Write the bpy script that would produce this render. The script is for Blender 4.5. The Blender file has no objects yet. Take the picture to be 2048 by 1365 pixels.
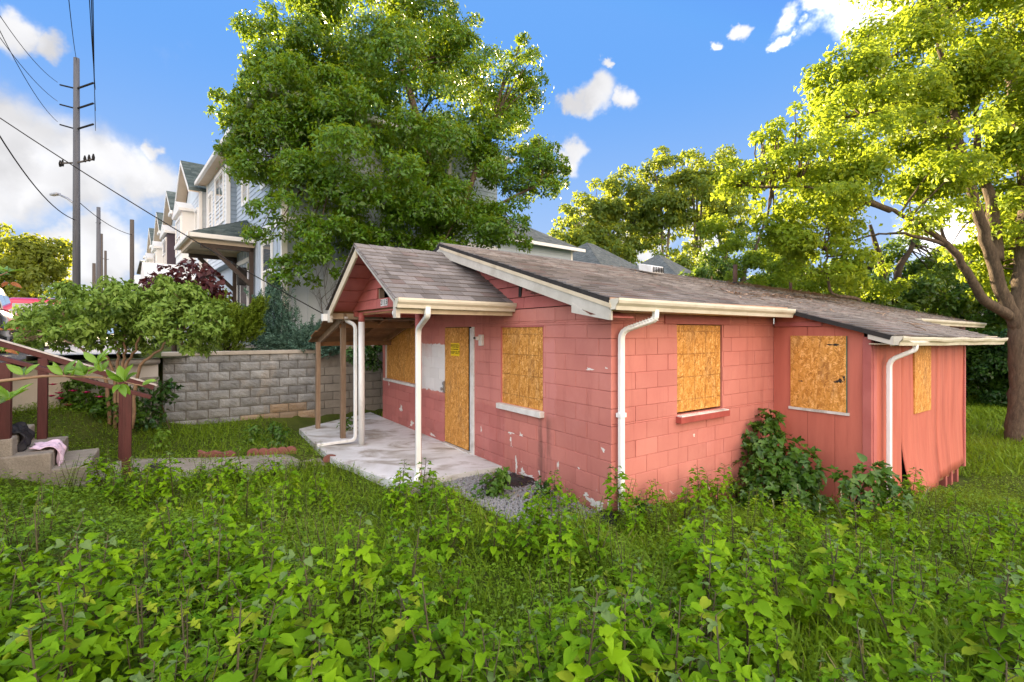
import bpy, math, random
import numpy as np
from mathutils import Vector, Matrix, noise as mnoise

R = math.radians
sc = bpy.context.scene
col = sc.collection
random.seed(7)
rng = np.random.default_rng(11)

# ------------------------------------------------------------------ camera
CAM_Z, FPX, CX, HY = 2.10, 973.0, 1024.0, 666.0
cam_d = bpy.data.cameras.new("camera")
cam = bpy.data.objects.new("camera", cam_d)
col.objects.link(cam)
cam.location = (0, 0, CAM_Z)
cam.rotation_euler = (R(90), 0, 0)
cam_d.sensor_width = 36
cam_d.lens = FPX / 2048 * 36
cam_d.shift_y = -16.5 / 2048
cam_d.clip_start = 0.05
cam_d.clip_end = 2000
sc.camera = cam

# ------------------------------------------------------------------ light, sky, exposure
SUN_AZ, SUN_EL = -31.0, 15.0            # azimuth from +Y, negative = to the west / left
sun_dir = Vector((math.sin(R(SUN_AZ)) * math.cos(R(SUN_EL)), math.cos(R(SUN_AZ)) * math.cos(R(SUN_EL)), math.sin(R(SUN_EL))))
sun_d = bpy.data.lights.new("sun", 'SUN')
sun_d.energy = 5.0
sun_d.angle = R(0.6)
sun_d.color = (1.0, 0.80, 0.50)
sun = bpy.data.objects.new("sun", sun_d)
col.objects.link(sun)
sun.rotation_euler = sun_dir.to_track_quat('Z', 'Y').to_euler()

sc.view_settings.view_transform = 'Standard'
sc.view_settings.look = 'None'
sc.view_settings.gamma = 1
sc.view_settings.exposure = 2.6
sc.view_settings.use_curve_mapping = False
sc.render.engine = 'CYCLES'
sc.cycles.max_bounces = 8
sc.cycles.diffuse_bounces = 4
sc.cycles.transmission_bounces = 4
sc.cycles.transparent_max_bounces = 4
sc.cycles.use_adaptive_sampling = True
sc.cycles.use_denoising = True


class NT:
    """small helper for writing node trees"""
    def __init__(self, tree):
        self.t = tree

    def n(self, kind, **kw):
        nd = self.t.nodes.new(kind)
        for k, v in kw.items():
            setattr(nd, k, v)
        return nd

    def link(self, a, b):
        self.t.links.new(a, b)

    def set(self, sock, v):
        if hasattr(v, 'is_linked'):
            self.link(v, sock)
        else:
            if hasattr(sock, 'default_value'):
                if sock.type == 'RGBA' and not isinstance(v, (int, float)) and len(v) == 3:
                    v = (*v, 1)
                sock.default_value = v

    def math(self, op, a, b=0.0, c=0.0, clamp=False):
        nd = self.n('ShaderNodeMath', operation=op, use_clamp=clamp)
        for i, v in enumerate((a, b, c)):
            self.set(nd.inputs[i], v)
        return nd.outputs[0]

    def vmath(self, op, a, b=(0, 0, 0), scale=None):
        nd = self.n('ShaderNodeVectorMath', operation=op)
        self.set(nd.inputs[0], a)
        self.set(nd.inputs[1], b)
        if scale is not None:
            self.set(nd.inputs[3], scale)
        return nd.outputs['Value'] if op in ('DOT_PRODUCT', 'LENGTH', 'DISTANCE') else nd.outputs[0]

    def mix(self, fac, a, b, mode='MIX'):
        nd = self.n('ShaderNodeMix', data_type='RGBA', blend_type=mode)
        self.set(nd.inputs[0], fac)
        self.set(nd.inputs[6], a)
        self.set(nd.inputs[7], b)
        return nd.outputs[2]

    def noise(self, vec, scale, detail=4, rough=0.55, dist=0.0, out='Fac'):
        nd = self.n('ShaderNodeTexNoise')
        if vec is not None:
            self.link(vec, nd.inputs['Vector'])
        nd.inputs['Scale'].default_value = scale
        nd.inputs['Detail'].default_value = detail
        nd.inputs['Roughness'].default_value = rough
        nd.inputs['Distortion'].default_value = dist
        return nd.outputs[out]

    def ramp(self, fac, lo, hi, a=0.0, b=1.0, smooth=True):
        nd = self.n('ShaderNodeMapRange', interpolation_type='SMOOTHSTEP' if smooth else 'LINEAR', clamp=True)
        self.set(nd.inputs[0], fac)
        for i, v in zip((1, 2, 3, 4), (lo, hi, a, b)):
            self.set(nd.inputs[i], v)
        return nd.outputs[0]

    def scale(self, vec, s):
        nd = self.n('ShaderNodeMapping')
        self.link(vec, nd.inputs[0])
        nd.inputs['Scale'].default_value = s if hasattr(s, '__len__') else (s, s, s)
        return nd.outputs[0]

    def rot(self, vec, r, s=(1, 1, 1)):
        nd = self.n('ShaderNodeMapping')
        self.link(vec, nd.inputs[0])
        nd.inputs['Rotation'].default_value = r
        nd.inputs['Scale'].default_value = s
        return nd.outputs[0]


def build_world():
    w = bpy.data.worlds.new("World")
    sc.world = w
    w.use_nodes = True
    T = NT(w.node_tree)
    T.t.nodes.clear()
    out = T.n('ShaderNodeOutputWorld')
    bg = T.n('ShaderNodeBackground')
    T.link(bg.outputs[0], out.inputs[0])
    sky = T.n('ShaderNodeTexSky', sky_type='NISHITA')
    sky.sun_disc = False
    sky.sun_elevation = R(SUN_EL)
    sky.sun_rotation = R(SUN_AZ)
    sky.air_density = 1.0
    sky.dust_density = 0.0
    sky.ozone_density = 2.2
    geo = T.n('ShaderNodeNewGeometry')
    d = T.vmath('SCALE', geo.outputs['Incoming'], scale=-1.0)      # direction looked at
    sep = T.n('ShaderNodeSeparateXYZ')
    T.link(d, sep.inputs[0])
    z = sep.outputs['Z']
    skyc = T.vmath('MINIMUM', T.mix(1.0, sky.outputs[0], SKY_TINT, 'MULTIPLY'), SKY_CAP)
    # clouds: soft heaps given by their bearing, broken up by noise, and scattered ones added out of view
    warp = T.noise(d, 5.0, 3, 0.6, out='Color')
    wv = T.vmath('SCALE', T.vmath('SUBTRACT', warp, (0.5, 0.5, 0.5)), scale=0.16)
    fine = T.noise(d, 22.0, 4, 0.62, out='Color')
    fv = T.vmath('SCALE', T.vmath('SUBTRACT', fine, (0.5, 0.5, 0.5)), scale=0.06)
    dw = T.vmath('NORMALIZE', T.vmath('ADD', T.vmath('ADD', d, wv), fv))
    total = None
    for (px, py, rad) in CLOUDS:
        c = Vector(((px - CX) / FPX, 1.0, (HY - py) / FPX)).normalized()
        dist = T.vmath('DISTANCE', dw, tuple(c))
        m = T.ramp(dist, rad * 0.25, rad * 1.15, 1.0, 0.0)
        total = m if total is None else T.math('MAXIMUM', total, m)
    fsep = T.n('ShaderNodeSeparateColor')
    T.link(fine, fsep.inputs[0])
    total = T.ramp(T.math('ADD', total, T.math('MULTIPLY', T.math('SUBTRACT', fsep.outputs[0], 0.5), 0.7)), 0.10, 1.0)
    # unseen scattered clouds added behind the camera as fill light (flattened towards the horizon)
    zc = T.math('MAXIMUM', z, 0.04)
    flat = T.vmath('DIVIDE', d, T.n('ShaderNodeCombineXYZ').outputs[0])
    comb = flat.node.inputs[1].links[0].from_node
    for i in range(3):
        T.link(T.math('ADD', zc, 0.25), comb.inputs[i])
    sn = T.noise(flat, 1.15, 4, 0.58, 0.3)
    away = T.ramp(sep.outputs['Y'], 0.30, -0.15)
    scat = T.math('MULTIPLY', T.ramp(sn, 0.36, 0.56), away)
    total = T.math('MAXIMUM', total, scat)
    hz = T.ramp(z, 0.50, 0.0)
    hb = T.math('MULTIPLY', hz, 0.72)
    shade = T.noise(dw, 7.0, 2, 0.6)
    ccol = T.mix(T.ramp(shade, 0.35, 0.7), CLOUD_DARK, CLOUD_LIT)
    # unseen clouds opposite the sun boosted as added fill for the shaded walls
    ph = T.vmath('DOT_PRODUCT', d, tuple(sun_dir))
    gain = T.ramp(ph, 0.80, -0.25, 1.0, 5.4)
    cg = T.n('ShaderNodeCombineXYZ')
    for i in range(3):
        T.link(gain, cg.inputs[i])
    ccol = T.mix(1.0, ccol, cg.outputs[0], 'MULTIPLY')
    ccol = T.mix(T.ramp(ph, -0.15, -0.85), ccol, T.mix(1.0, ccol, (1.18, 0.90, 0.64), 'MULTIPLY'))  # warm tint added so the boosted clouds warm the side wall
    base = T.mix(hb, skyc, HORIZON)
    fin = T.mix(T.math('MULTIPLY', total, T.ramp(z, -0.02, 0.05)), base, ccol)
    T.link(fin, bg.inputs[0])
    bg.inputs[1].default_value = 0.10


SKY_CAP = (0.27, 0.70, 1.60)
SKY_TINT = (0.25, 0.375, 0.57)
CLOUD_LIT = (1.82, 1.82, 1.86)
CLOUD_DARK = (1.18, 1.17, 1.20)
HORIZON = (1.05, 1.28, 1.58)
CLOUDS = [(10, 285, 0.10), (90, 310, 0.10), (40, 365, 0.10), (170, 335, 0.09), (165, 375, 0.08), (245, 345, 0.065), (250, 370, 0.055), (310, 365, 0.05), (-60, 380, 0.10),
          (300, 305, 0.025), (-150, 330, 0.13), (205, 490, 0.06), (265, 520, 0.05), (150, 530, 0.06), (225, 545, 0.06), (10, 25, 0.04), (70, 45, 0.03),
          (1215, 205, 0.042), (1180, 212, 0.030), (1270, 215, 0.030), (1155, 305, 0.034), (1125, 312, 0.022), (1690, 5, 0.055), (1760, 12, 0.055), (1640, 0, 0.035),
          (1500, 45, 0.022), (1480, 48, 0.018), (1600, 75, 0.020), (1240, 145, 0.014), (1440, 92, 0.014), (1900, 480, 0.07), (1270, 490, 0.07), (1400, 470, 0.06), (1180, 450, 0.05)]
build_world()


# ------------------------------------------------------------------ frames and pixels
TH = R(34.6)                       # the pink house is turned by this much
C0 = Vector((1.142, 5.585, 0.0))   # its near corner
VX = Vector((math.cos(TH), math.sin(TH), 0))
UY = Vector((-math.sin(TH), math.cos(TH), 0))


def H(x, y, z=0.0):
    return C0 + VX * x + UY * y + Vector((0, 0, z))


def toH(p):
    d = Vector(p) - C0
    return d.dot(VX), d.dot(UY), p[2]


def at(px, py, Y):
    return Vector(((px - CX) / FPX * Y, Y, CAM_Z + (HY - py) / FPX * Y))


def smooth(a, b, x):
    t = min(1, max(0, (x - a) / (b - a)))
    return t * t * (3 - 2 * t)


CTRL = [(0, 0, .50), (-2, 2.5, .38), (2, 2.5, .30), (0, 4.2, .06), (1.1, 5.2, -.03), (4, 6.6, -.34), (3, 4.2, .0), (5.6, 5.2, -.25), (8, 4, -.2), (8.5, 8.3, -.6),
        (13, 12.5, -.66), (15, 20, -.75), (25, 12, -.7), (-1.5, 6.0, .0), (-3, 6.8, .02), (-4.6, 10, 0.0), (-4.2, 7.4, .04), (-5.5, 6.6, .04), (-6.4, 7.3, .12), (-6.6, 6.0, .30), (-5.9, 7.5, .03),
        (-8.2, 6.2, 1.0), (-9, 4, 1.0), (-6.2, 9.6, .10), (-8.0, 8.4, .75), (-4, 3, .40), (-6, 4, .55), (4, 12, -.4), (8, 18, -.6), (30, 40, -.8), (0, 30, 0.2), (6, 1, .2), (0, -6, .6), (-12, 0, 1.2), (12, 2, -.3)]
_cx = np.array([c[0] for c in CTRL]); _cy = np.array([c[1] for c in CTRL]); _cz = np.array([c[2] for c in CTRL])


def gz_arr(x, y):
    x = np.asarray(x, float); y = np.asarray(y, float)
    d2 = (x[..., None] - _cx) ** 2 + (y[..., None] - _cy) ** 2 + 0.08
    w = d2 ** -1.6
    z = (w * _cz).sum(-1) / w.sum(-1)
    hx = (x - C0.x) * VX.x + (y - C0.y) * VX.y
    hy = (x - C0.x) * UY.x + (y - C0.y) * UY.y
    # the upper level beyond the retaining wall
    t = np.clip((hy - 8.70) / 0.12, 0, 1)
    t = np.where(hx < -4.6, 0, t)
    # left of the wall: the bank up to the drive
    t2 = np.clip((hy + 1.1 * hx + 1.0) / 3.0, 0, 1) * np.clip((-4.3 - hx) / 0.5, 0, 1)
    z = z * (1 - t) + 1.58 * t
    under = (hx > -2.25) & (hx < .3) & (hy > 2.1) & (hy < 8.5)
    return np.where(under, np.minimum(z, -.05), z)


def gz(x, y):
    return float(gz_arr(np.array([x]), np.array([y]))[0])


# ------------------------------------------------------------------ mesh builder
class MB:
    def __init__(self, off=(0, 0, 0)):
        self.v, self.f, self.o = [], [], Vector(off)

    def pts(self, ps):
        i = len(self.v)
        self.v += [tuple(Vector(p) - self.o) for p in ps]
        return i

    def face(self, ps):
        i = self.pts(ps)
        self.f.append(tuple(range(i, i + len(ps))))
        return self

    def hexa(self, p):
        """p: 8 points, bottom ring then top ring"""
        i = self.pts(p)
        for a in ((3, 2, 1, 0), (4, 5, 6, 7), (0, 1, 5, 4), (1, 2, 6, 5), (2, 3, 7, 6), (3, 0, 4, 7)):
            self.f.append(tuple(i + k for k in a))
        return self

    def box(self, x0, x1, y0, y1, z0, z1):
        if x0 > x1: x0, x1 = x1, x0
        if y0 > y1: y0, y1 = y1, y0
        if z0 > z1: z0, z1 = z1, z0
        return self.hexa([(x0, y0, z0), (x1, y0, z0), (x1, y1, z0), (x0, y1, z0), (x0, y0, z1), (x1, y0, z1), (x1, y1, z1), (x0, y1, z1)])

    def bar(self, p, q, w, h, up=(0, 0, 1)):
        p, q = Vector(p), Vector(q)
        d = (q - p).normalized()
        s = d.cross(Vector(up))
        if s.length < 1e-4:
            s = d.cross(Vector((1, 0, 0)))
        s.normalize()
        t = s.cross(d).normalized()
        s, t = s * (w / 2), t * (h / 2)
        return self.hexa([p - s - t, p + s - t, q + s - t, q - s - t, p - s + t, p + s + t, q + s + t, q - s + t])

    def prism(self, poly, d):
        """closed polygon (3D points) pushed along d"""
        d = Vector(d)
        n = len(poly)
        i = self.pts(list(poly) + [Vector(p) + d for p in poly])
        self.f.append(tuple(range(i + n - 1, i - 1, -1)))
        self.f.append(tuple(range(i + n, i + 2 * n)))
        for k in range(n):
            m = (k + 1) % n
            self.f.append((i + k, i + m, i + n + m, i + n + k))
        return self

    def tube(self, path, rad, n=8, cap=True, flat=None):
        path = [Vector(p) for p in path]
        m = len(path)
        rad = rad if hasattr(rad, '__len__') else [rad] * m
        ref = Vector((0.13, 0.27, 0.95)) if flat is None else Vector(flat)
        rings = []
        prev = None
        for k, p in enumerate(path):
            d = (path[min(k + 1, m - 1)] - path[max(k - 1, 0)]).normalized()
            if prev is None:
                s = d.cross(ref)
                if s.length < 1e-3:
                    s = d.cross(Vector((1, 0, 0)))
            else:
                s = prev - d * prev.dot(d)
            s.normalize()
            prev = s
            t = s.cross(d)
            rings.append(self.pts([p + (s * math.cos(2 * math.pi * j / n) + t * math.sin(2 * math.pi * j / n)) * rad[k] for j in range(n)]))
        for k in range(m - 1):
            a, b = rings[k], rings[k + 1]
            for j in range(n):
                j2 = (j + 1) % n
                self.f.append((a + j, a + j2, b + j2, b + j))
        if cap:
            self.f.append(tuple(rings[0] + j for j in range(n - 1, -1, -1)))
            self.f.append(tuple(rings[-1] + j for j in range(n)))
        return self

    def sweep(self, path, sec, side, closed=True, cap=True):
        """sec: list of (a, b): a along 'side', b across; path of 3D points"""
        path = [Vector(p) for p in path]
        side = Vector(side).normalized()
        m, n = len(path), len(sec)
        rings = []
        for k, p in enumerate(path):
            d0 = (path[k] - path[k - 1]).normalized() if k else (path[1] - path[0]).normalized()
            d1 = (path[k + 1] - path[k]).normalized() if k < m - 1 else d0
            d = (d0 + d1).normalized()
            t = side.cross(d).normalized()
            s = d.cross(t).normalized()
            kf = 1 / max(0.4, d.dot(d0))
            rings.append(self.pts([p + s * a + t * (b * kf) for a, b in sec]))
        for k in range(m - 1):
            a, b = rings[k], rings[k + 1]
            for j in range(n if closed else n - 1):
                j2 = (j + 1) % n
                self.f.append((a + j, a + j2, b + j2, b + j))
        if cap and closed:
            self.f.append(tuple(rings[0] + j for j in range(n - 1, -1, -1)))
            self.f.append(tuple(rings[-1] + j for j in range(n)))
        return self

    def mesh(self, name, sm=False):
        me = bpy.data.meshes.new(name)
        me.from_pydata(self.v, [], self.f)
        me.update()
        if sm:
            me.polygons.foreach_set('use_smooth', [True] * len(me.polygons))
        return me

    def build(self, name, mat, parent=None, sm=False, bevel=0.0, loc=None):
        return obj(name, self.mesh(name, sm), mat, parent, bevel, loc)


def obj(name, me, mat, parent=None, bevel=0.0, loc=None):
    o = bpy.data.objects.new(name, me)
    if mat is not None and len(me.materials) == 0:
        me.materials.append(mat)
    col.objects.link(o)
    if parent is not None:
        o.parent = parent
    if loc is not None:
        o.location = loc
    if bevel:
        b = o.modifiers.new('bevel', 'BEVEL')
        b.width = bevel
        b.segments = 2
        b.limit_method = 'ANGLE'
        b.angle_limit = R(40)
    return o


def tag(o, label, cat, group=None, kind=None):
    o['label'] = label
    if cat:
        o['category'] = cat
    if group:
        o['group'] = group
    if kind:
        o['kind'] = kind
    return o


def struct(o, label=None):
    o['kind'] = 'structure'
    if label:
        o['label'] = label
    return o


def empty(name, loc, rz=0.0, label=None, cat=None, group=None):
    o = bpy.data.objects.new(name, None)
    col.objects.link(o)
    o.location = loc
    o.rotation_euler = (0, 0, rz)
    o.empty_display_size = 0.2
    if label:
        tag(o, label, cat, group)
    return o


def np_mesh(name, verts, faces, rnd=None, mat=None, sm=False):
    """verts (N,3), faces (M,k) of one size; rnd: per-vertex float attribute"""
    verts = np.ascontiguousarray(verts, np.float32)
    faces = np.ascontiguousarray(faces, np.int32)
    me = bpy.data.meshes.new(name)
    me.vertices.add(len(verts))
    me.vertices.foreach_set('co', verts.ravel())
    k = faces.shape[1]
    me.loops.add(faces.size)
    me.loops.foreach_set('vertex_index', faces.ravel())
    me.polygons.add(len(faces))
    me.polygons.foreach_set('loop_start', np.arange(0, faces.size, k, dtype=np.int32))
    me.polygons.foreach_set('loop_total', np.full(len(faces), k, np.int32))
    if sm:
        me.polygons.foreach_set('use_smooth', np.ones(len(faces), bool))
    me.update(calc_edges=True)
    if rnd is not None:
        at_ = me.attributes.new('rnd', 'FLOAT', 'POINT')
        at_.data.foreach_set('value', np.ascontiguousarray(rnd, np.float32))
    if mat is not None:
        me.materials.append(mat)
    return me


# ------------------------------------------------------------------ materials
def new_mat(name):
    m = bpy.data.materials.new(name)
    m.use_nodes = True
    T = NT(m.node_tree)
    b = m.node_tree.nodes['Principled BSDF']
    return m, T, b


def pos(T):
    return T.n('ShaderNodeNewGeometry').outputs['Position']


def bump(T, b, h, strength=0.3, dist=0.01):
    nd = T.n('ShaderNodeBump')
    nd.inputs['Strength'].default_value = strength
    nd.inputs['Distance'].default_value = dist
    T.link(h, nd.inputs['Height'])
    T.link(nd.outputs[0], b.inputs['Normal'])
    return nd


def surf(name, c1, c2, scale=3.0, rough=0.7, bmp=0.25, bscale=40.0, bdist=0.004, objvar=0.0, stretch=(1, 1, 1), stain=None, stain_amt=0.4, spec=0.3, metal=0.0, fine=0.0):
    m, T, b = new_mat(name)
    p = T.scale(pos(T), stretch)
    n1 = T.noise(p, scale, 6, 0.62)
    c = T.mix(T.ramp(n1, 0.3, 0.7), c1, c2)
    if stain is not None:
        n2 = T.noise(p, scale * 0.45, 7, 0.7, 0.6)
        c = T.mix(T.math('MULTIPLY', T.ramp(n2, 0.5, 0.72), stain_amt), c, stain)
    if fine:
        n3 = T.noise(p, bscale * 1.3, 3, 0.7)
        c = T.mix(T.ramp(n3, 0.3, 0.75, 0, fine), c, tuple(x * 0.35 for x in c1))
    if objvar:
        oi = T.n('ShaderNodeObjectInfo').outputs['Random']
        k = T.ramp(oi, 0, 1, 1 - objvar, 1 + objvar, smooth=False)
        cc = T.n('ShaderNodeCombineXYZ')
        for i in range(3):
            T.link(k, cc.inputs[i])
        c = T.mix(1.0, c, cc.outputs[0], 'MULTIPLY')
    T.set(b.inputs['Base Color'], c)
    rn = T.noise(p, scale * 2.7, 3)
    T.link(T.ramp(rn, 0.2, 0.8, max(0.05, rough - 0.12), min(1, rough + 0.12)), b.inputs['Roughness'])
    b.inputs['Specular IOR Level'].default_value = spec
    b.inputs['Metallic'].default_value = metal
    if bmp:
        h = T.noise(p, bscale, 5, 0.65)
        bump(T, b, h, bmp, bdist)
    return m


def leaf_mat(name, dark, light, trans, tamt=0.4, rough=0.45, spec=0.35, hue_far=None):
    m, T, b = new_mat(name)
    a = T.n('ShaderNodeAttribute', attribute_name='rnd').outputs['Fac']
    oi = T.n('ShaderNodeObjectInfo').outputs['Random']
    p = pos(T)
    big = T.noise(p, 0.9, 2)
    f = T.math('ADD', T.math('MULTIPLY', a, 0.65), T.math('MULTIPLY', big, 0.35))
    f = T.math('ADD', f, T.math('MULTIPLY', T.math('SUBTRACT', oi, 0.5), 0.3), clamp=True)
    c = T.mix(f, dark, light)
    if hue_far is not None:
        c = T.mix(T.ramp(a, 0.86, 0.99), c, hue_far)
    T.set(b.inputs['Base Color'], c)
    b.inputs['Roughness'].default_value = rough
    b.inputs['Specular IOR Level'].default_value = spec
    tr = T.n('ShaderNodeBsdfTranslucent')
    T.set(tr.inputs[0], T.mix(f, tuple(x * 0.7 for x in trans), trans))
    mx = T.n('ShaderNodeMixShader')
    mx.inputs[0].default_value = tamt
    T.link(b.outputs[0], mx.inputs[1])
    T.link(tr.outputs[0], mx.inputs[2])
    o = T.t.nodes['Material Output']
    T.link(mx.outputs[0], o.inputs[0])
    return m


MT = {}
PINK = (0.52, 0.150, 0.130)


def house_paint():
    m, T, b = new_mat('masonry_paint')
    p = pos(T)
    rel = T.vmath('SUBTRACT', p, tuple(C0))
    s = T.vmath('DOT_PRODUCT', rel, tuple(UY))
    x = T.vmath('DOT_PRODUCT', rel, tuple(VX))
    sep = T.n('ShaderNodeSeparateXYZ')
    T.link(p, sep.inputs[0])
    z = sep.outputs['Z']
    n0 = T.noise(p, 1.4, 5, 0.6)
    c = T.mix(T.ramp(n0, 0.3, 0.7), (0.54, 0.208, 0.172), (0.48, 0.172, 0.145))
    wob = T.math('MULTIPLY', T.math('SUBTRACT', T.noise(p, 3.0, 4, 0.7), 0.5), 0.22)
    wob2 = T.math('MULTIPLY', T.math('SUBTRACT', T.noise(p, 9.0, 4, 0.7), 0.5), 0.16)

    def zone(s0, s1, z0, z1, w, soft=0.012):
        ss, zz = T.math('ADD', s, w), T.math('ADD', z, w)
        a = T.math('MULTIPLY', T.ramp(ss, s0 - soft, s0 + soft), T.ramp(ss, s1 - soft, s1 + soft, 1, 0))
        bb = T.math('MULTIPLY', T.ramp(zz, z0 - soft, z0 + soft), T.ramp(zz, z1 - soft, z1 + soft, 1, 0))
        front = T.ramp(x, 0.03, 0.06, 1, 0)
        return T.math('MULTIPLY', T.math('MULTIPLY', a, bb), front)
    # newer coat right of the door, older darker coat low down
    c = T.mix(T.math('MULTIPLY', zone(1.0, 3.2, 0.98, 1.98, wob, 0.03), 0.55), c, (0.57, 0.235, 0.215))
    c = T.mix(T.math('MULTIPLY', zone(2.2, 7.6, -0.2, 0.93, wob, 0.03), 0.5), c, (0.42, 0.130, 0.128))
    c = T.mix(T.math('MULTIPLY', zone(4.0, 5.32, 0.98, 1.88, wob2, 0.01), 0.97), c, (0.70, 0.70, 0.70))
    oi = T.n('ShaderNodeObjectInfo').outputs['Random']
    kk = T.ramp(oi, 0, 1, 0.93, 1.06, smooth=False)
    cv = T.n('ShaderNodeCombineXYZ')
    for i in range(3):
        T.link(kk, cv.inputs[i])
    c = T.mix(1.0, c, cv.outputs[0], 'MULTIPLY')
    mild = T.noise(p, 0.8, 6, 0.7, 0.4)
    c = T.mix(T.ramp(mild, 0.5, 0.75, 0, 0.35), c, (0.62, 0.30, 0.27))
    # grey water streak under the window and dirt along the foot
    st = T.noise(T.scale(p, (6, 6, 0.7)), 1.6, 4, 0.6)
    c = T.mix(T.math('MULTIPLY', T.math('MULTIPLY', zone(1.12, 1.36, -0.1, 0.95, wob2, 0.08), T.ramp(st, 0.35, 0.6)), 0.6), c, (0.10, 0.055, 0.05))
    streak = T.noise(T.scale(p, (5, 5, 0.5)), 1.2, 5, 0.65)
    c = T.mix(T.ramp(streak, 0.52, 0.8, 0, 0.5), c, (0.30, 0.085, 0.07))
    low = T.math('MULTIPLY', T.ramp(z, 0.5, -0.3), T.ramp(T.noise(p, 4.5, 5), 0.35, 0.65))
    c = T.mix(T.math('MULTIPLY', low, 0.5), c, (0.20, 0.075, 0.05))
    chip = T.noise(p, 16, 6, 0.75)
    lowz = T.ramp(z, 0.55, 0.0, 0.0, 0.13)
    c = T.mix(T.ramp(T.math('ADD', chip, lowz), 0.755, 0.77), c, (0.72, 0.69, 0.66))
    T.set(b.inputs['Base Color'], c)
    b.inputs['Roughness'].default_value = 0.62
    b.inputs['Specular IOR Level'].default_value = 0.25
    h = T.math('ADD', T.noise(p, 55, 5, 0.7), T.math('MULTIPLY', T.noise(p, 9, 3), 0.8))
    bump(T, b, h, 0.35, 0.004)
    return m


def osb(name, k=1.0, grid=False):
    m, T, b = new_mat(name)
    tc = T.n('ShaderNodeTexCoord').outputs['Object']
    # chips: three crossed layers of stretched cells
    base = None
    for i, (ang, sc_) in enumerate(((0.5, 1.0), (-0.7, 1.25), (1.45, 0.9))):
        v = T.rot(tc, (0.0, 0, 0), (1, 1, 1))
        w = T.noise(tc, 5 + i, 2, out='Color')
        v = T.vmath('ADD', v, T.vmath('SCALE', w, scale=0.03))
        nd = T.n('ShaderNodeMapping')
        T.link(v, nd.inputs[0])
        nd.inputs['Rotation'].default_value = (ang, 0, 0)
        nd2 = T.n('ShaderNodeMapping')
        T.link(nd.outputs[0], nd2.inputs[0])
        nd2.inputs['Scale'].default_value = (1, 13 * sc_, 46 * sc_)
        vo = T.n('ShaderNodeTexVoronoi')
        T.link(nd2.outputs[0], vo.inputs['Vector'])
        vo.inputs['Scale'].default_value = 1.0
        g = T.n('ShaderNodeSeparateColor')
        T.link(vo.outputs['Color'], g.inputs[0])
        val = g.outputs[0]
        grain = T.noise(T.scale(nd2.outputs[0], (1, 0.4, 3)), 3, 3)
        val = T.math('ADD', T.math('MULTIPLY', val, 0.75), T.math('MULTIPLY', grain, 0.35))
        if base is None:
            base = val
        else:
            sel = T.ramp(T.noise(T.scale(tc, 1), 16 + 5 * i, 3, 0.7), 0.47, 0.53)
            mixn = T.n('ShaderNodeMix', data_type='FLOAT')
            T.link(sel, mixn.inputs[0]); T.link(base, mixn.inputs[2]); T.link(val, mixn.inputs[3])
            base = mixn.outputs[0]
    cr = T.n('ShaderNodeValToRGB')
    T.link(base, cr.inputs[0])
    e = cr.color_ramp.elements
    e[0].position, e[0].color = 0.12, (0.22 * k, 0.085 * k, 0.018 * k, 1)
    e[1].position, e[1].color = 1.0, (0.78 * k, 0.47 * k, 0.19 * k, 1)
    x = e.new(0.35); x.color = (0.42 * k, 0.185 * k, 0.035 * k, 1)
    x = e.new(0.7); x.color = (0.56 * k, 0.28 * k, 0.065 * k, 1)
    c = cr.outputs[0]
    c = T.mix(T.ramp(T.noise(tc, 2.2, 3), 0.35, 0.7, 0.0, 0.35), c, (0.50, 0.22, 0.04))
    c = T.mix(T.ramp(T.noise(T.scale(tc, (1, 3, .8)), 1.7, 5, 0.65), 0.5, 0.75, 0.0, 0.45), c, (0.30, 0.17, 0.075))
    T.set(b.inputs['Base Color'], c)
    b.inputs['Roughness'].default_value = 0.6
    b.inputs['Specular IOR Level'].default_value = 0.25
    bump(T, b, base, 0.35, 0.003)
    return m


def shingle_mat(name, c1, c2, c3):
    m, T, b = new_mat(name)
    oi = T.n('ShaderNodeObjectInfo').outputs['Random']
    a = T.n('ShaderNodeAttribute', attribute_name='rnd').outputs['Fac']
    r = T.math('FRACT', T.math('ADD', oi, a))
    p = pos(T)
    c = T.mix(T.ramp(r, 0.0, 0.9), c1, c2)
    c = T.mix(T.math('MULTIPLY', T.ramp(r, 0.72, 0.98), 0.8), c, c3)
    c = T.mix(T.ramp(T.noise(p, 1.6, 5, 0.65), 0.45, 0.75, 0, 0.5), c, tuple(x * 1.6 for x in c2))
    c = T.mix(T.ramp(T.noise(p, 260, 2, 0.8), 0.45, 0.7, 0, 0.6), c, tuple(x * 0.45 for x in c1))
    T.set(b.inputs['Base Color'], c)
    b.inputs['Roughness'].default_value = 0.92
    b.inputs['Specular IOR Level'].default_value = 0.2
    bump(T, b, T.noise(p, 240, 2, 0.8), 0.6, 0.004)
    return m


def ground_mat():
    m, T, b = new_mat('soil')
    p = pos(T)
    n = T.noise(p, 1.3, 6, 0.65)
    n2 = T.noise(p, 18, 4, 0.7)
    c = T.mix(T.ramp(n, 0.35, 0.65), (0.055, 0.080, 0.016), (0.085, 0.110, 0.022))
    c = T.mix(T.ramp(n2, 0.5, 0.75, 0, 0.7), c, (0.085, 0.065, 0.038))
    T.set(b.inputs['Base Color'], c)
    b.inputs['Roughness'].default_value = 1.0
    b.inputs['Specular IOR Level'].default_value = 0.1
    bump(T, b, T.noise(p, 30, 6, 0.75), 0.8, 0.03)
    return m


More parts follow.
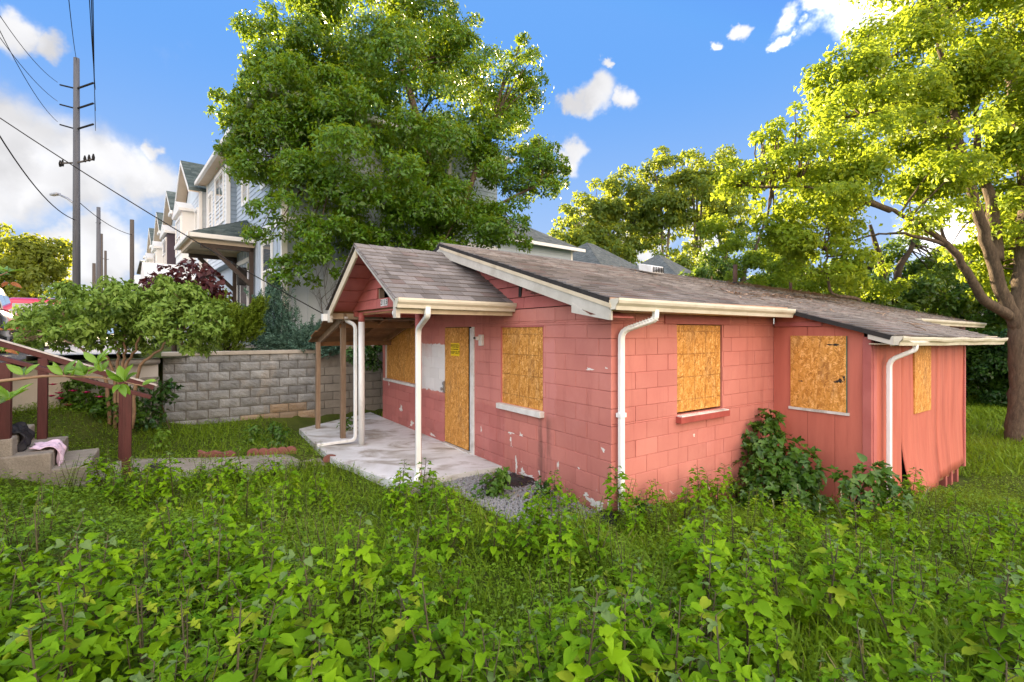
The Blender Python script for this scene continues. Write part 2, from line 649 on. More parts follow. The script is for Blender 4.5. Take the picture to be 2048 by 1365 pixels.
def slab_mat():
    m, T, b = new_mat('porch_concrete')
    p = pos(T)
    n = T.noise(p, 1.1, 6, 0.62, 0.5)
    c = T.mix(T.ramp(n, 0.35, 0.6), (0.60, 0.62, 0.63), (0.74, 0.77, 0.80))
    st = T.noise(T.scale(p, (1, 1.6, 1)), 1.25, 6, 0.66, 0.7)
    c = T.mix(T.ramp(st, 0.46, 0.66, 0, 0.8), c, (0.26, 0.225, 0.175))
    c = T.mix(T.ramp(T.noise(p, 0.7, 3), 0.52, 0.62, 0, 0.45), c, (0.30, 0.27, 0.22))
    c = T.mix(T.ramp(T.noise(p, 60, 4, 0.7), 0.6, 0.75, 0, 0.4), c, (0.16, 0.14, 0.11))
    T.set(b.inputs['Base Color'], c)
    b.inputs['Roughness'].default_value = 0.8
    b.inputs['Specular IOR Level'].default_value = 0.25
    bump(T, b, T.noise(p, 50, 5, 0.7), 0.4, 0.004)
    return m


def glass_mat():
    m, T, b = new_mat('window_glass')
    b.inputs['Base Color'].default_value = (0.10, 0.13, 0.16, 1)
    b.inputs['Roughness'].default_value = 0.04
    b.inputs['Specular IOR Level'].default_value = 1.0
    b.inputs['Coat Weight'].default_value = 1.0
    b.inputs['Coat Roughness'].default_value = 0.02
    bump(T, b, T.noise(pos(T), 2.5, 2), 0.05, 0.01)
    return m


MT['paint'] = house_paint()
MT['pink_wood'] = surf('pink_boards', (0.46, 0.145, 0.130), (0.38, 0.108, 0.098), 2.0, 0.6, 0.3, 30, 0.004, objvar=0.10, stain=(0.20, 0.05, 0.04), stain_amt=0.45)
MT['pink_panel'] = surf('pink_sheet_siding', (0.52, 0.155, 0.110), (0.44, 0.125, 0.090), 2.0, 0.6, 0.35, 26, 0.004, stretch=(3, 3, 0.35), stain=(0.27, 0.055, 0.04), stain_amt=0.55)
MT['sill_pink'] = surf('pink_sill', (0.40, 0.085, 0.07), (0.30, 0.06, 0.05), 5, 0.5, 0.2)
MT['white'] = surf('white_paint', (0.74, 0.75, 0.75), (0.66, 0.67, 0.66), 3.0, 0.5, 0.15, 40, 0.002, stain=(0.40, 0.38, 0.33), stain_amt=0.35)
MT['white_worn'] = surf('worn_white_paint', (0.72, 0.72, 0.71), (0.58, 0.57, 0.54), 6.0, 0.6, 0.3, 40, 0.004, stain=(0.22, 0.18, 0.14), stain_amt=0.6)
MT['gutter'] = surf('gutter_enamel', (0.66, 0.63, 0.53), (0.56, 0.53, 0.43), 4.0, 0.38, 0.06, 30, 0.002, stretch=(1, 1, 3), stain=(0.36, 0.31, 0.22), stain_amt=0.5, spec=0.5)
MT['spout'] = surf('downspout_enamel', (0.80, 0.83, 0.84), (0.72, 0.75, 0.76), 3.0, 0.35, 0.08, 22, 0.003, stretch=(2, 2, 0.6), stain=(0.42, 0.43, 0.40), stain_amt=0.4, spec=0.5)
MT['cream'] = surf('cream_trim', (0.63, 0.55, 0.41), (0.55, 0.47, 0.34), 4.0, 0.55, 0.2, 40, 0.003, stain=(0.30, 0.24, 0.16), stain_amt=0.45)
MT['grey_trim'] = surf('pale_barge_paint', (0.55, 0.53, 0.48), (0.45, 0.43, 0.38), 4.0, 0.55, 0.2, 40, 0.003, stain=(0.36, 0.33, 0.28), stain_amt=0.45)
MT['raw_wood'] = surf('weathered_wood', (0.30, 0.225, 0.16), (0.20, 0.14, 0.095), 3.0, 0.8, 0.6, 26, 0.006, stretch=(9, 9, 0.8), objvar=0.15, stain=(0.10, 0.065, 0.04), stain_amt=0.6)
MT['rafter'] = surf('brown_rafter_wood', (0.26, 0.135, 0.06), (0.17, 0.085, 0.04), 3.0, 0.8, 0.5, 26, 0.006, stain=(0.07, 0.04, 0.02), stain_amt=0.6, objvar=0.15)
MT['rail_red'] = surf('dark_red_rail_paint', (0.082, 0.024, 0.023), (0.055, 0.017, 0.016), 3.0, 0.6, 0.5, 24, 0.005, stretch=(8, 8, 0.9), stain=(0.06, 0.02, 0.018), stain_amt=0.6)
MT['rail_grey'] = surf('weathered_grey_rail', (0.52, 0.49, 0.47), (0.36, 0.33, 0.32), 6.0, 0.7, 0.4, 30, 0.004, stretch=(1, 1, 6))
MT['deck_edge'] = surf('dark_roof_edge', (0.022, 0.021, 0.022), (0.035, 0.033, 0.032), 5, 0.9, 0.2)
MT['shingle'] = shingle_mat('asphalt_shingles', (0.130, 0.118, 0.112), (0.245, 0.228, 0.222), (0.150, 0.105, 0.094))
MT['shingle_grey'] = shingle_mat('grey_shingles', (0.095, 0.115, 0.125), (0.16, 0.185, 0.195), (0.13, 0.14, 0.145))
MT['shingle_green'] = shingle_mat('blue_grey_shingles', (0.055, 0.080, 0.085), (0.12, 0.155, 0.16), (0.08, 0.10, 0.10))
MT['osb'] = osb('strand_board', 1.12)
MT['osb_b'] = osb('paler_strand_board', 1.22)
MT['block_grey'] = surf('split_face_block', (0.30, 0.315, 0.32), (0.19, 0.20, 0.205), 4.0, 0.9, 0.7, 26, 0.02, objvar=0.20, stain=(0.33, 0.25, 0.16), stain_amt=0.35, fine=0.35)
MT['block_low'] = surf('clay_stained_block', (0.36, 0.30, 0.235), (0.33, 0.245, 0.16), 4.0, 0.9, 0.9, 26, 0.02, objvar=0.18, stain=(0.36, 0.19, 0.08), stain_amt=0.6, fine=0.35)
MT['block_smooth'] = surf('smooth_grey_block', (0.27, 0.255, 0.225), (0.21, 0.195, 0.17), 4.0, 0.9, 0.4, 50, 0.006, objvar=0.12, fine=0.25)
MT['mortar'] = surf('grey_mortar', (0.20, 0.19, 0.17), (0.14, 0.13, 0.115), 6, 0.95, 0.5, 40, 0.01)
MT['cap'] = surf('cap_concrete', (0.42, 0.39, 0.34), (0.30, 0.275, 0.24), 2.5, 0.9, 0.6, 40, 0.008, stain=(0.20, 0.17, 0.13), stain_amt=0.5)
MT['concrete'] = surf('old_concrete', (0.36, 0.33, 0.29), (0.25, 0.225, 0.195), 2.5, 0.9, 0.9, 45, 0.012, stain=(0.12, 0.11, 0.085), stain_amt=0.6, fine=0.4)
MT['drive'] = surf('pale_drive_concrete', (0.60, 0.57, 0.52), (0.50, 0.47, 0.43), 0.8, 0.9, 0.4, 60, 0.006, stain=(0.40, 0.37, 0.33), stain_amt=0.4)
MT['slab'] = slab_mat()
MT['asphalt'] = surf('asphalt', (0.075, 0.073, 0.070), (0.055, 0.054, 0.052), 1.0, 0.9, 0.5, 90, 0.006)
MT['soil'] = ground_mat()
MT['gravel'] = surf('blue_grey_gravel', (0.20, 0.205, 0.22), (0.33, 0.335, 0.35), 20, 0.85, 0.3, 60, 0.003, objvar=0.2)
MT['brickred'] = surf('red_edging_concrete', (0.26, 0.11, 0.09), (0.19, 0.075, 0.065), 8, 0.9, 0.5, 60, 0.006, objvar=0.12)
MT['black_plastic'] = surf('black_sheet', (0.015, 0.015, 0.017), (0.03, 0.03, 0.032), 6, 0.45, 0.4, 14, 0.02)
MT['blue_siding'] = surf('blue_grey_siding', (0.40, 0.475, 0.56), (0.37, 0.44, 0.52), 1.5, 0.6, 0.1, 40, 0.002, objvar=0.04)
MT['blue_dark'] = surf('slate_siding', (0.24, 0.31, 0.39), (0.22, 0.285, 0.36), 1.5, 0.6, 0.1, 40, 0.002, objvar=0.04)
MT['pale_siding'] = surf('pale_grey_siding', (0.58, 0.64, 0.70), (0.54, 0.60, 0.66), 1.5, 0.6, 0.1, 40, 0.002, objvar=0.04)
MT['plum_siding'] = surf('plum_siding', (0.075, 0.055, 0.075), (0.06, 0.045, 0.06), 1.5, 0.6, 0.1)
MT['trimw'] = surf('white_trim', (0.78, 0.78, 0.76), (0.73, 0.73, 0.71), 2.0, 0.5, 0.05, 30, 0.002)
MT['soffit'] = surf('tan_soffit', (0.60, 0.50, 0.38), (0.54, 0.44, 0.33), 2.0, 0.6, 0.05, 30, 0.002)
MT['brown_beam'] = surf('dark_brown_beam', (0.070, 0.050, 0.040), (0.050, 0.036, 0.030), 4, 0.55, 0.2, 30, 0.003)
MT['glass'] = glass_mat()
MT['brick_far'] = surf('red_brick_far', (0.42, 0.145, 0.10), (0.35, 0.115, 0.08), 6, 0.9, 0.3, 20, 0.01)
MT['pole'] = surf('grey_weathered_pole', (0.095, 0.102, 0.118), (0.07, 0.075, 0.088), 2, 0.75, 0.3, 20, 0.006, stretch=(6, 6, 0.5))
MT['pole_brown'] = surf('brown_weathered_pole', (0.085, 0.072, 0.062), (0.062, 0.052, 0.045), 2, 0.8, 0.3, 20, 0.006, stretch=(6, 6, 0.5))
MT['wire'] = surf('black_cable', (0.02, 0.02, 0.022), (0.03, 0.03, 0.03), 3, 0.9, 0, spec=0.0)
MT['steel'] = surf('dull_steel', (0.36, 0.36, 0.37), (0.28, 0.28, 0.29), 6, 0.45, 0.1, 40, 0.002, metal=0.7)
MT['rust'] = surf('rusty_pipe', (0.12, 0.065, 0.05), (0.075, 0.045, 0.04), 8, 0.8, 0.3, 50, 0.003)
MT['bark'] = surf('brown_bark', (0.185, 0.135, 0.092), (0.085, 0.062, 0.045), 5.0, 0.95, 1.0, 14, 0.05, stretch=(3, 3, 0.6), fine=0.6)
MT['bark_grey'] = surf('grey_bark', (0.17, 0.15, 0.125), (0.10, 0.085, 0.07), 3.0, 0.95, 1.0, 16, 0.03, stretch=(3, 3, 0.7))
MT['bark_dark'] = surf('dark_bark', (0.055, 0.040, 0.030), (0.035, 0.026, 0.02), 3.0, 0.95, 0.8, 18, 0.02)
MT['stem'] = surf('brown_green_stem', (0.085, 0.072, 0.035), (0.055, 0.052, 0.026), 12, 0.8, 0.2)
MT['twig'] = surf('pale_brown_twig', (0.28, 0.19, 0.12), (0.20, 0.13, 0.085), 12, 0.8, 0.2)
MT['dead_twig'] = surf('dead_vine', (0.16, 0.14, 0.125), (0.11, 0.095, 0.085), 12, 0.9, 0.2)
MT['litter'] = surf('dry_pine_straw', (0.58, 0.40, 0.27), (0.40, 0.25, 0.15), 9, 0.9, 0.3, 60, 0.004)
MT['paint_chip'] = surf('bare_white_primer', (0.76, 0.74, 0.71), (0.66, 0.63, 0.59), 14, 0.8, 0.3, 60, 0.003)
# foliage
MT['lf_magnolia'] = leaf_mat('glossy_evergreen_leaf', (0.022, 0.078, 0.005), (0.095, 0.225, 0.010), (0.42, 0.54, 0.020), 0.36, 0.36, 0.5)
MT['lf_elm'] = leaf_mat('sunny_elm_leaf', (0.090, 0.175, 0.010), (0.220, 0.310, 0.014), (0.54, 0.64, 0.04), 0.50, 0.5, 0.3)
MT['lf_back'] = leaf_mat('far_tree_leaf', (0.055, 0.105, 0.020), (0.110, 0.185, 0.030), (0.48, 0.54, 0.035), 0.45, 0.5, 0.3)
MT['lf_dark'] = leaf_mat('dark_tree_leaf', (0.024, 0.070, 0.009), (0.080, 0.170, 0.016), (0.30, 0.42, 0.03), 0.36, 0.45, 0.35)
MT['lf_far'] = leaf_mat('street_tree_leaf', (0.060, 0.105, 0.015), (0.16, 0.20, 0.02), (0.42, 0.45, 0.03), 0.40, 0.5, 0.3)
MT['lf_mulberry'] = leaf_mat('mulberry_leaf', (0.046, 0.150, 0.004), (0.235, 0.425, 0.006), (0.34, 0.52, 0.01), 0.32, 0.6, 0.16, (0.25, 0.34, 0.02))
MT['lf_mulb_grey'] = leaf_mat('young_grey_leaf', (0.080, 0.150, 0.040), (0.140, 0.215, 0.070), (0.14, 0.20, 0.06), 0.15, 0.8, 0.1)
MT['lf_shrub'] = leaf_mat('soft_shrub_leaf', (0.060, 0.150, 0.014), (0.210, 0.330, 0.055), (0.32, 0.46, 0.05), 0.28, 0.5, 0.3)
MT['lf_bush'] = leaf_mat('lobed_bush_leaf', (0.026, 0.086, 0.008), (0.085, 0.190, 0.014), (0.20, 0.34, 0.03), 0.25, 0.42, 0.4)
MT['lf_purple'] = leaf_mat('purple_leaf', (0.036, 0.012, 0.016), (0.085, 0.022, 0.026), (0.20, 0.035, 0.03), 0.25, 0.5, 0.3)
MT['lf_juniper'] = leaf_mat('juniper_needles', (0.040, 0.100, 0.072), (0.125, 0.240, 0.185), (0.10, 0.18, 0.10), 0.12, 0.6, 0.25)
MT['lf_yew'] = leaf_mat('golden_needles', (0.055, 0.115, 0.008), (0.190, 0.280, 0.016), (0.26, 0.34, 0.03), 0.2, 0.55, 0.25)
MT['lf_ivy'] = leaf_mat('dark_glossy_leaf', (0.020, 0.064, 0.012), (0.060, 0.150, 0.024), (0.08, 0.18, 0.02), 0.15, 0.3, 0.5)
MT['lf_grass'] = leaf_mat('grass_blade', (0.078, 0.165, 0.007), (0.240, 0.370, 0.015), (0.38, 0.52, 0.03), 0.28, 0.55, 0.25, (0.26, 0.21, 0.09))
MT['lf_weed'] = leaf_mat('small_weed_leaf', (0.070, 0.160, 0.007), (0.215, 0.360, 0.014), (0.36, 0.52, 0.03), 0.25, 0.5, 0.3, (0.26, 0.29, 0.03))
MT['lf_young'] = leaf_mat('fresh_green_leaf', (0.080, 0.190, 0.018), (0.175, 0.330, 0.028), (0.34, 0.52, 0.03), 0.32, 0.38, 0.45)
MT['lf_red'] = leaf_mat('bronze_leaf', (0.20, 0.05, 0.02), (0.32, 0.13, 0.03), (0.40, 0.16, 0.03), 0.3, 0.4, 0.4)
MT['petal'] = surf('pink_petals', (0.62, 0.03, 0.19), (0.50, 0.02, 0.13), 20, 0.6, 0.2)
MT['seed'] = surf('pale_seed_head', (0.42, 0.40, 0.26), (0.32, 0.31, 0.18), 20, 0.8, 0.2)


# ================================================================== GROUND
def make_ground():
    # fine sheet in front, coarse sheet to the horizon, in one mesh
    xs = np.unique(np.concatenate([np.linspace(-600, -30, 16), np.linspace(-30, -12, 13), np.linspace(-12, 16, 141), np.linspace(16, 40, 25), np.linspace(40, 600, 16)]))
    ys = np.unique(np.concatenate([np.linspace(-60, -4, 8), np.linspace(-4, 18, 111), np.linspace(18, 60, 29), np.linspace(60, 900, 14)]))
    X, Y = np.meshgrid(xs, ys)
    Z = gz_arr(X, Y)
    Z += np.where((np.abs(X) < 16) & (Y < 20), 0.03 * np.sin(X * 2.3 + 1.3 * Y) * np.sin(Y * 1.9 - X), 0)
    V = np.stack([X.ravel(), Y.ravel(), Z.ravel()], 1)
    nx, ny = len(xs), len(ys)
    i = np.arange((ny - 1) * (nx - 1))
    r, c = i // (nx - 1), i % (nx - 1)
    a = r * nx + c
    F = np.stack([a, a + 1, a + nx + 1, a + nx], 1)
    me = np_mesh('ground', V, F, None, MT['soil'], True)
    return struct(obj('ground', me, None))


ground = make_ground()

# ================================================================== PINK HOUSE
HR = empty('pink_house', C0, TH, 'low pink block house with boarded windows and a gabled porch', 'house')
CO = 0.2032
_block_cache = {}


def block_mesh(w, h, d, mat, rough=0.0, key=''):
    k = (round(w, 3), round(h, 3), round(d, 3), mat.name, key)
    if k in _block_cache:
        return _block_cache[k]
    c = 0.004 if d < .02 else 0.007
    m = MB()
    w2, h2 = w / 2, h / 2
    if rough == 0:
        a = m.pts([(0, -w2, -h2), (0, w2, -h2), (0, w2, h2), (0, -w2, h2)])
        b = m.pts([(-d + c, -w2, -h2), (-d + c, w2, -h2), (-d + c, w2, h2), (-d + c, -w2, h2)])
        e = m.pts([(-d, -w2 + c, -h2 + c), (-d, w2 - c, -h2 + c), (-d, w2 - c, h2 - c), (-d, -w2 + c, h2 - c)])
        for r0, r1 in ((a, b), (b, e)):
            for j in range(4):
                j2 = (j + 1) % 4
                m.f.append((r0 + j, r1 + j, r1 + j2, r0 + j2))
        m.f.append((e, e + 3, e + 2, e + 1))
    else:
        rr = random.Random(hash(k) & 0xffff)
        ny, nz = 6, 4
        idx = {}
        for iy in range(ny + 1):
            for iz in range(nz + 1):
                edge = iy in (0, ny) or iz in (0, nz)
                x = -d + (0.012 if edge else -rr.uniform(0.0, rough))
                idx[iy, iz] = m.pts([(x, -w2 + w * iy / ny + (0 if edge else rr.uniform(-.01, .01)), -h2 + h * iz / nz + (0 if edge else rr.uniform(-.008, .008)))])
        for iy in range(ny):
            for iz in range(nz):
                m.f.append((idx[iy, iz], idx[iy, iz + 1], idx[iy + 1, iz + 1], idx[iy + 1, iz]))
        ring = [idx[iy, 0] for iy in range(ny + 1)] + [idx[ny, iz] for iz in range(1, nz + 1)] + [idx[iy, nz] for iy in range(ny - 1, -1, -1)] + [idx[0, iz] for iz in range(nz - 1, 0, -1)]
        back = m.pts([(0, m.v[i][1], m.v[i][2]) for i in ring])
        for j in range(len(ring)):
            j2 = (j + 1) % len(ring)
            m.f.append((ring[j], ring[j2], back + j2, back + j))
    me = m.mesh('block')
    me.materials.append(mat)
    _block_cache[k] = me
    return me


def block_wall(parent, y0, y1, z0, courses, openings, mat, place, joint=0.005, d=0.0095, rough=0.0, matfn=None, start=0, L=0.4064, nvar=1):
    """blocks of a running bond, cut round openings (y0,y1,z0,z1); place(y, z) -> (location, rotz)"""
    for k in range(courses):
        za, zb = z0 + k * CO, z0 + (k + 1) * CO
        cuts = sorted({za, zb} | {o[i] for o in openings for i in (2, 3) if za + .02 < o[i] < zb - .02})
        y = y0 - (L / 2 if (k + start) % 2 else 0)
        while y < y1 - .01:
            a, b = max(y, y0), min(y + L, y1)
            y += L
            for zc, zd in zip(cuts[:-1], cuts[1:]):
                spans = [(a, b)]
                for o in openings:
                    if o[2] < zd - .005 and o[3] > zc + .005:
                        ns = []
                        for p, q in spans:
                            if o[1] <= p or o[0] >= q:
                                ns.append((p, q))
                            else:
                                if o[0] > p: ns.append((p, o[0]))
                                if o[1] < q: ns.append((o[1], q))
                        spans = ns
                for p, q in spans:
                    if q - p < .03 or zd - zc < .02:
                        continue
                    w, h = q - p - joint, zd - zc - joint
                    mm = matfn(p, zc, k) if matfn else mat
                    me = block_mesh(round(w, 2) if nvar > 1 else w, round(h, 2) if nvar > 1 else h, d + (random.uniform(-.0025, .0025) if rough == 0 and nvar == 1 else 0), mm, rough, str(random.randrange(nvar)))
                    loc, rz = place((p + q) / 2, (zc + zd) / 2)
                    o = obj('block', me, None, parent, loc=loc)
                    o.rotation_euler = (0, 0, rz)


# --- front wall (faces the porch side), plane x = 0
OPEN_F = [(1.27, 2.30, 1.03, 2.20), (3.12, 4.22, -0.05, 2.20), (5.28, 7.30, 1.03, 2.26)]
fw = MB()
for (a, b, c, d) in [(0.0095, 1.27, -.3, 2.44), (2.30, 3.12, -.3, 2.44), (4.22, 5.28, -.3, 2.44), (7.30, 7.53, -.3, 2.44), (1.27, 2.30, -.3, 1.03), (1.27, 2.30, 2.20, 2.44), (3.12, 4.22, -.3, -.05),
                     (3.12, 4.22, 2.20, 2.44), (5.28, 7.30, -.3, 1.03), (5.28, 7.30, 2.26, 2.44)]:
    fw.box(0.0095, 0.22, a, b, c, d)
front_wall = fw.build('front_wall', MT['paint'], HR)
block_wall(front_wall, 0.0, 7.53, -2 * CO, 14, OPEN_F, MT['paint'], lambda y, z: ((0.0095, y, z), 0.0))
# --- side wall, plane y = 0
OPEN_S = [(1.20, 2.21, 1.04, 2.21)]
sw = MB()
for (a, b, c, d) in [(0.0095, 1.20, -.6, 2.44), (2.21, 3.60, -.6, 2.44), (1.20, 2.21, -.6, 1.04), (1.20, 2.21, 2.21, 2.44)]:
    sw.box(a, b, 0.0095, 0.22, c, d)
side_wall = sw.build('side_wall', MT['paint'], HR)
block_wall(side_wall, 0.0, 3.60, -4 * CO, 16, OPEN_S, MT['paint'], lambda x, z: ((x, 0.0095, z), R(90)), start=1)
# far part of the side wall and the two hidden walls
MB().box(7.74, 13.8, 0.0, 0.2, -1.0, 2.42).build('rear_side_wall', MT['paint'], HR)
MB().box(13.6, 13.8, 0.2, 7.53, -1.0, 2.42).build('rear_wall', MT['paint'], HR)
MB().box(0.22, 13.6, 7.33, 7.53, -1.0, 2.42).build('far_side_wall', MT['paint'], HR)

# bare patches where the paint has come off
def blob(name, y, z, ry, rz, mat, parent, face='front', seed=0, off=0.0018):
    rr = random.Random(seed)
    n = 60
    ph = [rr.uniform(0, 6.28) for _ in range(6)]
    pts = []
    for i in range(n):
        t = 2 * math.pi * i / n
        r = 1 + 0.25 * math.sin(2 * t + ph[0]) + 0.25 * math.sin(3 * t + ph[1]) + 0.22 * math.sin(5 * t + ph[2]) + .16 * math.sin(9 * t + ph[3]) + .12 * math.sin(14 * t + ph[4]) + rr.uniform(-.14, .14)
        r = max(.12, r) * .85
        a, b = y + ry * r * math.cos(t), z + rz * r * math.sin(t)
        pts.append((-off, a, b) if face == 'front' else (a, -off, b))
    m = MB()
    m.prism(pts, (off - .001, 0, 0) if face == 'front' else (0, off - .001, 0))
    return m.build(name, mat, parent)


for i, (y, z, a, b) in enumerate([(2.20, .66, .035, .035), (2.05, .62, .085, .045), (2.02, .48, .04, .07), (1.78, .60, .05, .055), (1.62, .06, .14, .04), (1.75, .10, .05, .05), (1.9, .16, .03, .12), (.95, .37, .022, .05),
                                  (.28, .07, .12, .06), (.18, .0, .05, .09), (.05, .08, .018, .11), (.12, -.05, .02, .1), (.42, .13, .04, .03), (.36, 1.66, .05, .02), (.08, 1.69, .02, .012), (.13, .73, .03, .025),
                                  (6.35, .42, .07, .09), (5.75, .18, .09, .06), (4.75, .11, .10, .03), (5.15, .32, .03, .03), (7.1, .90, .03, .045), (2.9, .52, .015, .06), (1.35, .18, .02, .03), (.55, .42, .02, .012)]):
    blob('bare_patch', y, z, a, b, MT['paint_chip'], front_wall, 'front', i)
for i, (x, z, a, b) in enumerate([(2.4, -.18, .025, .13), (2.5, -.30, .14, .03), (2.62, -.34, .03, .10), (2.8, -.22, .09, .03), (3.05, -.15, .10, .02), (2.75, -.36, .04, .05), (1.55, .74, .02, .02)]):
    blob('bare_patch', x, z, a, b, MT['paint_chip'], side_wall, 'side', 100 + i)

# --- windows and door
def board(name, w, h, t, mat, parent, loc, rz=0.0):
    m = MB().box(-t, 0, 0, w, 0, h)
    o = m.build(name, mat, parent, loc=loc)
    o.rotation_euler = (0, 0, rz)
    return o


def osb_grid(src, sy, sz, name):
    """strand board with the nailing lines printed on it"""
    m = src.copy()
    m.name = name
    T = NT(m.node_tree)
    b = m.node_tree.nodes['Principled BSDF']
    prev = b.inputs['Base Color'].links[0].from_socket
    tc = T.n('ShaderNodeTexCoord').outputs['Object']
    sp = T.n('ShaderNodeSeparateXYZ')
    T.link(tc, sp.inputs[0])
    w = T.math('MULTIPLY', T.math('SUBTRACT', T.noise(tc, 3, 2), 0.5), 0.012)
    ly = T.math('ABSOLUTE', T.math('SUBTRACT', T.math('FRACT', T.math('DIVIDE', T.math('ADD', sp.outputs['Y'], w), sy)), 0.5))
    lz = T.math('ABSOLUTE', T.math('SUBTRACT', T.math('FRACT', T.math('DIVIDE', T.math('ADD', sp.outputs['Z'], w), sz)), 0.5))
    l = T.math('MAXIMUM', T.ramp(ly, .006 / sy, .012 / sy, 1, 0), T.ramp(lz, .006 / sz, .012 / sz, 1, 0))
    l = T.math('MULTIPLY', l, T.ramp(T.noise(tc, 7, 3), 0.3, 0.6, 0.12, 0.5))
    T.link(T.mix(l, prev, (0.13, 0.05, 0.012)), b.inputs['Base Color'])
    return m


MT['osb_grid'] = osb_grid(MT['osb'], 0.235, 0.30, 'strand_board_lined')
w1 = empty('window', (0, 1.27, 1.03)); w1.parent = HR
board('window_board', 1.03, 1.15, .014, MT['osb_grid'], w1, (0.035, 0, 0.0))
MB().box(-.075, .06, -.03, 1.07, -.085, -.004).build('sill', MT['white_worn'], w1, bevel=.006)
MB().box(-.002, .05, -.012, -.002, 0, 1.17).box(-.002, .05, 1.032, 1.044, 0, 1.17).box(.0, .05, -.012, 1.044, 1.152, 1.172).build('frame', MT['pink_wood'], w1)
w2 = empty('window', (0, 5.28, 1.03)); w2.parent = HR
board('window_board', 2.0, 1.23, .014, MT['osb'], w2, (0.035, 0.01, 0.0))
MB().box(-.06, .06, -.05, 2.06, -.06, -.004).build('sill', MT['white_worn'], w2, bevel=.006)
MB().box(-.004, .04, 2.012, 2.05, -.0, 1.23).build('frame', MT['white_worn'], w2)
w3 = empty('window', (1.20, 0, 1.04)); w3.parent = HR
board('window_board', .975, 1.13, .014, MT['osb_grid'], w3, (0.985, .035, 0.03), R(90))
MB().box(-.03, 1.06, -.085, .05, -.10, -.02).build('sill', MT['sill_pink'], w3, bevel=.005)
MB().box(-.01, 1.04, -.078, .03, -.0195, -.006).build('sill_cap', MT['white_worn'], w3)
MB().box(-.26, 1.16, -.018, .03, 1.172, 1.335).build('lintel', MT['pink_wood'], w3, bevel=.004)
# door
dr = empty('door', (0, 3.12, .06)); dr.parent = HR
board('door_board', .86, 2.10, .018, MT['osb'], dr, (.012, .215, .03))
MB().box(.02, .06, .2, 1.10, -.06, 2.14).build('door_leaf', MT['deck_edge'], dr)
fr = MB().box(-.012, .06, .0, .085, -.05, 2.14).box(.004, .06, .087, .165, -.05, 2.12)
fr.build('door_frame', MT['white_worn'], dr, bevel=.004)
MB().box(-.06, .05, .08, 1.12, -.055, .012).build('threshold', MT['white_worn'], dr, bevel=.004)
MB().box(-.04, -.006, 1.055, 1.105, .93, 1.14).build('lock_plate', MT['steel'], dr, bevel=.006)
kn = MB().tube([(-.02, 1.08, 1.0), (-.06, 1.08, 1.0), (-.065, 1.08, 1.0), (-.09, 1.08, 1.0)], [.016, .016, .032, .028], 12)
kn.build('door_knob', MT['steel'], dr, True)
MB().tube([(-.02, 1.08, 1.10), (-.055, 1.08, 1.10)], [.028, .026], 12).build('deadbolt', MT['steel'], dr, True)
# electric box right of the door
eb = MB().box(-.05, .0, -.05, .05, -.09, .09).box(-.11, -.05, -.015, .04, .0, .06)
eb.build('lamp_bracket', MT['white_worn'], HR, bevel=.005, loc=(0, 2.86, 1.98))
MB().box(-.13, -.05, .035, .07, .02, .05).build('lamp_socket', MT['deck_edge'], HR, loc=(0, 2.86, 1.98))

# --- main roof: corners (ridge sags a little towards the back)
OVX, XE = -0.32, 13.95
RIDGE = [(OVX, 3.765, 3.66), (XE, 3.765, 3.40)]
EAVE_R = [(OVX, -.27, 2.475), (XE, -.27, 2.37)]
EAVE_L = [(OVX, 7.80, 2.475), (XE, 7.80, 2.37)]


def slope(e0, e1, r0, r1):
    e0, e1, r0, r1 = map(Vector, (e0, e1, r0, r1))
    def F(a, b):
        return (e0.lerp(e1, a)).lerp(r0.lerp(r1, a), b)
    L, S = (e1 - e0).length, ((r0 - e0).length + (r1 - e1).length) / 2
    n = (e1 - e0).cross(r0 - e0).normalized()
    if n.z < 0:
        n = -n
    return F, L, S, n


def deck(name, e0, e1, r0, r1, th, mat, parent, lift=0.0):
    F, L, S, n = slope(e0, e1, r0, r1)
    t, l = n * th, n * lift
    p = [F(0, 0), F(1, 0), F(1, 1), F(0, 1)]
    if (p[1] - p[0]).cross(p[3] - p[0]).z < 0:
        p = [p[0], p[3], p[2], p[1]]
    return MB().hexa([q - t + l for q in p] + [q + l for q in p]).build(name, mat, parent)


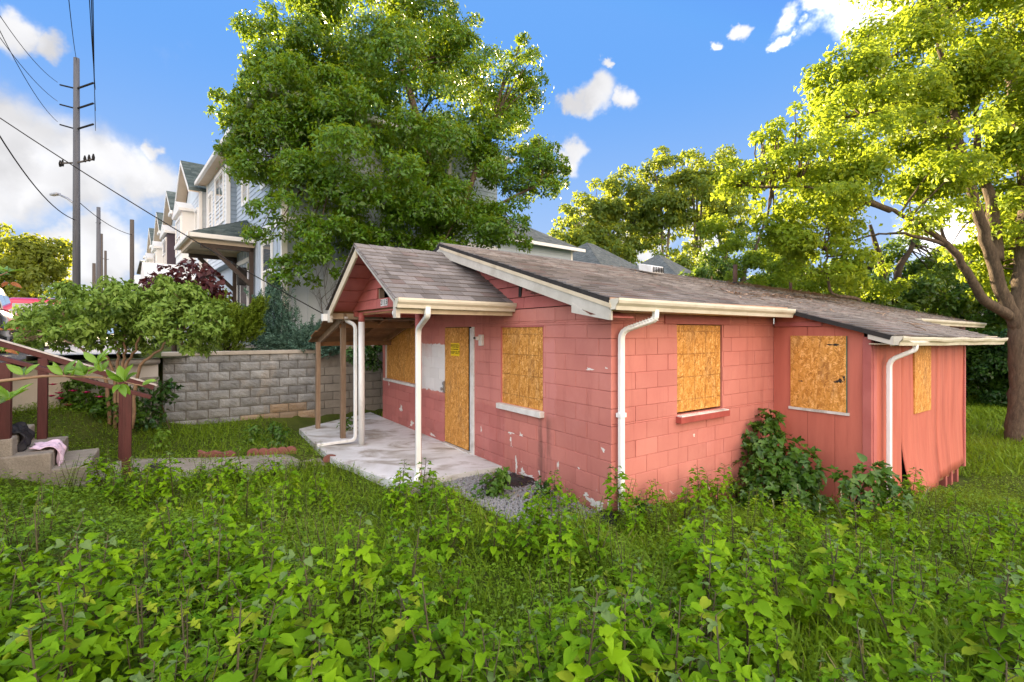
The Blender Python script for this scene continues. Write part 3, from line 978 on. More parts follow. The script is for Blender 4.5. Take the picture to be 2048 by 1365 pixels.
def shingles(parent, e0, e1, r0, r1, mat, keep=120, expo=.148, tab=.30, near=None, seed=1, skip=None, first_over=.025, th=.007):
    """courses of tabs; the 'keep' tabs nearest the camera are objects, the rest one part"""
    rr = random.Random(seed)
    F, L, S, n = slope(e0, e1, r0, r1)
    nc = int(math.ceil(S / expo))
    inv = (lambda p: (HR.matrix_basis @ p)) if near is None else near
    items = []
    for i in range(nc):
        b0 = (i * expo - (first_over if i == 0 else 0)) / S
        b1 = min(1.0, (i * expo + expo + .035) / S)
        x = -rr.uniform(0, tab)
        while x < L:
            w = tab * rr.choice((1, 1, 1, .66, 1.3, 1.0))
            a0, a1 = max(0, x + .0025) / L, min(L, x + w - .0025) / L
            x += w
            if a1 - a0 < .02 / L:
                continue
            if skip and skip(F((a0 + a1) / 2, b0)):
                continue
            items.append((a0, a1, b0, b1))
    M = HR.matrix_basis if near is None else None
    camp = Vector((0, 0, CAM_Z))
    def world(p):
        return (Matrix.Translation(parent_loc(parent)) @ Matrix.Rotation(parent_rot(parent), 4, 'Z')) @ p
    items.sort(key=lambda it: (world(F((it[0] + it[1]) / 2, it[2])) - camp).length)
    v, f, rn = [], [], []
    ex = (F(1, 0) - F(0, 0)).normalized()
    cache = {}
    for k, (a0, a1, b0, b1) in enumerate(items):
        lift0, lift1 = th + rr.uniform(0, .004), .002
        q = [F(a0, b0), F(a1, b0), F(a1, b1), F(a0, b1)]
        lo = [q[0] + n * .002, q[1] + n * .002, q[2] - n * .006, q[3] - n * .006]
        hi = [q[0] + n * (lift0 + .004), q[1] + n * (lift0 + .004), q[2] + n * lift1, q[3] + n * lift1]
        if k < keep:
            c = (q[0] + q[2]) / 2
            key = (round((q[1] - q[0]).length, 2), round((q[3] - q[0]).length, 2), round(lift0, 3))
            if key not in cache:
                cache[key] = MB(c).hexa(lo + hi).mesh('shingle')
            obj('shingle', cache[key], mat, parent, loc=c)
        else:
            i0 = len(v)
            v += lo + hi
            rn += [rr.random()] * 8
            f += [[i0 + t for t in a] for a in ((4, 5, 6, 7), (0, 1, 5, 4), (1, 2, 6, 5), (3, 0, 4, 7))]
    if v:
        me = np_mesh('shingle_field', np.array([tuple(p) for p in v]), np.array(f), np.array(rn), mat)
        o = obj('shingle_field', me, None, parent)
        o['kind'] = 'stuff'


def parent_loc(o):
    p = Vector(o.location)
    while o.parent:
        o = o.parent
        p = Matrix.Rotation(o.rotation_euler.z, 4, 'Z') @ p + Vector(o.location)
    return p


def parent_rot(o):
    r = 0
    while o:
        r += o.rotation_euler.z
        o = o.parent
    return r


roof = deck('roof', EAVE_R[0], EAVE_R[1], RIDGE[0], RIDGE[1], .07, MT['deck_edge'], HR, -.004)
deck('far_roof_slope', EAVE_L[0], EAVE_L[1], RIDGE[0], RIDGE[1], .07, MT['deck_edge'], HR, -.004)
shingles(roof, EAVE_R[0], EAVE_R[1], RIDGE[0], RIDGE[1], MT['shingle'], keep=150, seed=3, th=.013)
# ridge caps
rc = MB()
for i in range(62):
    a = i / 62
    p = Vector(RIDGE[0]).lerp(Vector(RIDGE[1]), a)
    for s in (-1, 1):
        rc.hexa([p + Vector((0, 0, .012)), p + Vector((.25, 0, .006)), p + Vector((.25, s * .14, -.036)), p + Vector((0, s * .14, -.03)),
                 p + Vector((0, 0, .022)), p + Vector((.25, 0, .014)), p + Vector((.25, s * .14, -.028)), p + Vector((0, s * .14, -.02))])
rc.build('ridge_cap', MT['shingle'], roof)['kind'] = 'stuff'
# addition roof carries the slope on
AE = [(3.42, -1.58, 2.07), (8.78, -1.58, 2.00)]
AR = [(3.42, -.26, 2.462), (8.78, -.26, 2.395)]
aroof = deck('addition_roof', AE[0], AE[1], AR[0], AR[1], .06, MT['deck_edge'], HR, -.002)
shingles(aroof, AE[0], AE[1], AR[0], AR[1], MT['shingle'], keep=60, seed=5, th=.013)

# barge boards of the front gable
def barge(name, p, q, h, t, mat, parent, drop=.0):
    p, q = Vector(p) - Vector((0, 0, drop)), Vector(q) - Vector((0, 0, drop))
    m = MB()
    dz = Vector((0, 0, h))
    m.prism([p, q, q - dz, p - dz], (t, 0, 0))
    return m.build(name, mat, parent)


barge('barge_board', (OVX, 3.765, 3.60), (OVX, -.30, 2.405), .17, .025, MT['grey_trim'], HR)
barge('barge_trim', (OVX - .014, 3.765, 3.605), (OVX - .014, -.30, 2.41), .045, .016, MT['cream'], HR)
barge('barge_board', (OVX, 3.768, 3.60), (OVX, 7.83, 2.405), .17, .025, MT['grey_trim'], HR)
barge('soffit', (OVX + .03, 3.765, 3.47), (OVX + .03, -.28, 2.275), .012, .34, MT['pink_wood'], HR)
MB().prism([(OVX - .006, .02, 2.30), (OVX - .006, -.28, 2.30), (OVX - .006, -.28, 2.235), (OVX - .006, .32, 2.335), (OVX - .006, .32, 2.45)], (.02, 0, 0)).build('barge_return', MT['grey_trim'], HR)

# gable boards above the blocks
gable = MB().prism([(0.05, 0.05, 2.44), (0.05, 7.48, 2.44), (0.05, 3.765, 3.52)], (.12, 0, 0)).build('gable', MT['deck_edge'], HR)
zb = 2.445
k = 0
def gy(z):   # half width of the gable at height z
    return max(0.0, (3.62 - z) / (3.62 - 2.44) * 3.79)
while zb < 3.55:
    zt = min(zb + .165, 3.56)
    ylo, yhi = 3.765 - gy(zb), 3.765 + gy(zb)
    ylo2, yhi2 = 3.765 - gy(zt), 3.765 + gy(zt)
    cutp = [1.7, 1.75, 2.1, 1.85, 1.8, 2.6, 3.0][k % 7]
    segs = [(ylo, ylo2, cutp, cutp), (cutp + .008, cutp + .008, yhi, yhi2)] if ylo < cutp - .1 else [(ylo, ylo2, yhi, yhi2)]
    for (a, a2, b, b2) in segs:
        a2, b2 = max(a2, a), min(b2, b)
        if b2 <= a2: continue
        m = MB()
        m.hexa([(-.012, a, zb + .006), (.05, a, zb + .006), (.05, b, zb + .006), (-.012, b, zb + .006),
                (.004, a2, zt - .002), (.05, a2, zt - .002), (.05, b2, zt - .002), (.004, b2, zt - .002)])
        m.build('siding_board', MT['pink_wood'], gable)
    zb = zt
    k += 1
# rotten corner where the porch roof meets the gable
for i, (y, z, a, b) in enumerate([(1.66, 2.86, .10, .05), (1.55, 2.74, .12, .05), (1.45, 2.66, .09, .03)]):
    blob('rot_patch', y, z, a, b, surf('bare_rot_%d' % i, (.13, .055, .05), (.22, .09, .08), 12, .9, .4), gable, 'front', 300 + i, off=.016)
MB().prism([(-.02, 1.82, 2.62), (-.02, 1.80, 3.02), (-.02, 1.72, 3.03), (-.02, 1.76, 2.62)], (.014, 0, 0)).build('rot_gap', MT['deck_edge'], gable)

# ---- addition with sheet siding
add = empty('addition', (3.593, 0, 0)); add.parent = HR          # local: x along the wall, y towards the yard is negative
MB().prism([(.02, -1.28, -.9), (.02, -1.28, 2.0), (.02, 0, 2.38), (.02, 0, -.9)], (.08, 0, 0)).build('stud_wall', MT['deck_edge'], add)
for (a, b, zt_) in ((-.004, -.50, 2.185), (-.505, -.862, 2.185), (-.867, -1.22, 2.095)):
    p = MB().prism([(-.006, a, -.8), (-.006, b, -.8), (-.006, b, zt_ + (.01 if zt_ < 2.1 else 0)), (-.006, a, zt_ + (.11 if zt_ < 2.1 else 0))], (.024, 0, 0))
    p.build('siding_panel', MT['pink_panel'], add)
MB().prism([(0.0, -.03, 2.19), (0.0, -.93, 2.19), (0, -.27, 2.385), (0, -.03, 2.40)], (.018, 0, 0)).build('upper_panel', MT['pink_panel'], add)
MB().box(-.022, .0, -.02, -.70, 2.195, 2.262).build('head_trim', MT['pink_wood'], add, bevel=.004)
MB().box(-.03, .02, -1.21, -1.315, -.8, 2.045).build('corner_board', MT['pink_wood'], add, bevel=.005)
MB().box(.022, .12, -1.327, -1.303, -.8, 2.05).build('corner_board', MT['pink_wood'], add, bevel=.005)
wb = board('window_board', .745, 1.07, .02, MT['osb_b'], add, (-.012, -1.016, .985), 0)
MB().box(-.03, .0, -.24, -1.05, .945, .985).build('window_sill', MT['white_worn'], add)
MB().box(-.034, -.011, -1.024, -1.017, .985, 2.055).build('board_edge', surf('green_board_edge', (.05, .16, .12), (.04, .12, .09), 5, .6, 0), add)
# side facing the yard, plane y = -1.30 (x from 0 to 4.15)
MB().box(.14, 4.1, -1.27, -1.19, -.15, 1.98).build('stud_wall', MT['deck_edge'], add)
# left sheet
MB().prism([(.13, -1.302, 2.05), (1.10, -1.302, 2.05), (1.10, -1.302, .4), (1.13, -1.302, -.2), (1.22, -1.302, -.85), (.13, -1.302, -.9)], (0, .014, 0)).build('siding_panel', MT['pink_panel'], add)
# right sheets, bowed out and broken off below
def bowed(x0, x1, name, bottom, k0, k1, tr):
    m = MB()
    nx, nz = 14, 16
    idx = {}
    for i in range(nx + 1):
        for j in range(nz + 1):
            x = x0 + (x1 - x0) * i / nx
            zbot = bottom(x)
            z = zbot + (2.05 - zbot) * j / nz
            t = max(0, (0.7 - z))
            bow = .10 * t * t * (k0 + (k1 - k0) * (x - x0) / (x1 - x0)) + .012 * math.sin(x * 9 + z)
            tear = tr * t * t * (1 - i / nx) ** 3
            idx[i, j] = m.pts([(x + tear * 2, -1.306 - bow, z)])
    for i in range(nx):
        for j in range(nz):
            m.f.append((idx[i, j], idx[i + 1, j], idx[i + 1, j + 1], idx[i, j + 1]))
    o = m.build(name, MT['pink_panel'], add, True)
    s = o.modifiers.new('thick', 'SOLIDIFY')
    s.thickness = .012
    return o


rj = random.Random(4)
bowed(1.115, 2.66, 'siding_panel', lambda x: -.42 + (.09 if x < 1.5 else 0) + .30 * max(0, x - 1.9) ** 1.2 * .4 + rj.uniform(-.03, .03), 1.15, .6, .055)
bowed(2.667, 4.13, 'siding_panel', lambda x: -.31 + .02 * (x - 2.7) + rj.uniform(-.008, .008), .6, .3, 0)
for i, (x, z0, z1) in enumerate(((1.55, -.36, -.02), (1.72, -.38, .05), (2.3, -.32, -.1))):
    MB().prism([(x, -1.42 + .04 * i, z0), (x + .05, -1.42 + .04 * i, z0 + .02), (x + .012, -1.345, z1)], (0, .006, 0)).build('split', MT['deck_edge'], add)
MB().box(4.13, 4.2, -1.335, -1.23, -.34, 2.03).build('corner_board', MT['pink_wood'], add, bevel=.005)
MB().box(4.12, 4.14, -1.20, 0, -.3, 2.05).build('rear_panel', MT['pink_panel'], add)
for x in (1.45, 3.3, 3.62, 3.95):
    MB().box(x, x + .09, -1.27, -1.18, -1.1, .0).build('foundation_post', MT['pink_wood'] if x > 1.5 else MT['rafter'], add)
MB().box(3.0, 4.05, -1.24, -1.16, -.45, -.33).build('floor_beam', MT['rafter'], add)
for i, (y, z, a, b) in enumerate(((-.86, 1.93, .075, .018), (-.93, 1.42, .055, .03), (-.99, 1.47, .02, .03), (-.42, 1.38, .03, .01))):
    o = blob('scuff', y, z, a, b, MT['deck_edge'], add, 'front', 400 + i, off=.002)
    o.location = (-.0325, 0, 0)
sb = board('window_board', .75, 1.04, .022, MT['osb'], add, (2.32, -1.306, .86), R(90))
# rafter tail end and eave of the addition
MB().prism([(-.165, -1.32, 2.125), (-.165, -1.60, 2.045), (-.165, -1.60, 1.94), (-.165, -1.32, 2.02)], (.03, 0, 0)).build('barge_board', MT['grey_trim'], add)
MB().box(-.13, 5.15, -1.575, -1.555, 1.93, 2.035).build('fascia', MT['cream'], add)
MB().box(-.10, 5.1, -1.556, -1.31, 1.945, 1.96).build('soffit', MT['cream'], add)

# ---- gutters and downspouts
GSEC = [(0, 0), (0, -.115), (.072, -.115), (.080, -.075), (.108, -.045), (.116, -.020), (.116, 0), (.122, .004), (.122, -.022), (.114, -.049), (.086, -.079), (.077, -.121), (-.006, -.121), (-.006, 0)]


def gutter(name, p, q, out, parent, mat=None, dents=None):
    """trough from p to q; out = outward unit vector"""
    p, q, out = Vector(p), Vector(q), Vector(out)
    m = MB()
    n = 24 if dents else 2
    rings = []
    for i in range(n):
        t = i / (n - 1)
        c = p.lerp(q, t)
        k = dents(t) if dents else (0, 0)
        rings.append(m.pts([c + out * (a + (k[0] if a > .1 else 0)) + Vector((0, 0, b + (k[1] if a > .1 else k[1] * .3))) for a, b in GSEC]))
    ns = len(GSEC)
    for i in range(n - 1):
        for j in range(ns):
            j2 = (j + 1) % ns
            m.f.append((rings[i] + j, rings[i] + j2, rings[i + 1] + j2, rings[i + 1] + j))
    d = (q - p).normalized()
    for c, s in ((p, -1), (q, 1)):
        poly = [c + out * a + Vector((0, 0, b)) for a, b in GSEC[:7]]
        m.prism(poly, d * .004 * s)
    return m.build(name, mat or MT['gutter'], parent)


MB().box(OVX, 3.35, -.292, -.272, 2.345, 2.45).build('fascia', MT['cream'], HR)
MB().box(OVX + .02, 3.4, -.271, .0, 2.335, 2.35).build('soffit', MT['cream'], HR)
gutter('gutter', (OVX, -.294, 2.462), (3.42, -.294, 2.445), (0, -1, 0), HR)
MB().box(OVX, 3.42, -.296, -.280, 2.452, 2.478).build('drip_edge', surf('tan_drip', (.55, .34, .22), (.44, .25, .15), 6, .5, .1), HR)  # drip edge in a mottled tan
gutter('gutter', (8.8, -.294, 2.40), (13.9, -.294, 2.355), (0, -1, 0), HR)
gutter('gutter', (3.44, -1.578, 2.058), (8.80, -1.578, 2.00), (0, -1, 0), HR,
       dents=lambda t: (-.012 * math.sin(t * 17) - (.03 if .08 < t < .2 else 0), -.022 * smooth(.05, .2, t) * (1 - t) - .008 * math.sin(t * 23)))


def downspout(name, pts, side, parent, mat=None, w=.036, d=.028):
    sec = [(-w, -d * .7), (-w * .7, -d), (w * .7, -d), (w, -d * .7), (w, d * .7), (w * .7, d), (-w * .7, d), (-w, d * .7)]
    P = [Vector(p) for p in pts]
    # round the bends
    out = [P[0]]
    for i in range(1, len(P) - 1):
        a, b, c = P[i - 1], P[i], P[i + 1]
        r = min(.09, (a - b).length * .45, (c - b).length * .45)
        p0, p1 = b + (a - b).normalized() * r, b + (c - b).normalized() * r
        for t in (0, .25, .5, .75, 1):
            out.append(p0.lerp(b, t).lerp(b.lerp(p1, t), t))
    out.append(P[-1])
    return MB().sweep(out, sec, side).build(name, mat or MT['spout'], parent)


ds = downspout('downspout', [(.34, -.35, 2.36), (.34, -.35, 2.25), (.10, -.06, 2.12), (.10, -.06, -.18), (.10, -.24, -.30)], (1, 0, 0), HR)
MB().box(.052, .148, -.094, -.020, 1.13, 1.18).build('strap', MT['spout'], ds)
for k in range(9):
    MB().sweep([(.335 - .02 * k, -.34 + .024 * -k * -1 + .0, 2.262 - .0115 * k), (.333 - .02 * k, -.338 + .024 * k, 2.256 - .0115 * k)], [(-.039, -.03), (.039, -.03), (.039, .03), (-.039, .03)], (1, 0, 0)).build('rib', MT['spout'], ds)
ds2 = downspout('downspout', [(4.12, -1.63, 1.95), (4.12, -1.63, 1.87), (3.98, -1.38, 1.72), (3.98, -1.38, -.62), (3.98, -1.55, -.72)], (1, 0, 0), HR)

# ---- porch
PX, PE0, PE1, PR, PZR, PZE = -1.80, 2.00, 5.40, 3.70, 3.48, 2.55
porch = empty('porch', (0, 0, 0)); porch.parent = HR
pr1 = deck('porch_roof', (PX, PE0, PZE), (.02, PE0, PZE), (PX, PR, PZR), (.02, PR, PZR), .05, MT['deck_edge'], porch, -.003)
shingles(pr1, (PX - .02, PE0, PZE), (.0, PE0, PZE), (PX - .02, PR, PZR), (.0, PR, PZR), MT['shingle'], keep=130, seed=9, tab=.26, th=.010)
pr2 = deck('porch_roof', (PX, PE1, PZE), (.02, PE1, PZE), (PX, PR, PZR), (.02, PR, PZR), .05, MT['deck_edge'], porch, -.003)
shingles(pr2, (PX - .03, PE1 + .04, PZE - .02), (.0, PE1 + .04, PZE - .02), (PX - .03, PR, PZR), (.0, PR, PZR), MT['shingle'], keep=30, seed=10, tab=.26, th=.016)
pc = MB()
for i in range(8):
    x0 = PX - .03 + i * .235
    for s in (-1, 1):
        pc.hexa([(x0, PR, PZR + .012), (x0 + .24, PR, PZR + .006), (x0 + .24, PR + s * .13, PZR - .062), (x0, PR + s * .13, PZR - .056),
                 (x0, PR, PZR + .024), (x0 + .24, PR, PZR + .014), (x0 + .24, PR + s * .13, PZR - .054), (x0, PR + s * .13, PZR - .046)])
pc.build('ridge_cap', MT['shingle'], pr1)['kind'] = 'stuff'
# curled verge shingles on the near slope
vg = MB()
F, L, S, n = slope((PX, PE0, PZE), (0, PE0, PZE), (PX, PR, PZR), (0, PR, PZR))
for i in range(13):
    b0, b1 = i / 13.0, min(1, (i + 1.15) / 13.0)
    p0, p1 = F(0, b0), F(0, b1)
    q0, q1 = p0 + Vector((.10, 0, 0)), p1 + Vector((.10, 0, 0))
    e0, e1 = p0 + Vector((-.035, 0, -.030)), p1 + Vector((-.035, 0, -.030))
    t = n * .012
    vg.hexa([e0, p0, p1, e1, e0 + t * 1.3, p0 + t * 1.5, p1 + t * .5, e1 + t * .4])
    vg.hexa([p0, q0, q1, p1, p0 + t * 1.5, q0 + t * 1.4, q1 + t * .4, p1 + t * .5])
vg.build('verge_shingles', MT['shingle'], pr1)['kind'] = 'stuff'
barge('barge_board', (PX - .005, PR, PZR - .055), (PX - .005, PE1 + .02, PZE - .075), .15, .03, MT['cream'], porch)
barge('barge_board', (PX - .005, PR - .002, PZR - .055), (PX - .005, PE0 - .02, PZE - .075), .045, .03, MT['grey_trim'], porch)
for y in (PE0 + .07, PE1 - .07):
    MB().box(PX - .008, PX + .05, y - .075, y + (.075 if y > 3 else .03), PZE - .26, PZE - .035).build('barge_end', MT['grey_trim'], porch, bevel=.004)
# porch gable wall with the missing board
GX = -1.36
pg = MB().box(GX + .05, GX + .09, 2.2, 5.25, 2.42, 2.52).build('gable_wall', MT['rafter'], porch)
def ph(z): return max(0, (3.42 - z) / (3.42 - 2.5) * 1.62)
zs = [2.50, 2.66, 2.83, 3.00, 3.17, 3.40]
for i in range(5):
    z0, z1 = zs[i], zs[i + 1]
    w0, w1 = ph(z0), ph(z1)
    a, b, a2, b2 = PR - w0, PR + w0, PR - w1, PR + w1
    if i == 0:
        segs = [(a, a2, 3.42, 3.42), (4.02, 4.02, b, b2), (3.428, 3.428, 4.012, 4.012)]
    elif i == 1:
        segs = [(3.98, 3.98, b, b2)]                       # hole right of here
    elif i == 2:
        segs = [(a, a2, 3.74, 3.74), (3.748, 3.748, b, b2)]
    else:
        segs = [(a, a2, b, b2)]
    for (p, p2, q, q2) in segs:
        if i == 0 and q == 3.42:       # broken top edge under the hole
            m = MB().prism([(GX - .012, p, z0), (GX - .012, q, z0), (GX - .012, q, z1), (GX - .012, 3.30, z1 - .01), (GX - .012, 3.22, z1 - .06), (GX - .012, 3.16, z1 - .005), (GX - .012, 2.9, z1 + .03), (GX - .012, p2, z1)], (.02, 0, 0))
        else:
            m = MB().hexa([(GX - .014, p, z0 + .004), (GX + .04, p, z0 + .004), (GX + .04, q, z0 + .004), (GX - .014, q, z0 + .004),
                           (GX + .002, p2, z1), (GX + .04, p2, z1), (GX + .04, q2, z1), (GX + .002, q2, z1)])
        m.build('siding_board', MT['pink_wood'], pg)
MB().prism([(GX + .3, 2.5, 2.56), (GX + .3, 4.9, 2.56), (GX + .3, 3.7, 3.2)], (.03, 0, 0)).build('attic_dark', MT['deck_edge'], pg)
MB().box(GX + .02, GX + .1, 3.93, 3.99, 2.64, 2.86).build('stud', MT['raw_wood'], pg)
# porch ceiling, beams, soffit undersides (planks between verge and gable)
MB().box(GX + .04, .0, 2.12, 5.28, 2.455, 2.475).build('ceiling', MT['pink_wood'], porch)
for y, yy in ((2.16, 2.26), (5.14, 5.24)):
    MB().box(GX - .02, .0, y, yy, 2.40, 2.50).build('beam', MT['pink_wood'], porch)
for s, ye in ((-1, PE0), (1, PE1)):
    for i in range(5):
        t0, t1 = i / 5, (i + 1) / 5 - .02
        y0, y1 = PR + (ye - PR) * t0, PR + (ye - PR) * t1
        z0, z1 = PZR - .07 + (PZE - PZR) * t0, PZR - .07 + (PZE - PZR) * t1
        MB().hexa([(PX + .02, y0, z0 - .02), (GX, y0, z0 - .02), (GX, y1, z1 - .02), (PX + .02, y1, z1 - .02), (PX + .02, y0, z0), (GX, y0, z0), (GX, y1, z1), (PX + .02, y1, z1)]).build('soffit_board', MT['pink_wood'], porch)
MB().box(PX + .02, 0, PE0 - .003, PE0 + .018, PZE - .20, PZE - .05).build('fascia', MT['cream'], porch)
MB().box(PX + .02, 0, PE1 - .018, PE1 + .003, PZE - .20, PZE - .05).build('fascia', MT['cream'], porch)
MB().box(PX + .02, 0, PE1 - .24, PE1 - .019, PZE - .20, PZE - .19).build('soffit', MT['raw_wood'], porch)
gutter('gutter', (PX - .02, PE0 - .006, PZE - .01), (-.01, PE0 - .006, PZE - .02), (0, -1, 0), porch)
MB().box(PX - .09, PX + .06, PE1 + .02, PE1 + .14, PZE - .23, PZE - .10).build('gutter_stub', MT['spout'], porch, bevel=.006)
# posts and downspouts
MB().tube([(-1.28, 2.50, .02), (-1.28, 2.50, 2.46)], .045, 16).build('post', MT['pink_wood'], porch, True)
po = MB().tube([(-1.32, 4.95, .02), (-1.32, 4.95, 2.30)], .056, 18).build('post', MT['spout'], porch, True)
MB().tube([(-1.32, 4.95, 2.29), (-1.32, 4.95, 2.46)], .0545, 18).build('post_top', MT['pink_wood'], po, True)
downspout('downspout', [(-1.40, 1.93, 2.44), (-1.40, 1.93, 2.32), (-1.33, 2.39, 2.16), (-1.33, 2.39, .16), (-1.42, 2.28, .05)], (1, 0, 0), porch)
downspout('downspout', [(-1.50, 5.30, 2.40), (-1.50, 5.30, 2.33), (-1.40, 5.06, 2.24), (-1.40, 5.06, .13), (-2.02, 5.26, .075)], (0, 1, 0), porch)
MB().tube([(-1.74, 2.2, 2.42), (-1.75, 2.2, 2.36), (-1.75, 2.18, 2.31)], [.02, .035, .02], 8).build('lamp_glass', MT['white'], porch, True)

# house number
def text_mesh(body, size, name, mat, parent, loc, rot, ext=.0015, align='CENTER'):
    cu = bpy.data.curves.new('t', 'FONT')
    cu.body = body
    cu.size = size
    cu.align_x = align
    cu.align_y = 'CENTER'
    cu.extrude = ext
    cu.offset = size * .012
    o = bpy.data.objects.new('t', cu)
    col.objects.link(o)
    me = bpy.data.meshes.new_from_object(o.evaluated_get(bpy.context.evaluated_depsgraph_get()))
    bpy.data.objects.remove(o)
    t = obj(name, me, mat, parent, loc=loc)
    t.rotation_euler = rot
    return t


FACE_X = (R(90), 0, R(-90))       # text facing -x of the house
num = empty('house_number', (GX - .016, 3.62, 2.585)); num.parent = porch
for i, ch in enumerate('2115'):
    MB().box(-.004, 0, -.036, .036, -.055, .055).build('number_tile', MT['white_worn'], num, loc=(0, .115 - i * .077, 0))
    text_mesh(ch, .115, 'digit', MT['deck_edge'], num, (-.0055, .115 - i * .077, 0), FACE_X)

# keep-out notice on the door board
sg = empty('warning_notice', H(-.0075, 3.79, 1.80), TH, 'small yellow POSTED KEEP OUT notice on the boarded door', 'sign')
YEL = surf('yellow_notice', (.82, .60, .02), (.76, .53, .02), 8, .5, .0)
MB().box(-.004, 0, -.16, .16, -.115, .115).build('notice_sheet', YEL, sg)
BLK = surf('black_print', (.015, .013, .01), (.02, .018, .014), 8, .6, 0)
text_mesh('POSTED', .082, 'lettering', BLK, sg, (-.0052, 0, .058), FACE_X, .0006)
text_mesh('NO TRESPASSING', .034, 'lettering', BLK, sg, (-.0052, 0, .002), FACE_X, .0006)
text_mesh('KEEP OUT', .072, 'lettering', BLK, sg, (-.0052, 0, -.055), FACE_X, .0006)

# roof fittings: box vent and pipes
vt = empty('roof_vent', (4.3, 2.95, 3.34)); vt.parent = HR
MB().prism([(-.19, -.17, .02), (.19, -.17, .02), (.19, -.15, .17), (.13, .0, .20), (-.13, .0, .20), (-.19, -.15, .17)], (0, .36, .09)).build('vent_hood', MT['white'], vt, bevel=.012)
for i in range(7):
    MB().box(-.18 + i * .053, -.15 + i * .053, -.176, -.168, .035, .15).build('louvre', MT['deck_edge'], vt)
MB().tube([(7.9, 3.2, 3.2), (7.9, 3.2, 3.88)], .055, 14).build('vent_pipe', MT['rust'], HR, True)
MB().tube([(7.9, 3.2, 3.25), (7.9, 3.2, 3.42)], [.17, .06], 14).build('pipe_flashing', MT['deck_edge'], HR, True)
MB().tube([(10.6, 3.1, 3.15), (10.6, 3.1, 3.75)], .04, 12).build('vent_pipe', MT['rust'], HR, True)

# ---- porch slab
slab = MB(H(0, 0, 0)).prism([H(.0, 2.28, .055), H(-1.62, 2.32, .055), H(-2.02, 4.1, .055), H(-2.02, 5.3, .055), H(-1.96, 7.15, .055), H(0, 8.45, .055)], (0, 0, -.22)).build('porch_slab', MT['slab'], None, loc=H(0, 0, 0))
struct(slab)
ck = empty('concrete_block', H(-1.42, 2.28, .0), TH, 'low concrete block under the front downspout', 'block')
MB().box(-.22, .22, -.36, .10, -.14, .045).build('body', MT['concrete'], ck, bevel=.012)

# ---- lean-to beside the porch
lt = empty('lean_to_shelter', H(-1.5, 6.3, .06), TH, 'rough wooden lean-to shelter on two grey posts beside the porch', 'shelter')
def LT(x, y, z): return Vector((x + 1.5, y - 6.3, z - .06))
m = MB().bar(LT(-1.62, 6.98, .05), LT(-1.62, 6.95, 1.90), .085, .085, up=(0, 1, 0)); m.build('post', MT['raw_wood'], lt)
m = MB().bar(LT(-1.45, 5.70, .05), LT(-1.45, 5.68, 2.29), .09, .09, up=(0, 1, 0)); m.build('post', MT['raw_wood'], lt)
MB().bar(LT(-1.55, 7.20, 1.90), LT(-1.50, 5.35, 2.42), .045, .12).build('rafter', MT['raw_wood'], lt)
MB().bar(LT(-.75, 7.22, 1.90), LT(-.75, 5.35, 2.40), .045, .11).build('rafter', MT['rafter'], lt)
MB().bar(LT(-.06, 7.25, 1.90), LT(-.06, 5.35, 2.40), .045, .11).build('rafter', MT['rafter'], lt)
MB().bar(LT(-1.52, 5.66, 2.26), LT(-.0, 5.66, 2.26), .045, .13).build('beam', MT['rafter'], lt)
MB().bar(LT(-1.60, 7.02, 1.86), LT(.2, 7.02, 1.86), .045, .09).build('beam', MT['rafter'], lt)
for i in range(5):
    y0, y1 = 7.42 - i * .42, 7.42 - (i + 1) * .42 + .012
    z0, z1 = 1.955 + (7.2 - y0) * .281, 1.955 + (7.2 - y1) * .281
    MB().hexa([LT(-1.72 - .04 * (i % 2), y0, z0), LT(.0, y0, z0), LT(.0, y1, z1), LT(-1.72 - .04 * (i % 2), y1, z1),
               LT(-1.72 - .04 * (i % 2), y0, z0 + .018), LT(.0, y0, z0 + .018), LT(.0, y1, z1 + .018), LT(-1.72 - .04 * (i % 2), y1, z1 + .018)]).build('roof_board', MT['rafter'], lt)


# ================================================================== RETAINING WALL, DRIVE, STREET
RY = 8.59
rw = empty('retaining_wall', H(-4.35, RY, 0), TH, 'grey split-face block retaining wall with a concrete cap left of the house', 'wall')
RL = 4.35 + 1.2
core = MB().box(-.0, 9.0, .035, .30, -.3, 1.60).build('wall_core', MT['mortar'], rw)


def rwmat(p, z, k):
    return MT['block_low'] if z < .10 + .16 * math.sin(p * 1.7 + 4) else MT['block_grey']


block_wall(core, 0.0, 3.05, -CO + .02, 9, [], None, lambda x, z: ((x, .035, z), R(90)), joint=.012, d=.04, rough=.009, matfn=rwmat, nvar=3)
sm_core = core
block_wall(sm_core, 3.05, 7.5, -CO + .02, 7, [], None, lambda x, z: ((x, .035, z), R(90)), joint=.012, d=.034, rough=0.0, matfn=lambda p, z, k: MT['block_smooth'], start=1)
for i in range(4):
    x0, x1 = i * .86, i * .86 + (.852 if i < 3 else .5)
    MB().box(x0 - .02, x1, -.035, .32, 1.604, 1.69).build('cap_stone', MT['cap'], rw, bevel=.012)

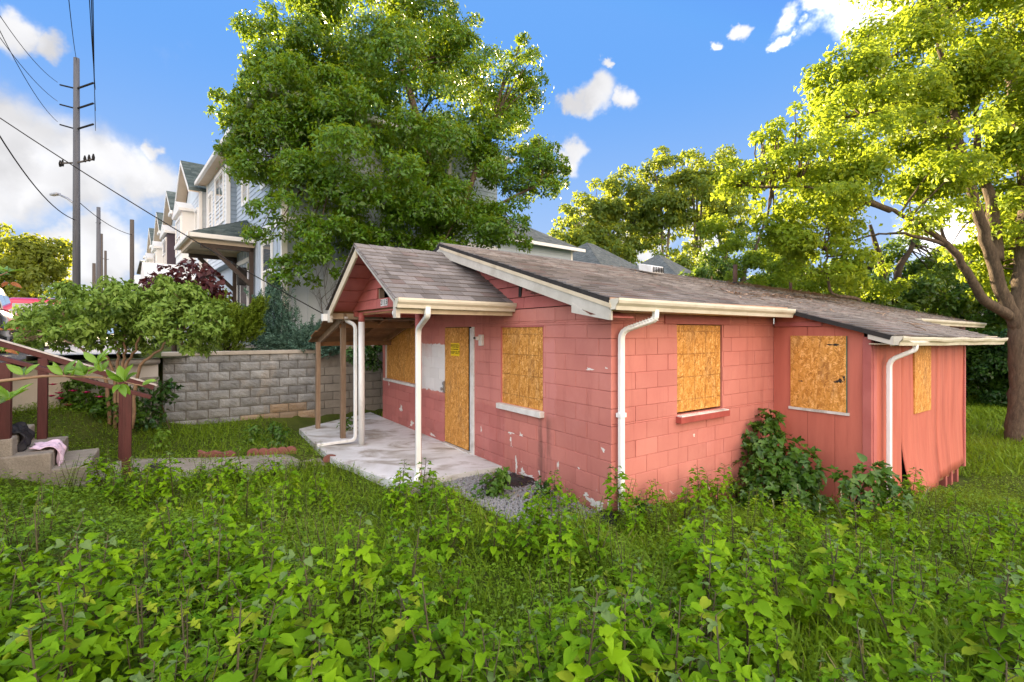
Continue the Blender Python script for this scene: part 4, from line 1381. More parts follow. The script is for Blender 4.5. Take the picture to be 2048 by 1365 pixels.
# drive and pavement, left of the wall, one level up
dz = 1.56
drive = MB()
edge = [H(-4.42, 8.45, dz), H(-5.1, 8.15, dz - .02), H(-6.3, 7.75, dz - .06), H(-8.6, 7.2, dz - .12), H(-12, 6.9, dz - .15)]
back = [H(-4.42, 13.0, dz), H(-5.5, 14, dz), H(-7.5, 16, dz), H(-12, 18, dz), H(-18, 20, dz)]
for i in range(4):
    for a, b in ((0, -.0), ):
        drive.face([edge[i + 1], edge[i], back[i], back[i + 1]])
    e0, e1 = edge[i], edge[i + 1]
    n = Vector((0, 0, -1))
    drive.face([e0, e1, e1 + n * 1.2, e0 + n * 1.2])
drv = drive.build('driveway', MT['drive'], None)
struct(drv)
kb = MB()
pth = []
for i in range(9):
    t = i / 8
    pth.append(H(-4.42 - 1.1 * t, 8.44 - .42 * t - .12 * math.sin(t * math.pi), dz - .04))
kb.tube(pth, .07, 10)
struct(kb.build('kerb', MT['cap'], None, True))
lw = empty('low_concrete_wall', H(-4.9, 8.34, 0), TH, 'old rounded concrete wall at the left end of the grey block wall', 'wall')
MB(Vector((0, 0, 0))).box(-.95, .5, -.02, .16, -.2, 1.2).build('face', MT['concrete'], lw, bevel=.02)

st = MB()
p0, p1 = Vector((-24, 8, 1.575)), Vector((-80, 92, 1.575))
d = (p1 - p0).normalized()
s = Vector((d.y, -d.x, 0))
B_TH = R(40.3)
BU = Vector((-math.sin(B_TH), math.cos(B_TH), 0)); BV = Vector((math.cos(B_TH), math.sin(B_TH), 0))
BK = Vector((-6.35, 13.5, 1.58))
def BW(x, y, z=0): return BK + BV * x + BU * y + Vector((0, 0, z))
rp = [BW(-5.0, -9, .012), BW(-14, -14, .012), BW(-14, 240, .012), BW(-5.0, 240, .012)]
st.face(rp)
struct(st.build('street', MT['asphalt'], None))
up = MB().face([BW(-5.0, -3, .006), BW(-5.0, 240, .006), BW(60, 240, .006), BW(60, -1, .006), BW(0, -1, .006)])
struct(up.build('verge_ground', MT['soil'], None))
pv = MB().face([BW(-4.9, -2, .10), BW(-3.2, -2, .10), BW(-3.2, 240, .10), BW(-4.9, 240, .10)])
pv.face([BW(-4.9, -2, .0), BW(-4.9, -2, .10), BW(-4.9, 240, .10), BW(-4.9, 240, .0)])
struct(pv.build('pavement', MT['drive'], None))
far_side = MB().face([BW(-14, -30, .02), BW(-120, -30, .02), BW(-120, 240, .02), BW(-14, 240, .02)])
struct(far_side.build('far_verge', MT['soil'], None))

# ================================================================== STEPS, RAILS, WALK
sx, sy = toH((-6.05, 7.72, 0))[:2]                     # far lower corner of the flight
steps = empty('concrete_steps', H(sx, sy, 0), TH, 'worn concrete steps climbing from the yard to the drive', 'steps')
for i in range(6):
    x1 = -.02 - i * .36
    z1 = .10 + i * .225
    MB().box(x1 - .72, x1, -1.22 + .02 * (i % 2), .02 * (i % 3), max(-.25, z1 - .5), z1).build('step', MT['concrete'], steps, bevel=.02)


def handrail(y, name_label, capmat, x_posts, zt, sec):
    h = empty('handrail', H(sx, sy + y, 0), TH, name_label, 'handrail')
    for (x, zb) in x_posts:
        ztop = zt(x) - .045
        MB().bar((x, 0, zb), (x + .012, 0, ztop), .105, .105, up=(0, 1, 0)).build('post', MT['rail_red'], h, bevel=.006)
    r = MB()
    r.bar((.30, 0, zt(.30)), (-3.4, 0, zt(-3.4)), *sec)
    ro = r.build('rail', MT['rail_red'], h, bevel=.005)
    if capmat:
        MB().bar((.34, 0, zt(.34) + sec[1] / 2 + .011), (-3.4, 0, zt(-3.4) + sec[1] / 2 + .011), sec[0] + .03, .02).build('rail_cap', capmat, ro)
    return h


near = handrail(-1.14, 'dark red wooden handrail on the near side of the steps', None, [(.02, -.1), (-1.18, .0), (-2.5, .5)], lambda x: 1.30 - .40 * x, (.115, .05))
far = handrail(-.02, 'dark red handrail with a weathered grey top on the far side of the steps', MT['rail_grey'], [(-.10, .1), (-1.02, .45), (-2.4, .9)], lambda x: 1.34 - .42 * x, (.05, .08))

walk = MB()
L0 = [at(262, 962, 6.95), at(345, 985, 6.55), at(430, 975, 6.85), at(560, 945, 7.3), at(655, 925, 7.65)]
L1 = [at(252, 930, 7.75), at(385, 930, 7.8), at(460, 925, 7.9), at(560, 914, 8.1), at(640, 905, 8.3)]
for i in range(4):
    q = [L0[i], L0[i + 1], L1[i + 1], L1[i]]
    q = [Vector((p.x, p.y, gz(p.x, p.y) + .03)) for p in q]
    walk.prism(q, (0, 0, -.15))
struct(walk.build('garden_walk', MT['concrete'], None))

EDG = [(432, 915, 7.95, .55, 'long red scalloped edging stone lying beside the garden walk'), (505, 911, 8.05, .20, 'first upright red edging stone in the row by the walk'), (525, 909, 8.07, .20, 'second upright red edging stone in the row by the walk'),
       (545, 908, 8.1, .20, 'third upright red edging stone in the row by the walk'), (563, 907, 8.15, .20, 'fourth upright red edging stone in the row by the walk'), (580, 906, 8.2, .2, 'last upright red edging stone at the porch end of the row'),
       (660, 905, 8.05, .24, 'single red edging stone at the corner of the porch slab')]
for i, (px, py, Y, w, lab) in enumerate(EDG):
    p = at(px, py, Y)
    p.z = gz(p.x, p.y)
    e = empty('edging_stone', p, TH + R(-34 if i == 0 else random.uniform(-40, -20)), lab, 'edging stone', 'red scalloped edging stones by the walk')
    m = MB()
    if i == 0:
        prof = [(-.3, 0), (.3, 0), (.3, .06), (.22, .11), (.08, .075), (-.05, .11), (-.18, .075), (-.3, .12)]
    else:
        prof = [(-w / 2, -.06), (w / 2, -.06)] + [(w / 2 * math.cos(R(a)), .05 + .08 * math.sin(R(a))) for a in range(0, 181, 20)]
    m.prism([(a, 0, b) for a, b in prof], (0, .06, 0))
    m.build('stone', MT['brickred'], e, bevel=.008)

# cloth heaps left on the steps: a crumpled sheet draped over a core
def cloth(name, label, cat, loc, sx_, sy_, h, mat, seed, drop=0.0, rz=0.0):
    rr = random.Random(seed)
    n = 34
    m = MB()
    idx = {}
    off = Vector((rr.uniform(0, 50), rr.uniform(0, 50), 0))
    for i in range(n + 1):
        for j in range(n + 1):
            u, v = i / n * 2 - 1, j / n * 2 - 1
            r = math.hypot(u, v)
            w = 1 + .25 * mnoise.noise(Vector((u * 1.5, v * 1.5, seed)) + off)
            fold = abs(mnoise.noise(Vector((u * 4.5, v * 2.2, 1)) + off)) * 1.9 + .9 * abs(mnoise.noise(Vector((u * 9, v * 6, 4)) + off))
            z = h * max(0, 1 - r ** 2.2) * (.55 + .6 * fold) + .012
            if drop and v < -.35:
                z -= drop * ((-v - .35) / .65) ** .6
            idx[i, j] = m.pts([(u * sx_ * w, v * sy_ * w, z)])
    for i in range(n):
        for j in range(n):
            u, v = (i + .5) / n * 2 - 1, (j + .5) / n * 2 - 1
            if math.hypot(u, v) < 1.02:
                m.f.append((idx[i, j], idx[i + 1, j], idx[i + 1, j + 1], idx[i, j + 1]))
    o = m.build(name, mat, None, True, loc=loc)
    o.rotation_euler = (0, 0, rz)
    s = o.modifiers.new('thick', 'SOLIDIFY'); s.thickness = .012
    tag(o, label, cat)
    return o


RED = surf('red_cloth', (.62, .03, .05), (.50, .02, .04), 6, .7, .3, 25, .01)
BLKC = surf('black_cloth', (.012, .012, .016), (.022, .022, .028), 6, .7, .3, 25, .01)
PNK = surf('pink_striped_cloth', (.72, .58, .72), (.66, .52, .70), 9, .8, .3, 30, .008, stain=(.55, .38, .55), stain_amt=.5)
cloth('red_jacket', 'crumpled red jacket lying on the upper steps', 'jacket', H(sx - 1.62, sy - .75, 1.00), .26, .24, .24, RED, 3, rz=.4)
cloth('black_bag', 'black bag beside the red jacket on the upper steps', 'bag', H(sx - 1.46, sy - .42, 1.00), .15, .15, .30, BLKC, 8)


def drape(name, label, cat, step, y0, y1, top, hang, mat, seed, amp=.018):
    """cloth lying on a tread and hanging down over its edge"""
    ex, ez = sx - .02 - step * .36, .10 + step * .225
    org = H(ex, sy + (y0 + y1) / 2, ez)
    m = MB()
    nu, nv = 26, 26
    idx = {}
    rr = random.Random(seed)
    ph = [rr.uniform(0, 6) for _ in range(5)]
    for i in range(nu + 1):
        u = i / nu
        y = (u - .5) * (y1 - y0)
        edge = .05 * math.sin(u * 5 + ph[0]) + .03 * math.sin(u * 13 + ph[1])
        for j in range(nv + 1):
            s_ = (j / nv) * (top + hang + edge) - top
            f = amp * (math.sin(u * 21 + ph[2] + 2 * math.sin(j * .2)) + .6 * math.sin(u * 37 + ph[3]) + .8 * math.sin(j * .5 + u * 6 + ph[4]))
            if s_ < 0:
                q = (s_ * (1 - .12 * math.sin(u * 4)), y * (1 + .15 * s_), .016 + abs(f) * 1.4)
            else:
                t = min(1, s_ / .05)
                q = (.018 + .02 * t + f * .8 * t, y * (1 - .5 * s_), .016 - s_ + .012 * (1 - t))
            idx[i, j] = m.pts([q])
    for i in range(nu):
        for j in range(nv):
            m.f.append((idx[i, j], idx[i + 1, j], idx[i + 1, j + 1], idx[i, j + 1]))
    o = m.build(name, mat, None, True, loc=org)
    o.rotation_euler = (0, 0, TH)
    sd = o.modifiers.new('thick', 'SOLIDIFY'); sd.thickness = .008
    return tag(o, label, cat)


drape('pink_cloth', 'pale pink cloth hanging over a middle step', 'cloth', 2, -1.05, -.62, .24, .26, PNK, 4)
drape('black_jacket', 'black jacket draped over a step behind the near rail post', 'jacket', 3, -.98, -.50, .26, .22, BLKC, 9, .028)
p = at(312, 952, 6.95)
cloth('black_glove', 'black glove lying on the walk at the foot of the steps', 'glove', Vector((p.x, p.y, gz(p.x, p.y) + .07)), .17, .09, .09, BLKC, 15, rz=.3)
for i, (x, y, sxx, syy, lab) in enumerate(((-.06, -.02, .2, .22, 'black plastic sheet tucked round the near corner of the house'), (-.35, 1.6, .5, .35, 'black plastic sheet under the gravel beside the porch'), (2.45, -.22, .35, .2, 'black plastic sheet at the foot of the sunny side wall'))):
    q = H(x, y)
    o = cloth('plastic_sheet', lab, 'plastic sheet', Vector((q.x, q.y, gz(q.x, q.y) - .01)), sxx, syy, .09, MT['black_plastic'], 21 + i, rz=TH)

# ================================================================== POLES AND WIRES
def pole(name, px, Y, ztop, r0, r1, mat, label, arms=(), cat='utility pole', lamp=None):
    b = at(px, HY, Y); b.z = 1.5
    o = empty(name, b, R(-20), label, cat, 'utility poles along the street')
    MB().tube([(0, 0, -.5), (0, 0, ztop - b.z)], [r0, r1], 14).build('mast', mat, o, True)
    for (z, L, tilt, ins) in arms:
        m = MB()
        m.bar((-L, 0, z - b.z + tilt), (0, 0, z - b.z), .07, .07)
        m.bar((0, 0, z - b.z), (L, 0, z - b.z + tilt * .15), .07, .07)
        a = m.build('cross_arm', MT['wire'] if ins == 0 else MT['pole_brown'], o)
        if ins:
            for x in (-L, -L * .85, L * .5, L * .75, L):
                MB().tube([(x, 0, z - b.z - .05), (x, 0, z - b.z + .12), (x, 0, z - b.z + .3)], [.05, .07, .03], 8).build('insulator', MT['wire'], a, True)
    if lamp:
        z, L = lamp
        MB().tube([(0, 0, z - b.z), (-L * .5, 0, z - b.z + .45), (-L, 0, z - b.z + .75)], .05, 8).build('lamp_arm', MT['steel'], o, True)
        MB().box(-L - .55, -L + .05, -.12, .12, z - b.z + .70, z - b.z + .82).build('lamp_head', MT['steel'], o, bevel=.03)
    return o


def zpx(py, Y): return CAM_Z + (HY - py) / FPX * Y


Y1 = 26.0
pole('utility_pole', 153, Y1, zpx(117, Y1), .185, .13, MT['pole'], 'tall grey utility pole with four cross arms and a street lamp',
     [(zpx(178, Y1), 1.4, .45, 0), (zpx(218, Y1), 1.4, .45, 0), (zpx(259, Y1), 1.4, .45, 0), (zpx(326, Y1), 1.4, .14, 1)], lamp=(zpx(411, Y1), 1.6))
pole('utility_pole', 197, 62, zpx(415, 62), .28, .2, MT['pole'], 'dark distant utility pole just right of the tall grey one', [(zpx(447, 62), .5, .1, 0)])
pole('utility_pole', 203, 75, zpx(468, 75), .22, .17, MT['pole_brown'], 'thin brown utility pole close behind the dark distant pole')
pole('utility_pole', 211, 95, zpx(502, 95), .25, .2, MT['pole_brown'], 'farthest utility pole with a small hooked lamp', [(zpx(520, 95), 1.0, .4, 0)])
pole('utility_pole', 188, 70, zpx(527, 70), .25, .2, MT['pole_brown'], 'short leaning brown stub pole left of the dark distant pole')
pole('utility_pole', 264, 36, zpx(440, 36), .15, .13, MT['pole_brown'], 'plain pole with a metal conduit near the brick building')


def wire(p, q, sag, label, r=.012, n=18):
    p, q = Vector(p), Vector(q)
    pts = [p.lerp(q, i / n) - Vector((0, 0, sag * 4 * (i / n) * (1 - i / n))) for i in range(n + 1)]
    o = MB(p).tube(pts, r, 5).build('overhead_wire', MT['wire'], None, True, loc=p)
    return tag(o, label, 'wire', 'overhead wires')


ax = lambda dx, py: at(153 + dx, py, Y1)
wire(at(-260, -420, 9), ax(-38, 165), .8, 'overhead wire to the left end of the top cross arm')
wire(at(-300, -420, 9), ax(-38, 203), .8, 'overhead wire to the left end of the second cross arm')
wire(at(-210, -420, 9), ax(-38, 244), .9, 'overhead wire to the left end of the third cross arm')
wire(at(110, -300, 9), ax(0, 120), .5, 'overhead wire to the top of the tall grey pole')
wire(at(160, -360, 8), ax(38, 180), .5, 'overhead wire to the right end of the top cross arm')
wire(at(172, -360, 8), ax(38, 222), .5, 'overhead wire to the right end of the second cross arm')
wire(at(180, -360, 8), ax(38, 262), .5, 'overhead wire to the right end of the third cross arm')
wire(at(-140, 20, 12), ax(-3, 440), 1.0, 'thick telephone cable sagging left of the tall grey pole', .022)
wire(ax(0, 400), at(264, 470, 36), .3, 'cable running from the tall grey pole to the plain pole', .02)
svc = H(PX - .02, PE1 + .10, PZE - .12)
wire(svc, at(-420, -60, 9.0), .25, 'service drop wire running down to the left eave of the porch', .010)


# ================================================================== CARS
def loft(sections, name, mat, parent, sm=True):
    """sections: list of rings of equal length"""
    m = MB()
    rings = [m.pts(r) for r in sections]
    n = len(sections[0])
    for a, b in zip(rings[:-1], rings[1:]):
        for j in range(n):
            j2 = (j + 1) % n
            m.f.append((a + j, a + j2, b + j2, b + j))
    m.f.append(tuple(rings[0] + j for j in range(n - 1, -1, -1)))
    m.f.append(tuple(rings[-1] + j for j in range(n)))
    o = m.build(name, mat, parent, sm)
    return o


def car(loc, rz, paint, label, L=4.6, W=1.85, Hh=1.68):
    c = empty('parked_car', loc, rz, label, 'car', 'cars parked along the street')
    W2 = W / 2
    # body: rounded sections along y (rear at y=0, nose at y=L)
    secs = []
    for y, zt, k in ((0.0, .98, .86), (.06, 1.04, .95), (.5, 1.06, 1), (1.5, 1.02, 1), (3.0, 1.00, 1), (3.9, .92, .97), (4.45, .78, .90), (L, .62, .8)):
        w = W2 * k
        zb = .28 if .1 < y < L - .2 else .38
        secs.append([(-w * .9, y, zb), (-w, y, zb + .15), (-w, y, zt - .18), (-w * .93, y, zt), (w * .93, y, zt), (w, y, zt - .18), (w, y, zb + .15), (w * .9, y, zb)])
    loft(secs, 'body', paint, c)
    cab = []
    for y, zt, k in ((.10, 1.06, .90), (.30, Hh - .12, .80), (.55, Hh, .76), (1.9, Hh + .01, .76), (2.6, Hh - .10, .76), (3.35, 1.02, .86)):
        w = W2 * k
        cab.append([(-W2 * .92, y, .98), (-w, y, zt - .03 if zt > 1.1 else zt), (-w * .85, y, zt), (w * .85, y, zt), (w, y, zt - .03 if zt > 1.1 else zt), (W2 * .92, y, .98)])
    loft(cab, 'cabin', paint, c)
    gl = MT['glass']
    MB().prism([(-W2 * .70, .145, 1.12), (W2 * .70, .145, 1.12), (W2 * .60, .268, Hh - .20), (-W2 * .60, .268, Hh - .20)], (0, -.02, 0)).build('rear_window', gl, c)
    MB().prism([(-W2 * .72, 3.30, 1.10), (W2 * .72, 3.30, 1.10), (W2 * .62, 2.72, Hh - .16), (-W2 * .62, 2.72, Hh - .16)], (0, .03, .02)).build('windscreen', gl, c)
    for s in (-1, 1):
        for (y0, y1) in ((.62, 1.45), (1.52, 2.45)):
            MB().prism([(s * W2 * .905, y0, 1.10), (s * W2 * .905, y1 + .1, 1.10), (s * W2 * .79, y1, Hh - .18), (s * W2 * .79, y0 + .05, Hh - .18)], (s * .02, 0, .0)).build('side_window', gl, c)
        MB().box(s * W2 * .62, s * W2 * .93, -.025, .06, .78, 1.02).build('tail_light', TAIL, c, bevel=.02)
        MB().box(s * W2 * .5, s * W2 * .85, L - .12, L + .005, .60, .72).build('headlight', gl, c, bevel=.02)
        MB().box(s * W2 * .98, s * W2 * 1.12, 2.75, 2.95, 1.0, 1.14).build('mirror', paint, c, bevel=.03)
        for y in (.85, 3.65):
            w = empty('wheel', (s * (W2 - .12), y, .34)); w.parent = c
            MB().tube([(-.11, 0, 0), (.11, 0, 0)], .34, 24).build('tyre', MT['black_plastic'], w, True)
            MB().tube([(-.115, 0, 0), (.115, 0, 0)], .21, 16).build('rim', MT['steel'], w, True)
    MB().box(-W2 * .9, W2 * .9, -.06, .1, .36, .60).build('bumper', MT['black_plastic'], c, bevel=.03)
    MB().box(-.26, .26, -.012, .0, .80, .93).build('number_plate', MT['white'], c)
    return c


def car_paint(name, c):
    m, T, b = new_mat(name)
    b.inputs['Base Color'].default_value = (*c, 1)
    b.inputs['Roughness'].default_value = .25
    b.inputs['Coat Weight'].default_value = 1
    b.inputs['Coat Roughness'].default_value = .05
    return m


TAIL = car_paint('tail_lamp_red', (.45, .02, .01))
b = at(92, HY, 16.5)
car((b.x, b.y - .4, 1.60), R(36), car_paint('red_car_paint', (.52, .02, .05)), 'red sport utility car parked beyond the leafy shrub')
b = at(-112, HY, 10.9)
car((b.x, b.y, 1.58), R(40), car_paint('black_car_paint', (.02, .02, .022)), 'dark car at the edge of the drive beside the handrails')
b = at(10, HY, 21)
car((b.x - .6, b.y, 1.60), R(38), car_paint('silver_car_paint', (.45, .46, .47)), 'pale silver car parked behind the red one at the far left')


# ================================================================== BLUE HOUSES ALONG THE STREET
def window(parent, face, a0, a1, z0, z1, plane, split=1, trim=.11):
    """double-hung window; face 'x' = plane x facing -x, 'y' = plane y facing -y"""
    w = empty('window', (plane, a0, z0) if face == 'x' else (a0, plane, z0))
    w.parent = parent
    W, Hh = a1 - a0, z1 - z0
    def bx(m, d0, d1, p, q, r, s):
        return m.box(d0, d1, p, q, r, s) if face == 'x' else m.box(p, q, d0, d1, r, s)
    m = MB()
    bx(m, -.045, .02, -trim, 0, -trim, Hh + trim); bx(m, -.045, .02, W, W + trim, -trim, Hh + trim)
    bx(m, -.047, .02, 0, W, -trim, 0); bx(m, -.055, .02, 0, W, Hh, Hh + trim * 1.3)
    m.build('frame', MT['trimw'], w)
    for i in range(split):
        p, q = W * i / split + .03, W * (i + 1) / split - .03
        bx(MB(), .0, .02, p, q, .04, Hh / 2 - .02).build('pane', MT['glass'], w)
        bx(MB(), -.02, .0, p, q, Hh / 2 + .02, Hh - .04).build('pane', MT['glass'], w)
        sash = MB()
        bx(sash, -.028, .015, p - .03, q + .03, Hh / 2 - .025, Hh / 2 + .025)
        for yy in (p - .03, q):
            bx(sash, -.026, .015, yy, yy + .03, .0, Hh)
        bx(sash, -.026, .015, p, q, .0, .04); bx(sash, -.026, .015, p, q, Hh - .04, Hh)
        sash.build('sash', MT['trimw'], w)
    return w


def lap(parent, face, a0, a1, z0, z1, plane, mat, expo=.165):
    z = z0
    while z < z1 - .02:
        zt = min(z + expo, z1)
        m = MB()
        if face == 'x':
            m.hexa([(plane - .022, a0, z), (plane + .02, a0, z), (plane + .02, a1, z), (plane - .022, a1, z), (plane - .004, a0, zt), (plane + .02, a0, zt), (plane + .02, a1, zt), (plane - .004, a1, zt)])
        else:
            m.hexa([(a0, plane - .022, z), (a1, plane - .022, z), (a1, plane + .02, z), (a0, plane + .02, z), (a0, plane - .004, zt), (a1, plane - .004, zt), (a1, plane + .02, zt), (a0, plane + .02, zt)])
        m.build('lap_board', mat, parent)
        z = zt


def batten(parent, face, a0, a1, z0, z1, plane, mat, step=.405):
    a = a0 + .12
    while a < a1:
        (MB().box(plane - .022, plane, a - .022, a + .022, z0, z1) if face == 'x' else MB().box(a - .022, a + .022, plane - .022, plane, z0, z1)).build('batten', mat, parent)
        a += step


BH = empty('blue_house', BK, B_TH, 'two storey blue-grey house with white trim beyond the block wall', 'house')
bw = MB().box(.02, 7.6, .02, 10.4, -.4, 6.95).build('wall', MT['blue_siding'], BH)
MB().box(-.0, 7.62, -.0, .05, -.6, .12).box(.0, .05, 0, 10.4, -.6, .12).build('foundation', MT['concrete'], BH)
# street front: battens below, laps above
batten(bw, 'x', .12, 6.0, .12, 3.55, .02, MT['blue_siding'])
batten(bw, 'y', .16, 7.5, .12, 3.55, .02, MT['blue_siding'])
MB().box(-.03, .02, .0, 6.05, 3.56, 3.77).box(.02, 7.6, -.03, .02, 3.56, 3.77).build('band_board', MT['trimw'], BH)
lap(bw, 'x', .10, 6.05, 3.78, 6.95, .02, MT['blue_siding'])
lap(bw, 'y', .10, 7.6, 3.78, 6.95, .02, MT['blue_siding'])
MB().box(-.045, .10, -.045, .10, .10, 6.95).build('corner_board', MT['trimw'], BH)
window(BH, 'x', 1.15, 2.15, 1.55, 3.25, .0)
window(BH, 'x', 4.15, 4.95, 5.10, 6.60, .0)
window(BH, 'x', 1.25, 2.25, 5.10, 6.60, .0)
window(BH, 'y', 4.5, 5.4, 5.0, 6.5, .0)
# projecting bay with paired windows
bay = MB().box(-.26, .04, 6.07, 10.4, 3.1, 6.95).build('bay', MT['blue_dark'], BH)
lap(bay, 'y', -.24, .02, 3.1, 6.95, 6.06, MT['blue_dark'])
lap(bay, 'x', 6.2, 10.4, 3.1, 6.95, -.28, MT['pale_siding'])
MB().box(-.33, -.20, 6.02, 6.24, 3.1, 6.95).build('corner_board', MT['trimw'], BH)
window(BH, 'x', 6.75, 8.35, 4.85, 6.65, -.29, 2)
window(BH, 'x', 9.2, 9.9, 4.85, 6.3, -.29, 1)
MB().box(-.33, -.20, 10.25, 10.4, 3.1, 6.95).build('corner_board', MT['trimw'], BH)
# eaves and roof
MB().box(-.62, .02, -.35, 10.6, 6.95, 6.985).box(.02, 8.0, -.35, .02, 6.95, 6.985).build('soffit', MT['soffit'], BH)
MB().box(-.74, -.62, -.47, 10.7, 6.93, 7.10).box(-.62, 8.1, -.47, -.35, 6.93, 7.10).build('gutter', MT['trimw'], BH, bevel=.02)
rz, rf = 7.08, .62
rm = MB()
e = [(-.64, -.37, rz), (8.1, -.37, rz), (8.1, 10.7, rz), (-.64, 10.7, rz)]
r0, r1 = (3.6, 4.0, rz + 2.2), (3.7, 6.2, rz + 2.2)
rm.face([e[0], e[1], r0]).face([e[1], e[2], r1, r0]).face([e[2], e[3], r1]).face([e[3], e[0], r0, r1])
rm.build('roof', MT['shingle_green'], BH)
# hood over the entrance
hd = empty('entrance_hood', (0, 3.07, 0)); hd.parent = BH
HZ = 3.44
MB().box(-1.80, .0, 0, 3.1, HZ, HZ + .02).build('soffit_board', MT['soffit'], hd)
for (x0, x1, y0, y1) in ((-1.88, .0, -.09, .0), (-1.88, .0, 3.1, 3.19), (-1.89, -1.80, -.09, 3.19)):
    MB().box(x0, x1, y0, y1, HZ - .02, HZ + .12).build('gutter', MT['trimw'], hd, bevel=.02)
for y in (.16, 2.84):
    MB().box(-1.62, .0, y, y + .10, HZ - .14, HZ).build('beam', MT['soffit'], hd)
MB().box(-1.72, -1.62, .16, 2.94, HZ - .14, HZ).build('beam', MT['soffit'], hd)
hp = [(-1.86, -.07, HZ + .10), (.0, -.07, HZ + .10), (.0, 3.17, HZ + .10), (-1.86, 3.17, HZ + .10)]
t0, t1 = (-.02, 1.15, HZ + .95), (-.02, 1.95, HZ + .95)
hr_ = MB().face([hp[0], hp[1], t0]).face([hp[3], hp[0], t0, t1]).face([hp[2], hp[3], t1]).build('hood_roof', MT['shingle_green'], hd)
def tabs(parent, e0, e1, r0, r1, mat, rows, tabw, seed):
    rr = random.Random(seed)
    e0, e1, r0, r1 = map(Vector, (e0, e1, r0, r1))
    n = (e1 - e0).cross(r0 - e0).normalized()
    if n.z < 0: n = -n
    v, f, rn = [], [], []
    for i in range(rows):
        b0, b1 = i / rows, (i + 1.1) / rows
        a0, a1 = e0.lerp(r0, b0), e1.lerp(r1, b0)
        c0, c1 = e0.lerp(r0, min(1, b1)), e1.lerp(r1, min(1, b1))
        L = (a1 - a0).length
        k = max(1, int(L / tabw))
        for j in range(k):
            s0, s1 = (j + .02 + (.5 if i % 2 and j else 0)) / k, min(1, (j + .98 + .5 * (i % 2)) / k)
            up_ = n * (.012 + rr.uniform(0, .012))
            i0 = len(v)
            q = [a0.lerp(a1, s0), a0.lerp(a1, s1), c0.lerp(c1, s1), c0.lerp(c1, s0)]
            v += [q[0] + n * .003, q[1] + n * .003] + [q[0] + up_, q[1] + up_, q[2] + n * .004, q[3] + n * .004]
            rn += [rr.random()] * 6
            f += [(i0, i0 + 1, i0 + 3, i0 + 2), (i0 + 2, i0 + 3, i0 + 4, i0 + 5)]
    o = obj('shingle_field', np_mesh('shingle_field', np.array([tuple(p) for p in v]), np.array(f), np.array(rn), mat), None, parent)
    o['kind'] = 'stuff'
tabs(hr_, hp[0], hp[1], t0, t0, MT['shingle_green'], 12, .30, 1)
tabs(hr_, hp[3], hp[0], t1, t0, MT['shingle_green'], 13, .30, 2)
for y in (.20, 2.80):
    MB().box(-.14, -.02, y, y + .13, HZ - 2.0, HZ - .14).build('bracket_post', MT['brown_beam'], hd)
    MB().box(-1.5, -.02, y, y + .13, HZ - .27, HZ - .14).build('bracket_arm', MT['brown_beam'], hd)
    MB().bar((-1.2, y + .065, HZ - .25), (-.1, y + .065, HZ - 1.35), .12, .14, up=(0, 1, 0)).build('brace', MT['brown_beam'], hd)
MB().box(-.32, -.06, 1.0, 1.26, HZ - 1.3, HZ - .7).build('lantern', MT['deck_edge'], hd, bevel=.02)
ed = empty('entrance_door', (0, 4.35, .2)); ed.parent = BH
MB().box(-.03, .02, -.55, -.42, 0, 2.9).box(-.03, .02, 1.5, 1.62, 0, 2.9).box(-.03, .02, -.55, 1.62, 2.75, 2.9).build('frame', MT['trimw'], ed)
MB().box(-.01, .02, -.05, .95, 0, 2.3).build('leaf', MT['brown_beam'], ed)
MB().box(-.012, .02, -.40, -.10, .3, 2.7).box(-.012, .02, 1.0, 1.46, .3, 2.7).build('sidelight', MT['glass'], ed)
MB().box(-.02, .02, -.1, -.05, .0, 2.7).box(-.02, .02, .95, 1.0, 0, 2.7).build('mullion', MT['trimw'], ed)

